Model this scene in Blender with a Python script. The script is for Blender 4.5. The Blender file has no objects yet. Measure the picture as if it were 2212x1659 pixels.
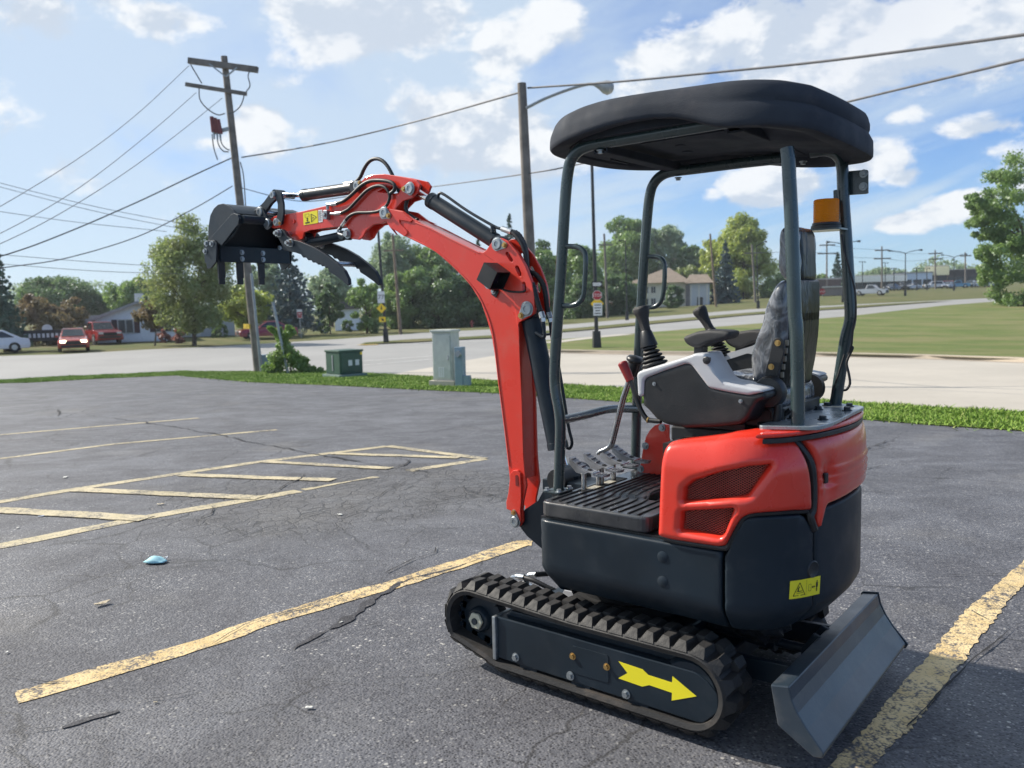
import bpy, bmesh, math, random
import numpy as np
from mathutils import Vector, Matrix, Quaternion
from mathutils.geometry import delaunay_2d_cdt, tessellate_polygon
RNG = random.Random(7)
NP = np.random.default_rng(11)
SC = bpy.context.scene
COL = SC.collection

# ------------------------------------------------------------------ camera, sky, sun, exposure
PW, PH, F = 2212, 1659, 1780.0                 # survey picture size and focal length in its pixels
YAW, PITCH, ROLL = math.radians(128.5), math.radians(-5.5), math.radians(-1.35)
CAM = np.array([1.585, -2.75, 1.4])
_d = np.array([math.cos(YAW)*math.cos(PITCH), math.sin(YAW)*math.cos(PITCH), math.sin(PITCH)])
_r = np.array([math.sin(YAW), -math.cos(YAW), 0.0]); _u = np.cross(_r, _d)
RT = math.cos(ROLL)*_r + math.sin(ROLL)*_u
UP = -math.sin(ROLL)*_r + math.cos(ROLL)*_u
DH = np.array([math.cos(YAW), math.sin(YAW)]); RH = np.array([math.sin(YAW), -math.cos(YAW)])
cd = bpy.data.cameras.new('camera'); cam = bpy.data.objects.new('camera', cd); COL.objects.link(cam)
cd.sensor_width = 36; cd.lens = F/PW*36; cd.clip_start = 0.05; cd.clip_end = 3000
cam.matrix_world = Matrix(((RT[0], UP[0], -_d[0], CAM[0]), (RT[1], UP[1], -_d[1], CAM[1]), (RT[2], UP[2], -_d[2], CAM[2]), (0, 0, 0, 1)))
cd.dof.use_dof = True; cd.dof.focus_distance = 3.3; cd.dof.aperture_fstop = 4.2
SC.camera = cam
SC.view_settings.view_transform = 'Standard'; SC.view_settings.look = 'None'
SC.view_settings.gamma = 1; SC.view_settings.use_curve_mapping = False
SC.view_settings.exposure = 0.75
SC.render.engine = 'CYCLES'
SUN_AZ = YAW + math.radians(66); SUN_EL = math.radians(37)
sd = np.array([math.cos(SUN_AZ)*math.cos(SUN_EL), math.sin(SUN_AZ)*math.cos(SUN_EL), math.sin(SUN_EL)])
sl = bpy.data.lights.new('sun', 'SUN'); sl.energy = 4.2; sl.angle = math.radians(0.6); sl.color = (1, 0.93, 0.82)
so = bpy.data.objects.new('sun', sl); COL.objects.link(so)
so.rotation_euler = Vector(sd).to_track_quat('Z', 'Y').to_euler()

def ray(px, py): return _d + RT*((px-PW/2)/F) - UP*((py-PH/2)/F)

def make_world():
    w = bpy.data.worlds.new('World'); SC.world = w; w.use_nodes = True
    nt = w.node_tree; N = nt.nodes; L = nt.links; N.clear()
    def nd(t, **k):
        n = N.new(t)
        for a, v in k.items(): setattr(n, a, v)
        return n
    def lk(a, b): L.new(a, b)
    def math_(op, a, b=None, c=None, clamp=False):
        n = nd('ShaderNodeMath', operation=op, use_clamp=clamp)
        for i, v in enumerate((a, b, c)):
            if v is None: continue
            if isinstance(v, (int, float)): n.inputs[i].default_value = v
            else: lk(v, n.inputs[i])
        return n.outputs[0]
    def dot(v, c):
        n = nd('ShaderNodeVectorMath', operation='DOT_PRODUCT'); lk(v, n.inputs[0]); n.inputs[1].default_value = tuple(c); return n.outputs['Value']
    tc = nd('ShaderNodeTexCoord'); D = tc.outputs['Generated']
    sky = nd('ShaderNodeTexSky', sky_type='NISHITA', sun_disc=False)
    sky.sun_elevation = SUN_EL; sky.sun_rotation = math.pi/2 - SUN_AZ
    sky.air_density = 1.0; sky.dust_density = 0.15; sky.ozone_density = 1.6
    def noise(vec, scale, det, rough, off=(0, 0, 0), sc=(1, 1, 1), dist=0.0):
        m = nd('ShaderNodeMapping'); m.inputs['Location'].default_value = off; m.inputs['Scale'].default_value = sc
        lk(vec, m.inputs['Vector'])
        n = nd('ShaderNodeTexNoise'); n.inputs['Scale'].default_value = scale; n.inputs['Detail'].default_value = det
        n.inputs['Roughness'].default_value = rough; n.inputs['Distortion'].default_value = dist
        lk(m.outputs[0], n.inputs['Vector']); return n.outputs['Fac']
    def smooth(v, lo, hi, a=0.0, b=1.0):
        n = nd('ShaderNodeMapRange', interpolation_type='SMOOTHSTEP'); lk(v, n.inputs['Value'])
        for i, q in zip((1, 2, 3, 4), (lo, hi, a, b)): n.inputs[i].default_value = q
        return n.outputs[0]
    # heaps of fair-weather cumulus, each a direction with a width and a height
    heaps = [(1000, 300, 120, 75, 1.0), (1130, 320, 80, 60, .9), (900, 335, 70, 35, .8), (548, 275, 48, 48, .95), (480, 310, 60, 28, .55),
             (1660, 400, 90, 36, .85), (1880, 350, 70, 42, .85), (1950, 385, 60, 25, .6), (1780, 110, 170, 130, .95), (2050, 60, 190, 100, .8),
             (1480, 130, 130, 60, .7), (1420, 200, 120, 40, .6), (1110, 95, 75, 45, .95), (1180, 40, 80, 50, .75), (830, 40, 170, 65, .9), (640, 20, 60, 45, .6),
             (700, 95, 60, 30, .5), (370, 45, 80, 38, .75), (240, 10, 60, 40, .6), (110, 25, 90, 60, .6), (1960, 480, 60, 22, .8), (2060, 450, 55, 26, .8), (2130, 270, 70, 22, .7), (1950, 250, 60, 22, .6),
             (90, 360, 110, 32, .45), (200, 400, 70, 24, .4), (750, 300, 100, 26, .3), (1760, 245, 200, 40, .5), (1270, 290, 40, 40, .3),
             (-420, 250, 220, 110, .9), (-900, 60, 300, 140, .8), (2700, 260, 240, 110, .9), (3300, 20, 380, 160, .8), (1000, -500, 380, 130, .9), (2200, -700, 420, 150, .8), (-200, -600, 400, 140, .8)]
    acc = None
    for (x, y, rx, ry, k) in heaps:
        c = ray(x, y); c = c/np.linalg.norm(c)
        a = np.cross(c, (0, 0, 1.0)); a /= np.linalg.norm(a); b = np.cross(a, c)
        q1 = math_('POWER', math_('MULTIPLY', dot(D, a), F/(rx*1.25)), 2.0)
        q2 = math_('POWER', math_('MULTIPLY', dot(D, b), F/(ry*1.25)), 2.0)
        g = math_('MULTIPLY', math_('EXPONENT', math_('MULTIPLY', math_('ADD', q1, q2), -1.0)), math_('MULTIPLY', math_('GREATER_THAN', dot(D, c), 0.0), k))
        acc = g if acc is None else math_('MAXIMUM', acc, g)
    # the lumpy edge of the heaps, and the same field a little towards the sun for the lit side
    z1s = (1.0, 1.0, 1.7)
    n1a = noise(D, 9.0, 8, .60, sc=z1s, dist=.15); n1b = noise(D, 24.0, 6, .6, sc=z1s, dist=.3, off=(4, 2, 9)); n1 = math_('ADD', math_('MULTIPLY', n1a, .74), math_('MULTIPLY', n1b, .26))
    lit = sd*0.022 + np.array([0, 0, .012])
    n2 = noise(D, 9.0, 5, .58, off=tuple(lit*np.array(z1s)), sc=z1s, dist=.15)
    dens = math_('ADD', math_('MULTIPLY', acc, .95), math_('MULTIPLY', math_('SUBTRACT', n1, .5), 2.1))
    cum = smooth(dens, .25, .52)
    shade = smooth(math_('SUBTRACT', n1a, n2), -.07, .09, 0, 1)
    low = noise(D, 3.2, 3, .5, off=(3, 1, 7))
    # thin high veil, streaked along one direction
    sep = nd('ShaderNodeSeparateXYZ'); lk(D, sep.inputs[0])
    zz = math_('ADD', math_('MAXIMUM', sep.outputs[2], 0.0), .16)
    flat = nd('ShaderNodeCombineXYZ'); lk(math_('DIVIDE', sep.outputs[0], zz), flat.inputs[0]); lk(math_('DIVIDE', sep.outputs[1], zz), flat.inputs[1])
    rot = nd('ShaderNodeMapping'); rot.inputs['Rotation'].default_value = (0, 0, .65); lk(flat.outputs[0], rot.inputs['Vector'])
    v1 = noise(rot.outputs[0], .8, 7, .58, sc=(.5, 1.25, 1), dist=.5, off=(2.2, .4, 0))
    sunward = dot(D, sd)
    veil_gain = smooth(sunward, -.25, .70, -.02, .22)
    veil = math_('MULTIPLY', smooth(math_('ADD', v1, veil_gain), .40, .68), .84)
    hz = smooth(sep.outputs[2], .0, .30, .55, 0)
    veil = math_('MAXIMUM', veil, math_('MULTIPLY', hz, smooth(n1, .2, .75, .55, 1)))
    def mix(f, a, b):
        m = nd('ShaderNodeMix', data_type='RGBA'); 
        if isinstance(f, float): m.inputs[0].default_value = f
        else: lk(f, m.inputs[0])
        for v, i in ((a, 6), (b, 7)):
            if isinstance(v, tuple): m.inputs[i].default_value = (*v, 1)
            else: lk(v, m.inputs[i])
        return m.outputs[2]
    K = 1.0
    blue = nd('ShaderNodeMix', data_type='RGBA', blend_type='MULTIPLY'); blue.inputs[0].default_value = 1
    lk(sky.outputs[0], blue.inputs[6]); blue.inputs[7].default_value = (.34, .57, .91, 1)
    c = mix(veil, blue.outputs[2], (4.0*K, 4.7*K, 5.3*K))
    ccol = mix(shade, (3.7*K, 4.2*K, 4.9*K), (5.7*K, 5.85*K, 6.0*K))
    ccol = mix(smooth(low, .45, .75, 0, .35), ccol, (3.9*K, 4.3*K, 5.0*K))
    c = mix(math_('MULTIPLY', cum, .95), c, ccol)
    bg = nd('ShaderNodeBackground'); bg.inputs['Strength'].default_value = .1; lk(c, bg.inputs['Color'])
    out = nd('ShaderNodeOutputWorld'); lk(bg.outputs[0], out.inputs['Surface'])
make_world()

# ------------------------------------------------------------------ measuring: a sight line met with a plane or the terrain
def zc(x0, y0, k): return lambda x, y: ((x0+x/k)/1.8228, (y0+y/k)/1.8228)
z1 = zc(700, 550, 2.212); z2 = zc(1550, 750, 1.14375); z3 = zc(2100, 250, 1.58); z4 = zc(2300, 800, 1.74667); z5 = zc(2000, 1600, 1.47467)
z6 = zc(1650, 2150, 1.63852); z7 = zc(2600, 2150, 1.54469); z8 = zc(2100, 1550, 2.76462)
b1 = zc(0, 850, 2.5525); b2 = zc(800, 950, 2.45778); b3 = zc(1350, 850, 2.60235); b4 = zc(1950, 800, 2.212); b5 = zc(2900, 800, 1.84364); b6 = zc(600, 150, 1.22833)
g1 = zc(0, 1500, 1.106); g2 = zc(0, 2200, 1.106); c1 = zc(0, 0, 1.106); c2 = zc(2000, 0, 1.08858); c3 = zc(1650, 2200, 4.148); c4 = zc(2250, 1000, 3.403); c5 = zc(3150, 950, 2.508)
def at(p, ax, val):
    v = ray(*p); i = 'xyz'.index(ax); t = (val-CAM[i])/v[i]; return CAM + t*v
def xz(y, pts): return [tuple(at(p, 'y', y)[[0, 2]]) for p in pts]
def depth_at(p, s):
    v = ray(*p); return CAM + v*(s/(v[:2] @ DH))
def sp(x, k): return k*np.logaddexp(0, x/k)
def terr_st(s, t):
    s = np.asarray(s, float); t = np.asarray(t, float)
    z = -.037*(sp(s-5.2, .8) - sp(s-30., 2.))
    q = np.clip((t/np.maximum(s, 1)+.1)/.55, 0, 1); q = q*q*(3-2*q)
    return z + .024*sp(np.minimum(s, 420)-35, 3.)*q
def st_of(x, y):
    dx = np.asarray(x, float)-CAM[0]; dy = np.asarray(y, float)-CAM[1]
    return dx*DH[0]+dy*DH[1], dx*RH[0]+dy*RH[1]
def terr(x, y): return terr_st(*st_of(x, y))
def xy_of(s, t): return CAM[0]+s*DH[0]+t*RH[0], CAM[1]+s*DH[1]+t*RH[1]
def gp(p):
    v = ray(*p); h = v[:2] @ DH; v = v/h; prev = 0.5
    for s in np.concatenate([np.arange(1, 60, .25), np.arange(60, 700, 2.)]):
        q = CAM+v*s
        if q[2] < terr(q[0], q[1]):
            lo, hi = prev, s
            for _ in range(40):
                m = (lo+hi)/2; q = CAM+v*m
                if q[2] < terr(q[0], q[1]): hi = m
                else: lo = m
            return CAM+v*hi
        prev = s
    return CAM+v*700
def ground_at(px, s, dz=0.0):
    "the terrain point at depth s on the sight column px"
    v = ray(px, 650); q = CAM+v*(s/(v[:2] @ DH)); return np.array([q[0], q[1], float(terr(q[0], q[1]))+dz])

# ------------------------------------------------------------------ materials
def srgb(r, g, b):
    f = lambda c: (c/255/12.92) if c/255 <= .04045 else ((c/255+.055)/1.055)**2.4
    return (f(r), f(g), f(b))
class NT:
    def __init__(s, m):
        m.use_nodes = True; s.nt = m.node_tree; s.N = s.nt.nodes; s.b = s.N['Principled BSDF']; s.tc = s.N.new('ShaderNodeTexCoord')
    def lk(s, a, b): s.nt.links.new(a, b)
    def nd(s, t, **k):
        n = s.N.new(t)
        for a, v in k.items(): setattr(n, a, v)
        return n
    def vec(s, which='Object', sc=(1, 1, 1), off=(0, 0, 0), rot=(0, 0, 0)):
        m = s.nd('ShaderNodeMapping'); m.inputs['Scale'].default_value = sc; m.inputs['Location'].default_value = off; m.inputs['Rotation'].default_value = rot
        s.lk(s.tc.outputs[which], m.inputs[0]); return m.outputs[0]
    def noise(s, scale, det=4, rough=.55, v=None, dist=0.0):
        n = s.nd('ShaderNodeTexNoise'); n.inputs['Scale'].default_value = scale; n.inputs['Detail'].default_value = det; n.inputs['Roughness'].default_value = rough
        n.inputs['Distortion'].default_value = dist
        s.lk(v if v is not None else s.tc.outputs['Object'], n.inputs['Vector']); return n.outputs['Fac']
    def vor(s, scale, feature='F1', out='Distance', v=None, rnd=1.0):
        n = s.nd('ShaderNodeTexVoronoi', feature=feature); n.inputs['Scale'].default_value = scale; n.inputs['Randomness'].default_value = rnd
        s.lk(v if v is not None else s.tc.outputs['Object'], n.inputs['Vector']); return n.outputs[out]
    def mr(s, v, lo, hi, a=0.0, b=1.0):
        n = s.nd('ShaderNodeMapRange', interpolation_type='SMOOTHSTEP'); s.lk(v, n.inputs[0])
        for i, q in zip((1, 2, 3, 4), (lo, hi, a, b)): n.inputs[i].default_value = q
        return n.outputs[0]
    def mth(s, op, a, b=None, clamp=False):
        n = s.nd('ShaderNodeMath', operation=op, use_clamp=clamp)
        for i, v in enumerate((a, b)):
            if v is None: continue
            if isinstance(v, (int, float)): n.inputs[i].default_value = v
            else: s.lk(v, n.inputs[i])
        return n.outputs[0]
    def mix(s, f, a, b, blend='MIX'):
        m = s.nd('ShaderNodeMix', data_type='RGBA', blend_type=blend)
        for v, i in ((f, 0), (a, 6), (b, 7)):
            if isinstance(v, (int, float)): m.inputs[i].default_value = v
            elif isinstance(v, tuple): m.inputs[i].default_value = (*v[:3], 1)
            else: s.lk(v, m.inputs[i])
        return m.outputs[2]
    def bump(s, h, strength=.3, dist=.01):
        n = s.nd('ShaderNodeBump'); n.inputs['Strength'].default_value = strength; n.inputs['Distance'].default_value = dist
        s.lk(h, n.inputs['Height']); s.lk(n.outputs[0], s.b.inputs['Normal'])
    def col(s, c):
        if isinstance(c, tuple): s.b.inputs['Base Color'].default_value = (*c, 1)
        else: s.lk(c, s.b.inputs['Base Color'])
    def rough(s, v):
        if isinstance(v, (int, float)): s.b.inputs['Roughness'].default_value = v
        else: s.lk(v, s.b.inputs['Roughness'])
MATS = {}
def mat(name, color, rough=.5, metal=0.0, var=.12, vscale=6.0, bump=0.0, bscale=60.0, dust=None, dscale=5.0, damt=.35, coat=0.0, spec=None):
    if name in MATS: return MATS[name]
    m = bpy.data.materials.new(name); t = NT(m)
    n = t.noise(vscale, 5)
    dark = tuple(c*(1-var) for c in color); lite = tuple(min(1, c*(1+var)) for c in color)
    c = t.mix(t.mr(n, .3, .7), dark, lite)
    if dust: c = t.mix(t.mr(t.noise(dscale, 7, .65), .5, .75, 0, damt), c, dust)
    t.col(c); t.b.inputs['Metallic'].default_value = metal
    t.rough(t.mr(t.noise(vscale*2.3, 4), .3, .7, max(0, rough-.06), min(1, rough+.08)))
    if coat: t.b.inputs['Coat Weight'].default_value = coat; t.b.inputs['Coat Roughness'].default_value = .12
    if spec is not None: t.b.inputs['Specular IOR Level'].default_value = spec
    if bump: t.bump(t.noise(bscale, 3, .6), bump, .004)
    MATS[name] = m; return m

# ------------------------------------------------------------------ mesh helpers
def box(bm, c, s, M=None):
    vs = []
    for dx in (-.5, .5):
        for dy in (-.5, .5):
            for dz in (-.5, .5):
                v = Vector((dx*s[0], dy*s[1], dz*s[2]))
                if M is not None: v = M @ v
                vs.append(bm.verts.new(v+Vector(c)))
    for f in ((0, 1, 3, 2), (4, 6, 7, 5), (0, 4, 5, 1), (2, 3, 7, 6), (0, 2, 6, 4), (1, 5, 7, 3)): bm.faces.new([vs[i] for i in f])
def frame_of(d):
    d = Vector(d).normalized(); a = Vector((0, 0, 1)) if abs(d.z) < .9 else Vector((1, 0, 0))
    u = d.cross(a).normalized(); return u, d.cross(u)
def loft(bm, rings, caps=True, closed=True):
    R = [[bm.verts.new(p) for p in r] for r in rings]; n = len(R[0])
    for a, b in zip(R, R[1:]):
        for i in range(n if closed else n-1): bm.faces.new((a[i], a[(i+1) % n], b[(i+1) % n], b[i]))
    if caps:
        bm.faces.new(R[0][::-1]); bm.faces.new(R[-1])
    return R
def cyl(bm, p0, p1, r0, r1=None, n=14, caps=True):
    p0 = Vector(p0); p1 = Vector(p1); u, v = frame_of(p1-p0); r1 = float(r0 if r1 is None else r1); r0 = float(r0)
    loft(bm, [[p+r*(math.cos(2*math.pi*i/n)*u+math.sin(2*math.pi*i/n)*v) for i in range(n)] for p, r in ((p0, r0), (p1, r1))], caps)
def lathe(bm, p0, axis, prof, n=20):
    p0 = Vector(p0); ax = Vector(axis).normalized(); u, v = frame_of(ax)
    loft(bm, [[p0+ax*float(h)+float(r)*(math.cos(2*math.pi*i/n)*u+math.sin(2*math.pi*i/n)*v) for i in range(n)] for r, h in prof])
def smooth_path(pts, k=6):
    P = [np.array(p, float) for p in pts]
    if len(P) < 3: return P
    P = [2*P[0]-P[1]]+P+[2*P[-1]-P[-2]]; out = []
    for a, b, c, d in zip(P, P[1:], P[2:], P[3:]):
        for i in range(k):
            t = i/k; out.append(.5*((2*b)+(c-a)*t+(2*a-5*b+4*c-d)*t*t+(3*b-a-3*c+d)*t**3))
    out.append(P[-2]); return out
def tube(bm, pts, r, n=8, k=6, ripple=0.0, caps=True):
    P = [Vector(p) for p in (smooth_path(pts, k) if k > 1 else pts)]
    if ripple:      # a wound hose: resample and pinch every other ring
        Q = [P[0]]; acc = 0.0
        for a, b in zip(P, P[1:]):
            L = (b-a).length; s = ripple-acc
            while s < L: Q.append(a.lerp(b, s/L)); s += ripple
            acc = L-(s-ripple)
        P = Q
    u, v = frame_of(P[1]-P[0]); rings = []; prev = (P[1]-P[0]).normalized()
    for i, p in enumerate(P):
        d = ((P[i+1]-p) if i < len(P)-1 else (p-P[i-1])).normalized()
        if 0 < i < len(P)-1: d = (P[i+1]-P[i-1]).normalized()
        q = prev.rotation_difference(d); u = q @ u; v = q @ v; prev = d
        rr = float(r(i/(len(P)-1)) if callable(r) else r)
        if ripple and i % 2: rr *= .86
        rings.append([p+rr*(math.cos(2*math.pi*j/n)*u+math.sin(2*math.pi*j/n)*v) for j in range(n)])
    loft(bm, rings, caps)
def prism(bm, pts, y0, y1):
    "polygon in x,z carried from y0 to y1"
    a = [bm.verts.new((x, y0, z)) for x, z in pts]; b = [bm.verts.new((x, y1, z)) for x, z in pts]; n = len(pts)
    bm.faces.new(a); bm.faces.new(b[::-1])
    for i in range(n): bm.faces.new((a[(i+1) % n], a[i], b[i], b[(i+1) % n]))
def area2(p): return sum(a[0]*b[1]-b[0]*a[1] for a, b in zip(p, p[1:]+p[:1]))
def inside(px, py, poly):
    poly = np.asarray(poly); x, y = poly[:, 0], poly[:, 1]; x2, y2 = np.roll(x, -1), np.roll(y, -1)
    px = np.asarray(px)[..., None]; py = np.asarray(py)[..., None]
    c = ((y > py) != (y2 > py)) & (px < (x2-x)*(py-y)/np.where(y2 == y, 1e-12, y2-y)+x)
    return c.sum(-1) % 2 == 1
def seg_dist(P, loops):
    P = np.asarray(P); best = np.full(len(P), 1e9)
    for l in loops:
        A = np.asarray(l); B = np.roll(A, -1, 0)
        for a, b in zip(A, B):
            ab = b-a; t = np.clip(((P-a)@ab)/max(1e-12, ab@ab), 0, 1); best = np.minimum(best, np.linalg.norm(P-(a+t[:, None]*ab), axis=1))
    return best
def resample(l, step):
    out = []
    for a, b in zip(l, list(l[1:])+[l[0]]):
        a = np.array(a, float); b = np.array(b, float); n = max(1, int(round(np.linalg.norm(b-a)/step)))
        out += [tuple(a+(b-a)*i/n) for i in range(n)]
    return out
def rounded(poly, r, k=5):
    out = []; n = len(poly)
    for i in range(n):
        p = np.array(poly[i], float); a = np.array(poly[i-1], float)-p; b = np.array(poly[(i+1) % n], float)-p
        la, lb = np.linalg.norm(a), np.linalg.norm(b); d = min(r, la*.45, lb*.45); A = p+a/la*d; B = p+b/lb*d
        for j in range(k+1):
            t = j/k; out.append(tuple((1-t)**2*A+2*t*(1-t)*p+t*t*B))
    return out
def sheet_tris(outer, holes, step=None, ring=None):
    "triangles of a polygon with holes, with inner points every step"
    loops = [outer]+list(holes); V = []; E = []
    for l in loops:
        o = len(V); V += [tuple(map(float, p)) for p in l]; E += [(o+i, o+(i+1) % len(l)) for i in range(len(l))]
    if step:
        A = np.array(outer); x0, y0 = A.min(0); x1, y1 = A.max(0)
        gx, gy = np.meshgrid(np.arange(x0+step/2, x1, step), np.arange(y0+step/2, y1, step)); gx = gx+((np.arange(gx.shape[0]) % 2)*step/2)[:, None]
        P = np.stack([gx.ravel(), gy.ravel()], 1); ok = inside(P[:, 0], P[:, 1], outer)
        for h in holes: ok &= ~inside(P[:, 0], P[:, 1], h)
        P = P[ok]
        er = ring or 0.0
        if len(P): P = P[seg_dist(P, loops) > max(step*.45, er*1.12)]
        V += [tuple(p) for p in P]
        if er:
            for li, l in enumerate(loops):
                A_ = np.array(l); d_ = np.roll(A_, -1, 0)-np.roll(A_, 1, 0); d_ /= np.maximum(1e-12, np.linalg.norm(d_, axis=1))[:, None]; sg_ = 1 if (area2([tuple(q) for q in l]) > 0) == (li == 0) else -1
                n_ = np.stack([-d_[:, 1], d_[:, 0]], 1)*sg_
                for k in (.16, .42, .72, 1.0):
                    Q = A_+n_*er*k; ok = inside(Q[:, 0], Q[:, 1], outer)
                    for h in holes: ok &= ~inside(Q[:, 0], Q[:, 1], h)
                    Q = Q[ok]
                    if len(Q): Q = Q[seg_dist(Q, loops) > er*k*.93]
                    V += [tuple(q) for q in Q]
    vo, _, fo, *_ = delaunay_2d_cdt([Vector(v) for v in V], E, [], 0, 1e-7)
    Vn = np.array([tuple(v) for v in vo]); T = [tuple(f) for f in fo if len(f) == 3]
    c = np.array([Vn[list(f)].mean(0) for f in T]); ok = inside(c[:, 0], c[:, 1], outer)
    for h in holes: ok &= ~inside(c[:, 0], c[:, 1], h)
    T = [((f[0], f[1], f[2]) if np.cross(Vn[f[1]]-Vn[f[0]], Vn[f[2]]-Vn[f[0]]) > 0 else (f[0], f[2], f[1])) for f, k in zip(T, ok) if k]
    return Vn, T, loops
def slab(bm, outer, holes, mapf, t_in, t_out, step=None, edge_r=0.0):
    "a plate: polygon mapped by mapf(u,v,offset); the outer rim is rolled by edge_r"
    Vn, T, loops = sheet_tris(outer, holes, step, edge_r if step else None)
    d = seg_dist(Vn, loops)
    off = np.full(len(Vn), t_out, float)
    if edge_r:
        q = 1-np.clip(d/edge_r, 0, 1); off = t_out-edge_r*(1-np.sqrt(np.maximum(0, 1-q*q)))
    used = sorted({i for f in T for i in f}); top = {i: bm.verts.new(mapf(Vn[i][0], Vn[i][1], off[i])) for i in used}; bot = {i: bm.verts.new(mapf(Vn[i][0], Vn[i][1], t_in)) for i in used}
    cnt = {}
    for a, b, c in T:
        bm.faces.new((top[a], top[b], top[c])); bm.faces.new((bot[c], bot[b], bot[a]))
        for e in ((a, b), (b, c), (c, a)): cnt[e] = 1
    for (a, b) in cnt:
        if (b, a) not in cnt: bm.faces.new((top[b], top[a], bot[a], bot[b]))
def plate(bm, outer, y_far, y_near, holes=(), step=None, edge_r=0.0):
    "x,z polygon as a plate between two y planes; its shown face is the near one (smaller y)"
    slab(bm, outer, holes, lambda u, v, o: (u, -o, v), -y_far, -y_near, step, edge_r)
def wloc(o): return Vector(o.location)+(wloc(o.parent) if o.parent else Vector())
def obj(name, bm, m, parent=None, smooth=False, bevel=0.0, seg=2, ang=35, label=None, kind=None):
    bmesh.ops.recalc_face_normals(bm, faces=bm.faces)
    me = bpy.data.meshes.new(name); 
    if parent is not None: bm.transform(Matrix.Translation(-wloc(parent)))
    bm.to_mesh(me); bm.free(); o = bpy.data.objects.new(name, me); COL.objects.link(o)
    if m is not None: me.materials.append(m)
    if smooth:
        me.polygons.foreach_set('use_smooth', [True]*len(me.polygons))
        me.set_sharp_from_angle(angle=math.radians(42 if smooth is True else smooth))
    if bevel:
        b = o.modifiers.new('edge', 'BEVEL'); b.width = bevel; b.segments = seg; b.limit_method = 'ANGLE'; b.angle_limit = math.radians(ang); b.harden_normals = False
    if parent is not None: o.parent = parent
    if label: o['label'] = label
    if kind: o['kind'] = kind
    return o
def thing(name, label, cat, loc=(0, 0, 0), group=None):
    o = bpy.data.objects.new(name, None); COL.objects.link(o); o.location = loc; o.empty_display_size = .1
    o['label'] = label; o['category'] = cat
    if group: o['group'] = group
    return o
def tag(o, label, cat, group=None):
    o['label'] = label; o['category'] = cat
    if group: o['group'] = group
    return o
def B(): return bmesh.new()
def copy_part(src, parent, loc, rot=None, scale=None):
    o = src.copy(); COL.objects.link(o); o.parent = parent; o.location = Vector(loc)-wloc(parent)
    if rot is not None: o.rotation_mode = 'QUATERNION'; o.rotation_quaternion = rot
    if scale is not None: o.scale = (scale,)*3 if not isinstance(scale, tuple) else scale
    return o
def mesh_np(name, V, Fq, m, parent=None, smooth=False):
    me = bpy.data.meshes.new(name); V = np.asarray(V, np.float32); Fq = np.asarray(Fq, np.int32); k = Fq.shape[1]
    if parent is not None: V = V-np.array(wloc(parent), np.float32)
    me.vertices.add(len(V)); me.vertices.foreach_set('co', V.ravel()); me.loops.add(Fq.size); me.loops.foreach_set('vertex_index', Fq.ravel())
    me.polygons.add(len(Fq)); me.polygons.foreach_set('loop_start', np.arange(0, Fq.size, k, dtype=np.int32)); me.polygons.foreach_set('loop_total', np.full(len(Fq), k, np.int32))
    me.update(); me.validate(); me.materials.append(m); o = bpy.data.objects.new(name, me); COL.objects.link(o)
    if parent is not None: o.parent = parent
    return o
def text_mesh(name, s, size, M, m, parent, extrude=.002):
    cu = bpy.data.curves.new(name, 'FONT'); cu.body = s; cu.size = size; cu.align_x = 'CENTER'; cu.align_y = 'CENTER'; cu.extrude = extrude; cu.resolution_u = 3
    o = bpy.data.objects.new(name, cu); COL.objects.link(o); dg = bpy.context.evaluated_depsgraph_get()
    me = bpy.data.meshes.new_from_object(o.evaluated_get(dg)); bpy.data.objects.remove(o); bpy.data.curves.remove(cu)
    me.transform(Matrix.Translation(-wloc(parent)) @ M); me.materials.clear(); me.materials.append(m)
    o = bpy.data.objects.new(name, me); COL.objects.link(o); o.parent = parent; return o

# ------------------------------------------------------------------ the setting
def sheet(name, st_poly, dz, m, kind='structure', smax=1e9):
    "a surface laid on the terrain; polygon in depth and offset from the survey point"
    bm = B(); vs = [bm.verts.new((s, t, 0)) for s, t in st_poly]; bm.faces.new(vs); bmesh.ops.triangulate(bm, faces=bm.faces[:])
    S = [p[0] for p in st_poly]; T = [p[1] for p in st_poly]
    sc = [x for x in list(np.arange(-3, 12, .5))+list(np.arange(12, 40, 1.5))+list(np.arange(40, 120, 6))+list(np.arange(120, 460, 25)) if min(S) < x < max(S)]
    tcuts = [x for x in list(np.arange(-120, 121, 8)) if min(T) < x < max(T)]
    for x in sc: bmesh.ops.bisect_plane(bm, geom=bm.verts[:]+bm.edges[:]+bm.faces[:], plane_co=(x, 0, 0), plane_no=(1, 0, 0))
    for x in tcuts: bmesh.ops.bisect_plane(bm, geom=bm.verts[:]+bm.edges[:]+bm.faces[:], plane_co=(0, x, 0), plane_no=(0, 1, 0))
    for v in bm.verts:
        s, t = v.co.x, v.co.y; x, y = xy_of(s, t); v.co = (x, y, float(terr_st(s, t))+dz)
    bmesh.ops.recalc_face_normals(bm, faces=bm.faces)
    if sum(f.normal.z*f.calc_area() for f in bm.faces) < 0: bmesh.ops.reverse_faces(bm, faces=bm.faces)
    me = bpy.data.meshes.new(name); bm.to_mesh(me); bm.free(); me.materials.append(m); o = bpy.data.objects.new(name, me); COL.objects.link(o); o['kind'] = kind
    return o
def stp(p): q = gp(p); s, t = st_of(q[0], q[1]); return (float(s), float(t))

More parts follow.
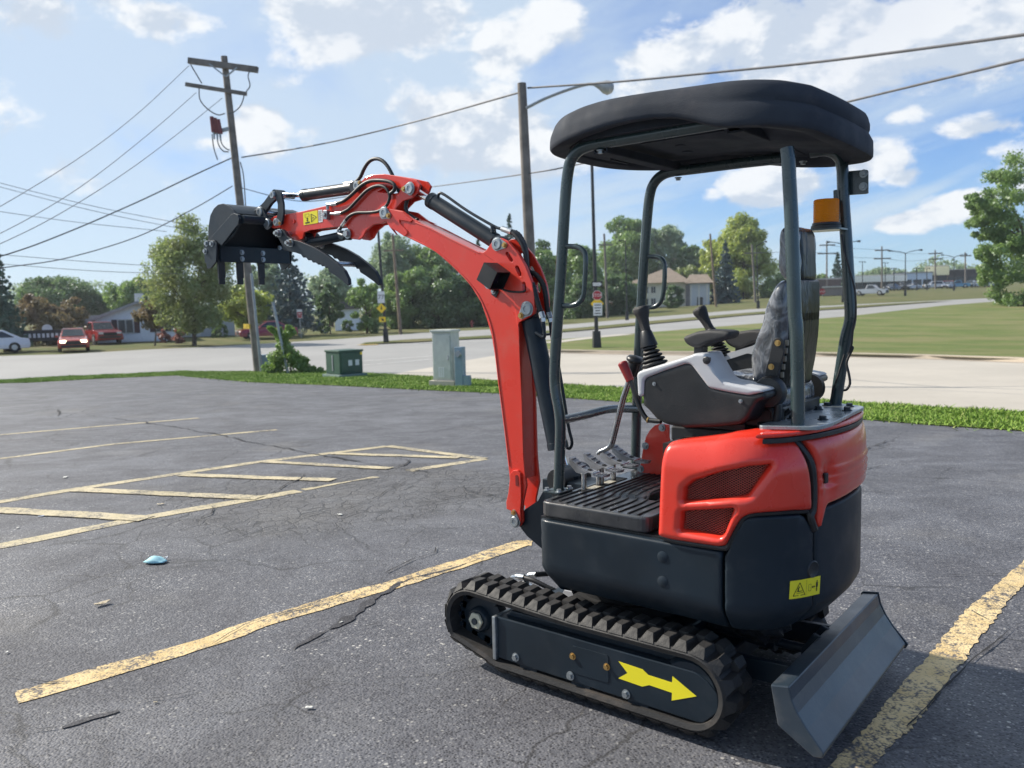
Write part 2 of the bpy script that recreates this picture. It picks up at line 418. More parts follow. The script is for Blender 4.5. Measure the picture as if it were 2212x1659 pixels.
def asphalt_nodes(t):
    n0 = t.noise(.30, 5, .6); n1 = t.noise(1.7, 7, .66, dist=.6); n2 = t.noise(38, 4, .7); n3 = t.noise(.9, 5, .6, t.vec(off=(4, 9, 2)))
    c = t.mix(t.mr(n0, .32, .68), (.058, .059, .070), (.118, .119, .132))
    c = t.mix(t.mr(n1, .38, .66, 0, .8), c, (.044, .045, .055)); c = t.mix(t.mr(t.noise(.55, 6, .7, t.vec(off=(1, 6, 3)), .8), .56, .66, 0, .55), c, (.050, .050, .060))
    c = t.mix(t.mr(n3, .54, .70, 0, .5), c, (.145, .138, .130))
    c = t.mix(t.mr(n2, .38, .70, 0, .55), c, (.15, .15, .162))
    # crushed stone showing through: every cell its own grey, some nearly white, some pits
    g = t.nd('ShaderNodeTexVoronoi'); g.inputs['Scale'].default_value = 105; t.lk(t.tc.outputs['Object'], g.inputs['Vector'])
    sepc = t.nd('ShaderNodeSeparateColor'); t.lk(g.outputs['Color'], sepc.inputs[0])
    core = t.mr(g.outputs['Distance'], .38, .58, 1, 0); expo = t.mr(t.mth('ADD', n1, t.mth('MULTIPLY', n0, .5)), .55, .85, 1.0, .30)
    stone = t.mr(sepc.outputs[0], .50, 1.0, 0, .85)
    c = t.mix(t.mth('MULTIPLY', t.mth('MULTIPLY', stone, core), expo), c, (.36, .35, .345))
    c = t.mix(t.mth('MULTIPLY', t.mth('MULTIPLY', t.mr(sepc.outputs[2], .55, .85), core), .75), c, (.020, .020, .025))
    g2 = t.nd('ShaderNodeTexVoronoi'); g2.inputs['Scale'].default_value = 52; t.lk(t.tc.outputs['Object'], g2.inputs['Vector'])
    s2 = t.nd('ShaderNodeSeparateColor'); t.lk(g2.outputs['Color'], s2.inputs[0])
    c = t.mix(t.mth('MULTIPLY', t.mth('MULTIPLY', t.mr(s2.outputs[1], .90, .95, 0, .85), t.mr(g2.outputs['Distance'], .25, .40, 1, 0)), expo), c, (.52, .50, .46))
    h = t.mth('ADD', t.mth('MULTIPLY', g.outputs['Distance'], -.9), t.mth('MULTIPLY', n2, .8))
    return c, h, n1
def mat_asphalt():
    m = bpy.data.materials.new('weathered_asphalt'); t = NT(m); c, h, n1 = asphalt_nodes(t)
    # a crazed patch of old pavement out by the hatched bay
    P = gp(g1(1380, 500)); Q = gp(g1(1880, 470))
    mask = None
    for (q, r) in ((P, 1.7), (Q, 1.3), (gp(g1(1700, 420)), 1.0), (gp(g1(1300, 560)), .9)):
        dv = t.nd('ShaderNodeVectorMath', operation='DISTANCE'); t.lk(t.tc.outputs['Object'], dv.inputs[0]); dv.inputs[1].default_value = tuple(q)
        k = t.mr(dv.outputs['Value'], r*.35, r, 1, 0); mask = k if mask is None else t.mth('MAXIMUM', mask, k)
    warp = t.nd('ShaderNodeTexNoise'); warp.inputs['Scale'].default_value = 6; warp.inputs['Detail'].default_value = 5; t.lk(t.tc.outputs['Object'], warp.inputs['Vector'])
    wv = t.nd('ShaderNodeVectorMath', operation='MULTIPLY_ADD'); t.lk(warp.outputs['Color'], wv.inputs[0]); wv.inputs[1].default_value = (.16, .16, 0); t.lk(t.tc.outputs['Object'], wv.inputs[2])
    e = t.vor(5.5, 'DISTANCE_TO_EDGE', 'Distance', wv.outputs[0]); e2 = t.vor(11, 'DISTANCE_TO_EDGE', 'Distance', wv.outputs[0])
    cr = t.mth('MULTIPLY', t.mth('MAXIMUM', t.mr(e, .012, .05, 1, 0), t.mth('MULTIPLY', t.mr(e2, .02, .07, 1, 0), .6)), t.mr(t.mth('MULTIPLY', mask, t.mr(n1, .3, .6, .4, 1.2)), .25, .6))
    c = t.mix(t.mth('MULTIPLY', mask, .28), c, (.10, .090, .078))
    # fine crazing everywhere, faint
    e3 = t.vor(1.6, 'DISTANCE_TO_EDGE', 'Distance', wv.outputs[0]); fine = t.mth('MULTIPLY', t.mr(e3, .003, .014, 1, 0), t.mr(t.noise(.8, 3), .46, .58))
    wb = t.nd('ShaderNodeTexNoise'); wb.inputs['Scale'].default_value = 1.3; wb.inputs['Detail'].default_value = 7; t.lk(t.tc.outputs['Object'], wb.inputs['Vector']); wv2 = t.nd('ShaderNodeVectorMath', operation='MULTIPLY_ADD'); t.lk(wb.outputs['Color'], wv2.inputs[0]); wv2.inputs[1].default_value = (.9, .9, 0); t.lk(t.tc.outputs['Object'], wv2.inputs[2])
    e4 = t.vor(.36, 'DISTANCE_TO_EDGE', 'Distance', wv2.outputs[0]); fine = t.mth('MAXIMUM', fine, t.mth('MULTIPLY', t.mr(e4, .0012, .0050, 1, 0), t.mr(t.noise(.5, 3, .5, t.vec(off=(7, 3, 0))), .40, .52)))
    c = t.mix(t.mth('MAXIMUM', t.mth('MULTIPLY', cr, .72), t.mth('MULTIPLY', fine, .65), True), c, (.024, .023, .024))
    t.col(c); t.rough(t.mr(n1, .3, .7, .55, .75)); t.b.inputs['Specular IOR Level'].default_value = .5
    t.bump(t.mth('SUBTRACT', h, t.mth('MULTIPLY', cr, 1.5)), .55, .005)
    return m
def mat_paint(name, lo, hi, c0, c1):
    m = bpy.data.materials.new(name); t = NT(m); c, h, n1 = asphalt_nodes(t)
    n = t.noise(26, 6, .72); n3 = t.noise(3.0, 5, .6); g = t.vor(105, 'F1', 'Distance')
    w = t.mth('ADD', t.mth('ADD', t.mth('MULTIPLY', n, 1.15), t.mth('MULTIPLY', n3, .75)), t.mth('MULTIPLY', g, .35))
    paint = t.mix(t.mr(t.noise(9, 5), .3, .7), c0, c1); paint = t.mix(t.mr(t.noise(1.3, 5), .45, .7, 0, .5), paint, tuple(q*.6 for q in c0))
    t.col(t.mix(t.mr(w, lo, hi, 0, .97), paint, c)); t.rough(.75); t.b.inputs['Specular IOR Level'].default_value = .3; t.bump(h, .5, .005)
    return m
def mat_grass_base(name, a, b, dry, amt):
    m = bpy.data.materials.new(name); t = NT(m)
    c = t.mix(t.mr(t.noise(.5, 6, .65), .3, .7), a, b); c = t.mix(t.mr(t.noise(.16, 5, .6, t.vec(sc=(1, 2.2, 1), rot=(0, 0, -.6))), .4, .68, 0, amt), c, dry)
    c = t.mix(t.mr(t.noise(14, 5, .75), .3, .75, 0, .45), c, tuple(q*.5 for q in a))
    t.col(c); t.rough(.95); t.b.inputs['Specular IOR Level'].default_value = .1; t.bump(t.noise(30, 5, .8), .8, .03); return m
def mat_concrete(name, base, joint=None):
    m = bpy.data.materials.new(name); t = NT(m)
    c = t.mix(t.mr(t.noise(.25, 6, .6), .3, .7), tuple(q*.86 for q in base), base); c = t.mix(t.mr(t.noise(3, 7, .7), .45, .8, 0, .3), c, tuple(q*.6 for q in base))
    c = t.mix(t.mr(t.noise(40, 3, .7), .4, .8, 0, .2), c, tuple(q*.7 for q in base))
    t.col(c); t.rough(.85); t.bump(t.noise(60, 4, .7), .25, .005); return m

M_ASPH = mat_asphalt(); M_PAINT = mat_paint('worn_yellow_paint', 1.04, 1.36, (.60, .44, .21), (.72, .56, .31)); M_FADED = mat_paint('faded_yellow_paint', 1.05, 1.40, (.48, .41, .26), (.57, .49, .33))
M_LAWN = mat_grass_base('mown_lawn', (.125, .165, .055), (.165, .20, .07), (.27, .235, .125), .75)
M_VERGE = mat_grass_base('verge_soil', (.11, .19, .03), (.16, .25, .045), (.22, .20, .09), .3)
M_FIELD = mat_grass_base('dry_grass', (.10, .12, .045), (.13, .14, .06), (.22, .18, .10), .7)
M_STREET = mat_concrete('street_concrete', (.30, .295, .285)); M_DRIVE = mat_concrete('drive_concrete', (.46, .42, .36)); M_KERB = mat_concrete('kerb_concrete', (.40, .34, .27))

sheet('ground', [(-30, -600), (-30, 600), (900, 900), (900, -900)], -.06, M_FIELD)
lot_edge = [(-60, 829), (60, 827), (220, 818), (385, 811), (440, 817), (545, 826), (720, 833), (900, 842), (1076, 850), (1210, 859), (1400, 872), (1600, 887), (1760, 899), (1856, 906), (2030, 920), (2212, 932), (2400, 946)]
verge_top = [(-60, 826), (9, 821), (120, 814), (250, 809), (390, 802), (439, 803), (622, 802), (700, 801), (787, 806), (932, 814), (1060, 822), (1218, 831), (1355, 839), (1560, 851), (1752, 864), (2000, 879), (2212, 891), (2400, 903)]
LE = [stp(p) for p in lot_edge]; VT = [stp(p) for p in verge_top]
sheet('parking_lot', [(-8, -25), (LE[0][0], LE[0][1]-14)]+LE+[(LE[-1][0]-2, LE[-1][1]+18), (-8, 30)], 0.0, M_ASPH)
sheet('grass_verge', LE+VT[::-1], .012, M_VERGE)
far_kerb = [(-80, 771), (43, 767), (129, 765), (322, 754), (439, 749), (630, 738), (775, 729), (932, 717), (1060, 711), (1181, 704), (1400, 685), (1617, 668), (1830, 658), (2000, 650), (2170, 642)]
FK = [stp(p) for p in far_kerb]
lawn_top = [(1179, 738), (1300, 729), (1420, 719), (1617, 703), (1829, 686), (2037, 662), (2186, 650), (2230, 648)]
kerb = [(1120, 764), (1184, 761), (1342, 764), (1500, 766), (1752, 768), (2000, 774), (2212, 782), (2400, 789)]
LT = [stp(p) for p in lawn_top]; KB = [stp(p) for p in kerb]
street_poly = [(VT[0][0]-6, VT[0][1]-40)]+VT+[(VT[-1][0], VT[-1][1]+6)]+[KB[-1]]+KB[::-1][1:]+[(LT[0][0]-1, LT[0][1]-.5)]+LT+[(FK[-1][0]+15, FK[-1][1]+70)]+FK[::-1]+[(FK[0][0]-4, FK[0][1]-60)]
sheet('street', street_poly, -.02, M_STREET)
apron = [(848, 808), (870, 803), (930, 793), (1000, 779), (1060, 769), (1120, 764)]
AP = [stp(p) for p in apron]
sheet('driveway', [p for p, q in zip(VT, verge_top) if q[0] > 840]+[(KB[-1][0], KB[-1][1]+3)]+KB[::-1]+AP[::-1][1:], -.012, M_DRIVE)
sheet('lawn', KB+[(LT[-1][0], LT[-1][1]+90), LT[-1]]+LT[::-1][1:], .09, M_LAWN)
med_lo = [(777, 745), (890, 740), (1000, 734), (1100, 729), (1215, 718), (1420, 699), (1617, 681), (1829, 667), (1990, 655), (2060, 650)]
med_hi = [(790, 741), (890, 734), (1000, 729), (1100, 723), (1215, 712), (1420, 693), (1617, 676), (1829, 662), (1990, 653)]
ML = [stp(p) for p in med_lo]; MH = [stp(p) for p in med_hi]
sheet('median_strip', ML+MH[::-1], .05, M_FIELD)
def ribbon(bm, pts, w, dz, jitter=0.0, step=.06, rng=RNG, taper=False):
    "a strip of paint or a crack on the terrain along ground points"
    P = [np.array(p[:2]) for p in pts]; Q = [P[0]]
    for a, b in zip(P, P[1:]):
        n = max(1, int(np.linalg.norm(b-a)/step))
        Q += [a+(b-a)*i/n for i in range(1, n+1)]
    prev = None; N_ = len(Q); jl = jr = 0.0
    for i, q in enumerate(Q):
        d = Q[min(i+1, N_-1)]-Q[max(i-1, 0)]; d = d/max(1e-9, np.linalg.norm(d)); n = np.array([-d[1], d[0]])
        ww = w(i/(N_-1)) if callable(w) else w
        if taper: ww *= min(1, .25+3*min(i, N_-1-i)/N_)
        jl = jl*.6+rng.uniform(-1, 1)*jitter*.7; jr = jr*.6+rng.uniform(-1, 1)*jitter*.7
        a = q+n*(ww/2+jl); b = q-n*(ww/2+jr)
        va = bm.verts.new((a[0], a[1], float(terr(*a))+dz)); vb = bm.verts.new((b[0], b[1], float(terr(*b))+dz))
        if prev: bm.faces.new((prev[0], prev[1], vb, va))
        prev = (va, vb)
def flat_obj(name, bm, m, parent=None):
    bmesh.ops.recalc_face_normals(bm, faces=bm.faces)
    for f in bm.faces:
        if f.normal.z < 0: f.normal_flip()
    me = bpy.data.meshes.new(name); bm.to_mesh(me); bm.free(); me.materials.append(m); o = bpy.data.objects.new(name, me); COL.objects.link(o)
    if parent is not None: o.parent = parent
    return o
LOT = bpy.data.objects['parking_lot']
G = lambda z, *pts: [gp(z(*p)) for p in pts]
bm = B(); ribbon(bm, G(g1, (-60, 240), (865, 162)), .12, .003, .006); flat_obj('painted_line', bm, M_FADED, LOT)
bm = B(); ribbon(bm, G(g1, (-60, 347), (500, 275), (1205, 213)), .12, .003, .006); flat_obj('painted_line', bm, M_FADED, LOT)
bm = B(); ribbon(bm, G(g1, (-80, 541), (340, 470), (1130, 353), (1685, 285)), .135, .003, .006); flat_obj('painted_line', bm, M_FADED, LOT)
bm = B(); ribbon(bm, G(g1, (-80, 736), (600, 602), (1150, 506), (1300, 480)), .15, .003, .008); flat_obj('painted_line', bm, M_FADED, LOT)
bm = B(); ribbon(bm, G(g1, (1320, 475), (1480, 445), (1640, 418)), .07, .003, .02); flat_obj('painted_line', bm, M_FADED, LOT)
bm = B(); ribbon(bm, G(g1, (1780, 392), (2110, 340)), .12, .003, .008); flat_obj('painted_line', bm, M_FADED, LOT)
bm = B(); ribbon(bm, G(g1, (1685, 285), (2110, 340)), .12, .0055, .006); flat_obj('painted_line', bm, M_FADED, LOT)
for a, b, w in (((-40, 563), (640, 602), .16), ((330, 476), (1130, 512), .15), ((790, 411), (1450, 434), .14), ((1140, 353), (1700, 383), .12), ((1450, 318), (2000, 336), .13)):
    bm = B(); ribbon(bm, G(g1, a, b), w, .0075, .010); flat_obj('painted_line', bm, M_FADED, LOT)
big = G(g2, (72, 607), (250, 560), (440, 500), (700, 428), (900, 365), (1140, 277), (1440, 190), (1700, 118), (1900, 55), (2095, -5))+G(z5, (-10, 828), (90, 795), (140, 795))
bm = B(); ribbon(bm, big, .125, .003, .012); flat_obj('painted_line', bm, M_PAINT, LOT)
# the wide worn stripe beside the blade, traced on both edges
eL = G(z7, (780, 1640), (1000, 1370), (1170, 1190), (1340, 1005), (1440, 880), (1530, 770), (1620, 690), (1700, 590), (1800, 455), (1880, 375), (1985, 285), (2090, 195), (2212, 90), (2400, -60))
eR = G(z7, (1000, 1640), (1290, 1350), (1420, 1190), (1520, 1120), (1610, 1010), (1650, 960), (1800, 760), (1880, 650), (1990, 495), (2050, 435), (2110, 345), (2190, 260), (2290, 165), (2440, 30))
bm = B(); prev = None
for (aL, aR), (bL, bR) in zip(zip(eL, eR), zip(eL[1:], eR[1:])):
    for i in range(10):
        k = i/10; l = aL+(bL-aL)*k; r = aR+(bR-aR)*k; j1 = RNG.uniform(-1, 1)*.008; j2 = RNG.uniform(-1, 1)*.008; d = (l-r)/np.linalg.norm(l-r)
        l = l+d*j1; r = r-d*j2; vs = (bm.verts.new((l[0], l[1], float(terr(*l[:2]))+.003)), bm.verts.new((r[0], r[1], float(terr(*r[:2]))+.003)))
        if prev: bm.faces.new((prev[0], prev[1], vs[1], vs[0]))
        prev = vs
flat_obj('painted_line', bm, M_PAINT, LOT)
# cracks: each a thin dark run on the asphalt
M_CRACK = mat('crack_tar', (.022, .022, .024), .9, var=.3, vscale=30); M_SEAL = bpy.data.materials.new('dark_patch'); _t = NT(M_SEAL); _c, _h, _n = asphalt_nodes(_t); _t.col(_t.mix(1.0, _c, (.52, .51, .52), 'MULTIPLY')); _t.rough(.85); _t.bump(_h, .5, .005)
def crack(z, pts, w=.012, m=M_CRACK, jit=.012, wob=.03):
    w = w*(.85 if m is M_CRACK else .9); wob = wob*.7
    P = G(z, *pts); Q = []
    for a, b in zip(P, P[1:]):
        n = max(2, int(np.linalg.norm(b-a)/.16))
        for i in range(n): Q.append(a+(b-a)*i/n+np.array([RNG.gauss(0, wob), RNG.gauss(0, wob), 0])*(1 if 0 < i else 0))
    Q.append(P[-1]); ph = RNG.uniform(0, 6); bm = B(); ribbon(bm, Q, lambda k: w*(.7+.45*math.sin(k*17+ph)*math.sin(k*41+ph*2)), .0095 if m is M_CRACK else .0045, w*.35, .03, taper=True); flat_obj('crack', bm, m, LOT)
crack(g1, [(370, 148), (640, 182), (950, 235), (1130, 275), (1280, 303), (1420, 330), (1560, 352), (1710, 382), (1850, 395), (2000, 432), (2212, 458)], .03)
crack(g1, [(1695, 335), (1770, 345), (1780, 355), (1715, 382)], .025); crack(g1, [(250, 155), (262, 140), (256, 124)], .05)
crack(g1, [(1330, 405), (1310, 430), (1190, 490), (1100, 505), (1090, 520)], .02); crack(g1, [(940, 545), (930, 560), (860, 605)], .012); crack(g1, [(935, 600), (900, 625), (880, 650)], .014)
crack(g1, [(1160, 615), (1300, 600), (1380, 580), (1500, 560), (1620, 520), (1790, 430)], .012); crack(g1, [(1910, 520), (2035, 500)], .02); crack(g1, [(1990, 450), (2030, 480), (2212, 515)], .015)
crack(g1, [(1660, 870), (1760, 800), (1840, 770), (1900, 730)], .012); crack(g1, [(0, 190), (240, 170), (480, 95)], .014); crack(g1, [(800, 140), (1200, 105), (1440, 70)], .014); crack(g1, [(0, 270), (300, 230), (860, 165)], .012, wob=.02)
crack(g1, [(1450, 265), (1700, 245), (2000, 205), (2212, 178)], .012); crack(g1, [(850, 270), (600, 330), (300, 380)], .01)
crack(g2, [(0, 515), (110, 525), (200, 545), (340, 545)], .007, wob=.008); crack(g2, [(900, 395), (1000, 330), (1060, 297), (1200, 250), (1360, 210), (1440, 180), (1560, 130), (1680, 95)], .008, wob=.008)
crack(g2, [(20, 800), (140, 755), (290, 735)], .006, wob=.006); crack(g2, [(270, 740), (400, 700), (520, 668)], .030, M_SEAL, wob=.004); crack(g2, [(520, 668), (640, 620), (780, 600), (880, 570)], .006, wob=.006)
crack(g2, [(1270, 400), (1340, 365), (1480, 285), (1560, 240), (1640, 170), (1760, 100)], .05, M_SEAL, wob=.006); crack(g2, [(1290, 400), (1480, 330), (1640, 290), (1760, 270)], .007, wob=.006)
crack(g2, [(1700, 125), (1800, 85), (1920, 60), (2000, 35), (2080, 5)], .030, M_SEAL, wob=.006); crack(g2, [(1430, 200), (1425, 215)], .006, wob=.002)
crack(z7, [(1580, 200), (1700, 188), (1900, 180), (2080, 176), (2212, 184)], .008, wob=.004); crack(z7, [(1890, 400), (1960, 440), (2020, 465)], .007, wob=.004); crack(z7, [(2080, 225), (2160, 270), (2212, 262)], .005, wob=.003); crack(z7, [(2110, 350), (2000, 335), (1960, 330)], .004, wob=.003)
crack(z7, [(1500, 1110), (1700, 900), (1900, 700), (2100, 540), (2212, 470)], .010, wob=.012)
crack(z5, [(2030, 280), (2100, 240), (2212, 190)], .02); crack(z5, [(2030, 380), (2212, 345)], .015); crack(z5, [(2045, 500), (2120, 495), (2212, 520)], .012)
# kerb along the lawn
bm = B(); prev = None
KQ = smooth_path([gp(p) for p in kerb], 5)
for i, q in enumerate(KQ):
    d = KQ[min(i+1, len(KQ)-1)]-KQ[max(i-1, 0)]; d = d[:2]/np.linalg.norm(d[:2]); n = np.array([-d[1], d[0]])
    if n @ DH < 0: n = -n
    z = float(terr(q[0], q[1])); ring = [bm.verts.new((q[0]+n[0]*a, q[1]+n[1]*a, z+h)) for a, h in ((-.42, -.004), (-.03, .0), (.0, .125), (.16, .135), (.18, -.02))]
    if prev:
        for j in range(4): bm.faces.new((prev[j], prev[j+1], ring[j+1], ring[j]))
    prev = ring
o = obj('kerb', bm, M_KERB); o['kind'] = 'structure'
# yellow nose of the median, sidewalk at the lawn edge, lane line
M_YEL = mat('kerb_yellow', (.62, .42, .04), .8, var=.2); M_WHITE = mat('road_white', (.62, .62, .60), .8, var=.2)
bm = B(); ribbon(bm, [gp(b2(1505, 1003)), gp(b2(1590, 1003)), gp(b2(1690, 1000))], .55, .02, .02, .3); o = flat_obj('yellow_kerb_nose', bm, M_YEL); o['kind'] = 'structure'
bm = B(); ribbon(bm, [gp(b4(450, 1232)), gp(b4(580, 1215)), gp(b4(860, 1182)), gp(b4(1150, 1155))], 1.3, .10, .01, .4); o = flat_obj('sidewalk', bm, M_DRIVE); o['kind'] = 'structure'
for a, b in (((1540, 1155), (2250, 1105)), ((1540, 1195), (2250, 1135))):
    bm = B(); ribbon(bm, [gp(b2(*a)), gp(b2(*b))], .13, -.012, .0, .5); o = flat_obj('lane_line', bm, M_WHITE, bpy.data.objects['street'])
# grass blades along the verge near enough to read
def grass():
    m = bpy.data.materials.new('grass_blade'); t = NT(m); inf = t.nd('ShaderNodeNewGeometry')
    c = t.mix(t.mr(t.noise(.9, 4), .3, .7), (.14, .24, .032), (.21, .32, .055)); c = t.mix(t.mr(inf.outputs['Random Per Island'], .75, 1, 0, .6), c, (.36, .36, .14)); t.col(c); t.rough(.7); t.b.inputs['Specular IOR Level'].default_value = .25
    V = []; st = np.array(VT); le = np.array(LE)
    n = 90000; a = NP.random(n); k = NP.random(n)**1.0
    # arc along the strip, then across it
    def along(P, u):
        L = np.concatenate([[0], np.cumsum(np.linalg.norm(np.diff(P, axis=0), axis=1))]); x = u*L[-1]
        return np.stack([np.interp(x, L, P[:, 0]), np.interp(x, L, P[:, 1])], 1)
    base = along(le, a)*(1-k)[:, None]+along(st, a)*k[:, None]
    base += NP.normal(0, .055, base.shape)*(1+2.5*(NP.random(n) > .9))[:, None]
    s, tt = base[:, 0], base[:, 1]; x, y = xy_of(s, tt); z = terr_st(s, tt)+.005
    az = NP.random(n)*6.283; h = NP.uniform(.025, .062, n)*(.75+.6*np.sin(a*90)**2*NP.random(n)); w = .010+.008*NP.random(n); lean = NP.normal(0, .035, (n, 2))
    P = np.stack([x, y, z], 1); e = np.stack([np.cos(az)*w, np.sin(az)*w, np.zeros(n)], 1); tip = P+np.stack([lean[:, 0], lean[:, 1], h], 1)
    V = np.stack([P-e, P+e, tip], 1).reshape(-1, 3); Fq = np.arange(n*3).reshape(-1, 3)
    o = mesh_np('verge_grass', V, Fq, m); o['kind'] = 'stuff'
grass()
# ------------------------------------------------------------------ the mini excavator
RED = mat('red_enamel', (.68, .036, .018), .30, var=.04, vscale=3, bump=.06, bscale=260, coat=.4, dust=(.44, .20, .15), dscale=7, damt=.22)
SLATE = mat('slate_enamel', (.010, .018, .027), .40, var=.15, vscale=4, bump=.10, bscale=300, coat=.08, spec=.3, dust=(.08, .085, .09), dscale=9, damt=.12)
SLATE_P = mat('slate_plastic', (.010, .018, .027), .45, spec=.3, var=.15, vscale=3, bump=.15, bscale=420, dust=(.09, .088, .085), dscale=8, damt=.15)
SLATE_T = mat('slate_tube', (.028, .048, .052), .28, var=.12, vscale=5, bump=.05, bscale=200, coat=.5)
CANOPY = mat('canopy_plastic', (.028, .034, .046), .78, var=.12, vscale=5, bump=.22, bscale=240, spec=.28, dust=(.10, .09, .095), dscale=6, damt=.35)
BLACK = mat('black_plastic', (.013, .014, .016), .42, var=.2, vscale=6, bump=.15, bscale=300, dust=(.07, .065, .06), dscale=10, damt=.2)
RUB = mat('track_rubber', (.019, .018, .018), .66, var=.3, vscale=10, bump=.35, bscale=150, dust=(.12, .095, .075), dscale=6, damt=.5)
DARK = mat('shadow_black', (.006, .006, .007), .7, var=.2)
STEEL = mat('bright_steel', (.52, .53, .54), .28, metal=1, var=.1, vscale=20)
ZINC = mat('zinc_plate', (.36, .39, .41), .42, metal=.85, var=.15, vscale=25, bump=.1, bscale=200)
CHROME = mat('chrome_rod', (.75, .76, .77), .1, metal=1, var=.04)
BRASS = mat('yellow_zinc', (.55, .36, .14), .35, metal=.9, var=.2, vscale=30)
CREAM = mat('cream_paint', (.46, .44, .34), .55, var=.1)
GREY = mat('grey_trim', (.46, .47, .49), .5, var=.06, bump=.2, bscale=400, dust=(.2, .2, .2), damt=.3)
HOSE = mat('hose_rubber', (.016, .016, .018), .5, var=.25, vscale=12)
YELLOW = mat('sticker_yellow', (.84, .72, .02), .45, var=.03); INK = mat('sticker_ink', (.012, .012, .012), .5); PAPER = mat('sticker_white', (.7, .7, .7), .5)
BLADE = mat('blade_enamel', (.022, .034, .048), .38, var=.22, vscale=3.5, bump=.12, bscale=160, coat=.35, dust=(.15, .145, .14), dscale=4, damt=.5)
FLOOR = mat('floor_rubber', (.028, .030, .034), .30, var=.3, vscale=4, bump=.06, bscale=220, coat=.3, dust=(.11, .105, .10), dscale=6, damt=.5)
def film_mat():
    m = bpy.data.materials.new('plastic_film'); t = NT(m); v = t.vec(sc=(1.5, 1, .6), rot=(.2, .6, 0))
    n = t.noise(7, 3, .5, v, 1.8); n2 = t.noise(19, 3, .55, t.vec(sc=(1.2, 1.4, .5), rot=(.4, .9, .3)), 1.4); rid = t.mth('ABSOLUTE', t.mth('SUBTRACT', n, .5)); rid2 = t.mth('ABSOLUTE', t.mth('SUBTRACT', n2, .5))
    t.col(t.mix(t.mth('ADD', t.mr(rid, 0, .09, .55, .10), t.mr(rid2, 0, .03, .15, 0)), (.048, .051, .060), (.29, .30, .32))); t.rough(.14); t.b.inputs['Coat Weight'].default_value = .6; t.b.inputs['Coat Roughness'].default_value = .06  # silvery shine along the folds is painted in as paler streaks
    t.bump(t.mth('ADD', t.mth('MULTIPLY', rid, -2.0), t.mth('MULTIPLY', rid2, -.5)), .38, .02); return m
FILM = film_mat()
def shell_mat():
    m = bpy.data.materials.new('seat_shell'); t = NT(m); t.col((.012, .014, .012)); t.rough(.30); t.b.inputs['Specular IOR Level'].default_value = .4; t.bump(t.noise(22, 3, .6, t.vec(sc=(1, 1, .25))), .7, .03); return m
SHELL = shell_mat()
def amber_mat():
    m = bpy.data.materials.new('amber_lens'); t = NT(m); t.col((1.0, .42, .03)); t.rough(.12); d = t.nd('ShaderNodeBsdfTranslucent'); d.inputs[0].default_value = (1.0, .50, .05, 1); x = t.nd('ShaderNodeMixShader'); x.inputs[0].default_value = .55
    t.lk(t.b.outputs[0], x.inputs[1]); t.lk(d.outputs[0], x.inputs[2]); t.lk(x.outputs[0], t.N['Material Output'].inputs[0]); return m
AMBER = amber_mat()

EX = thing('mini_excavator', 'red and dark slate mini excavator with open canopy standing on the asphalt lot', 'excavator')
# fasteners, one mesh each, shared by every copy
def bolt_mesh(name, m, r=.011, h=.010):
    bm = B(); cyl(bm, (0, 0, 0), (0, 0, .003), r*1.45, n=14); cyl(bm, (0, 0, .003), (0, 0, .003+h), r, r*.96, n=6)
    o = obj(name, bm, m); return o
BOLT_Z = bolt_mesh('bolt', ZINC); BOLT_B = bolt_mesh('bolt', BRASS); BOLT_D = bolt_mesh('bolt', SLATE)
_first = {}
def bolt(parent, p, nrm=(0, -1, 0), sc=1.0, kind=BOLT_Z, spin=None):
    q = Vector((0, 0, 1)).rotation_difference(Vector(nrm)) @ Quaternion((0, 0, 1), RNG.uniform(0, 1) if spin is None else spin)
    if kind.name not in _first:
        _first[kind.name] = 1; o = kind; o.parent = parent; o.location = Vector(p)-wloc(parent); o.rotation_mode = 'QUATERNION'; o.rotation_quaternion = q; o.scale = (sc,)*3; return o
    return copy_part(kind, parent, p, q, sc)
def pin(parent, p, sc=1.0, boltdir=None):
    "a pin head with its keeper tab, on the near side"
    bm = B(); lathe(bm, (0, 0, 0), (0, -1, 0), [(.001, -.002), (.026*sc, -.002), (.026*sc, .006), (.022*sc, .010), (.012*sc, .010), (.011*sc, .007), (.001, .007)], 20)
    if boltdir is not None:
        d = Vector((boltdir[0], 0, boltdir[1])); L = d.length; d.normalize(); n = Vector((-d.z, 0, d.x))
        pts = []
        for k in range(9): a = math.pi/2+math.pi*k/8; pts.append((math.cos(a)*.031*sc, math.sin(a)*.031*sc))
        for k in range(9): a = -math.pi/2+math.pi*k/8; pts.append((L+math.cos(a)*.014*sc, math.sin(a)*.014*sc))
        prism(bm, [((d*u+n*v).x, (d*u+n*v).z) for u, v in pts], 0.0, -.004)
    bm.transform(Matrix.Translation(Vector(p))); o = obj('pin', bm, ZINC, parent, smooth=True)
    if boltdir is not None: bolt(o, Vector(p)+Vector((boltdir[0], -.004, boltdir[1])), sc=.8*sc, kind=BOLT_B)
    return o

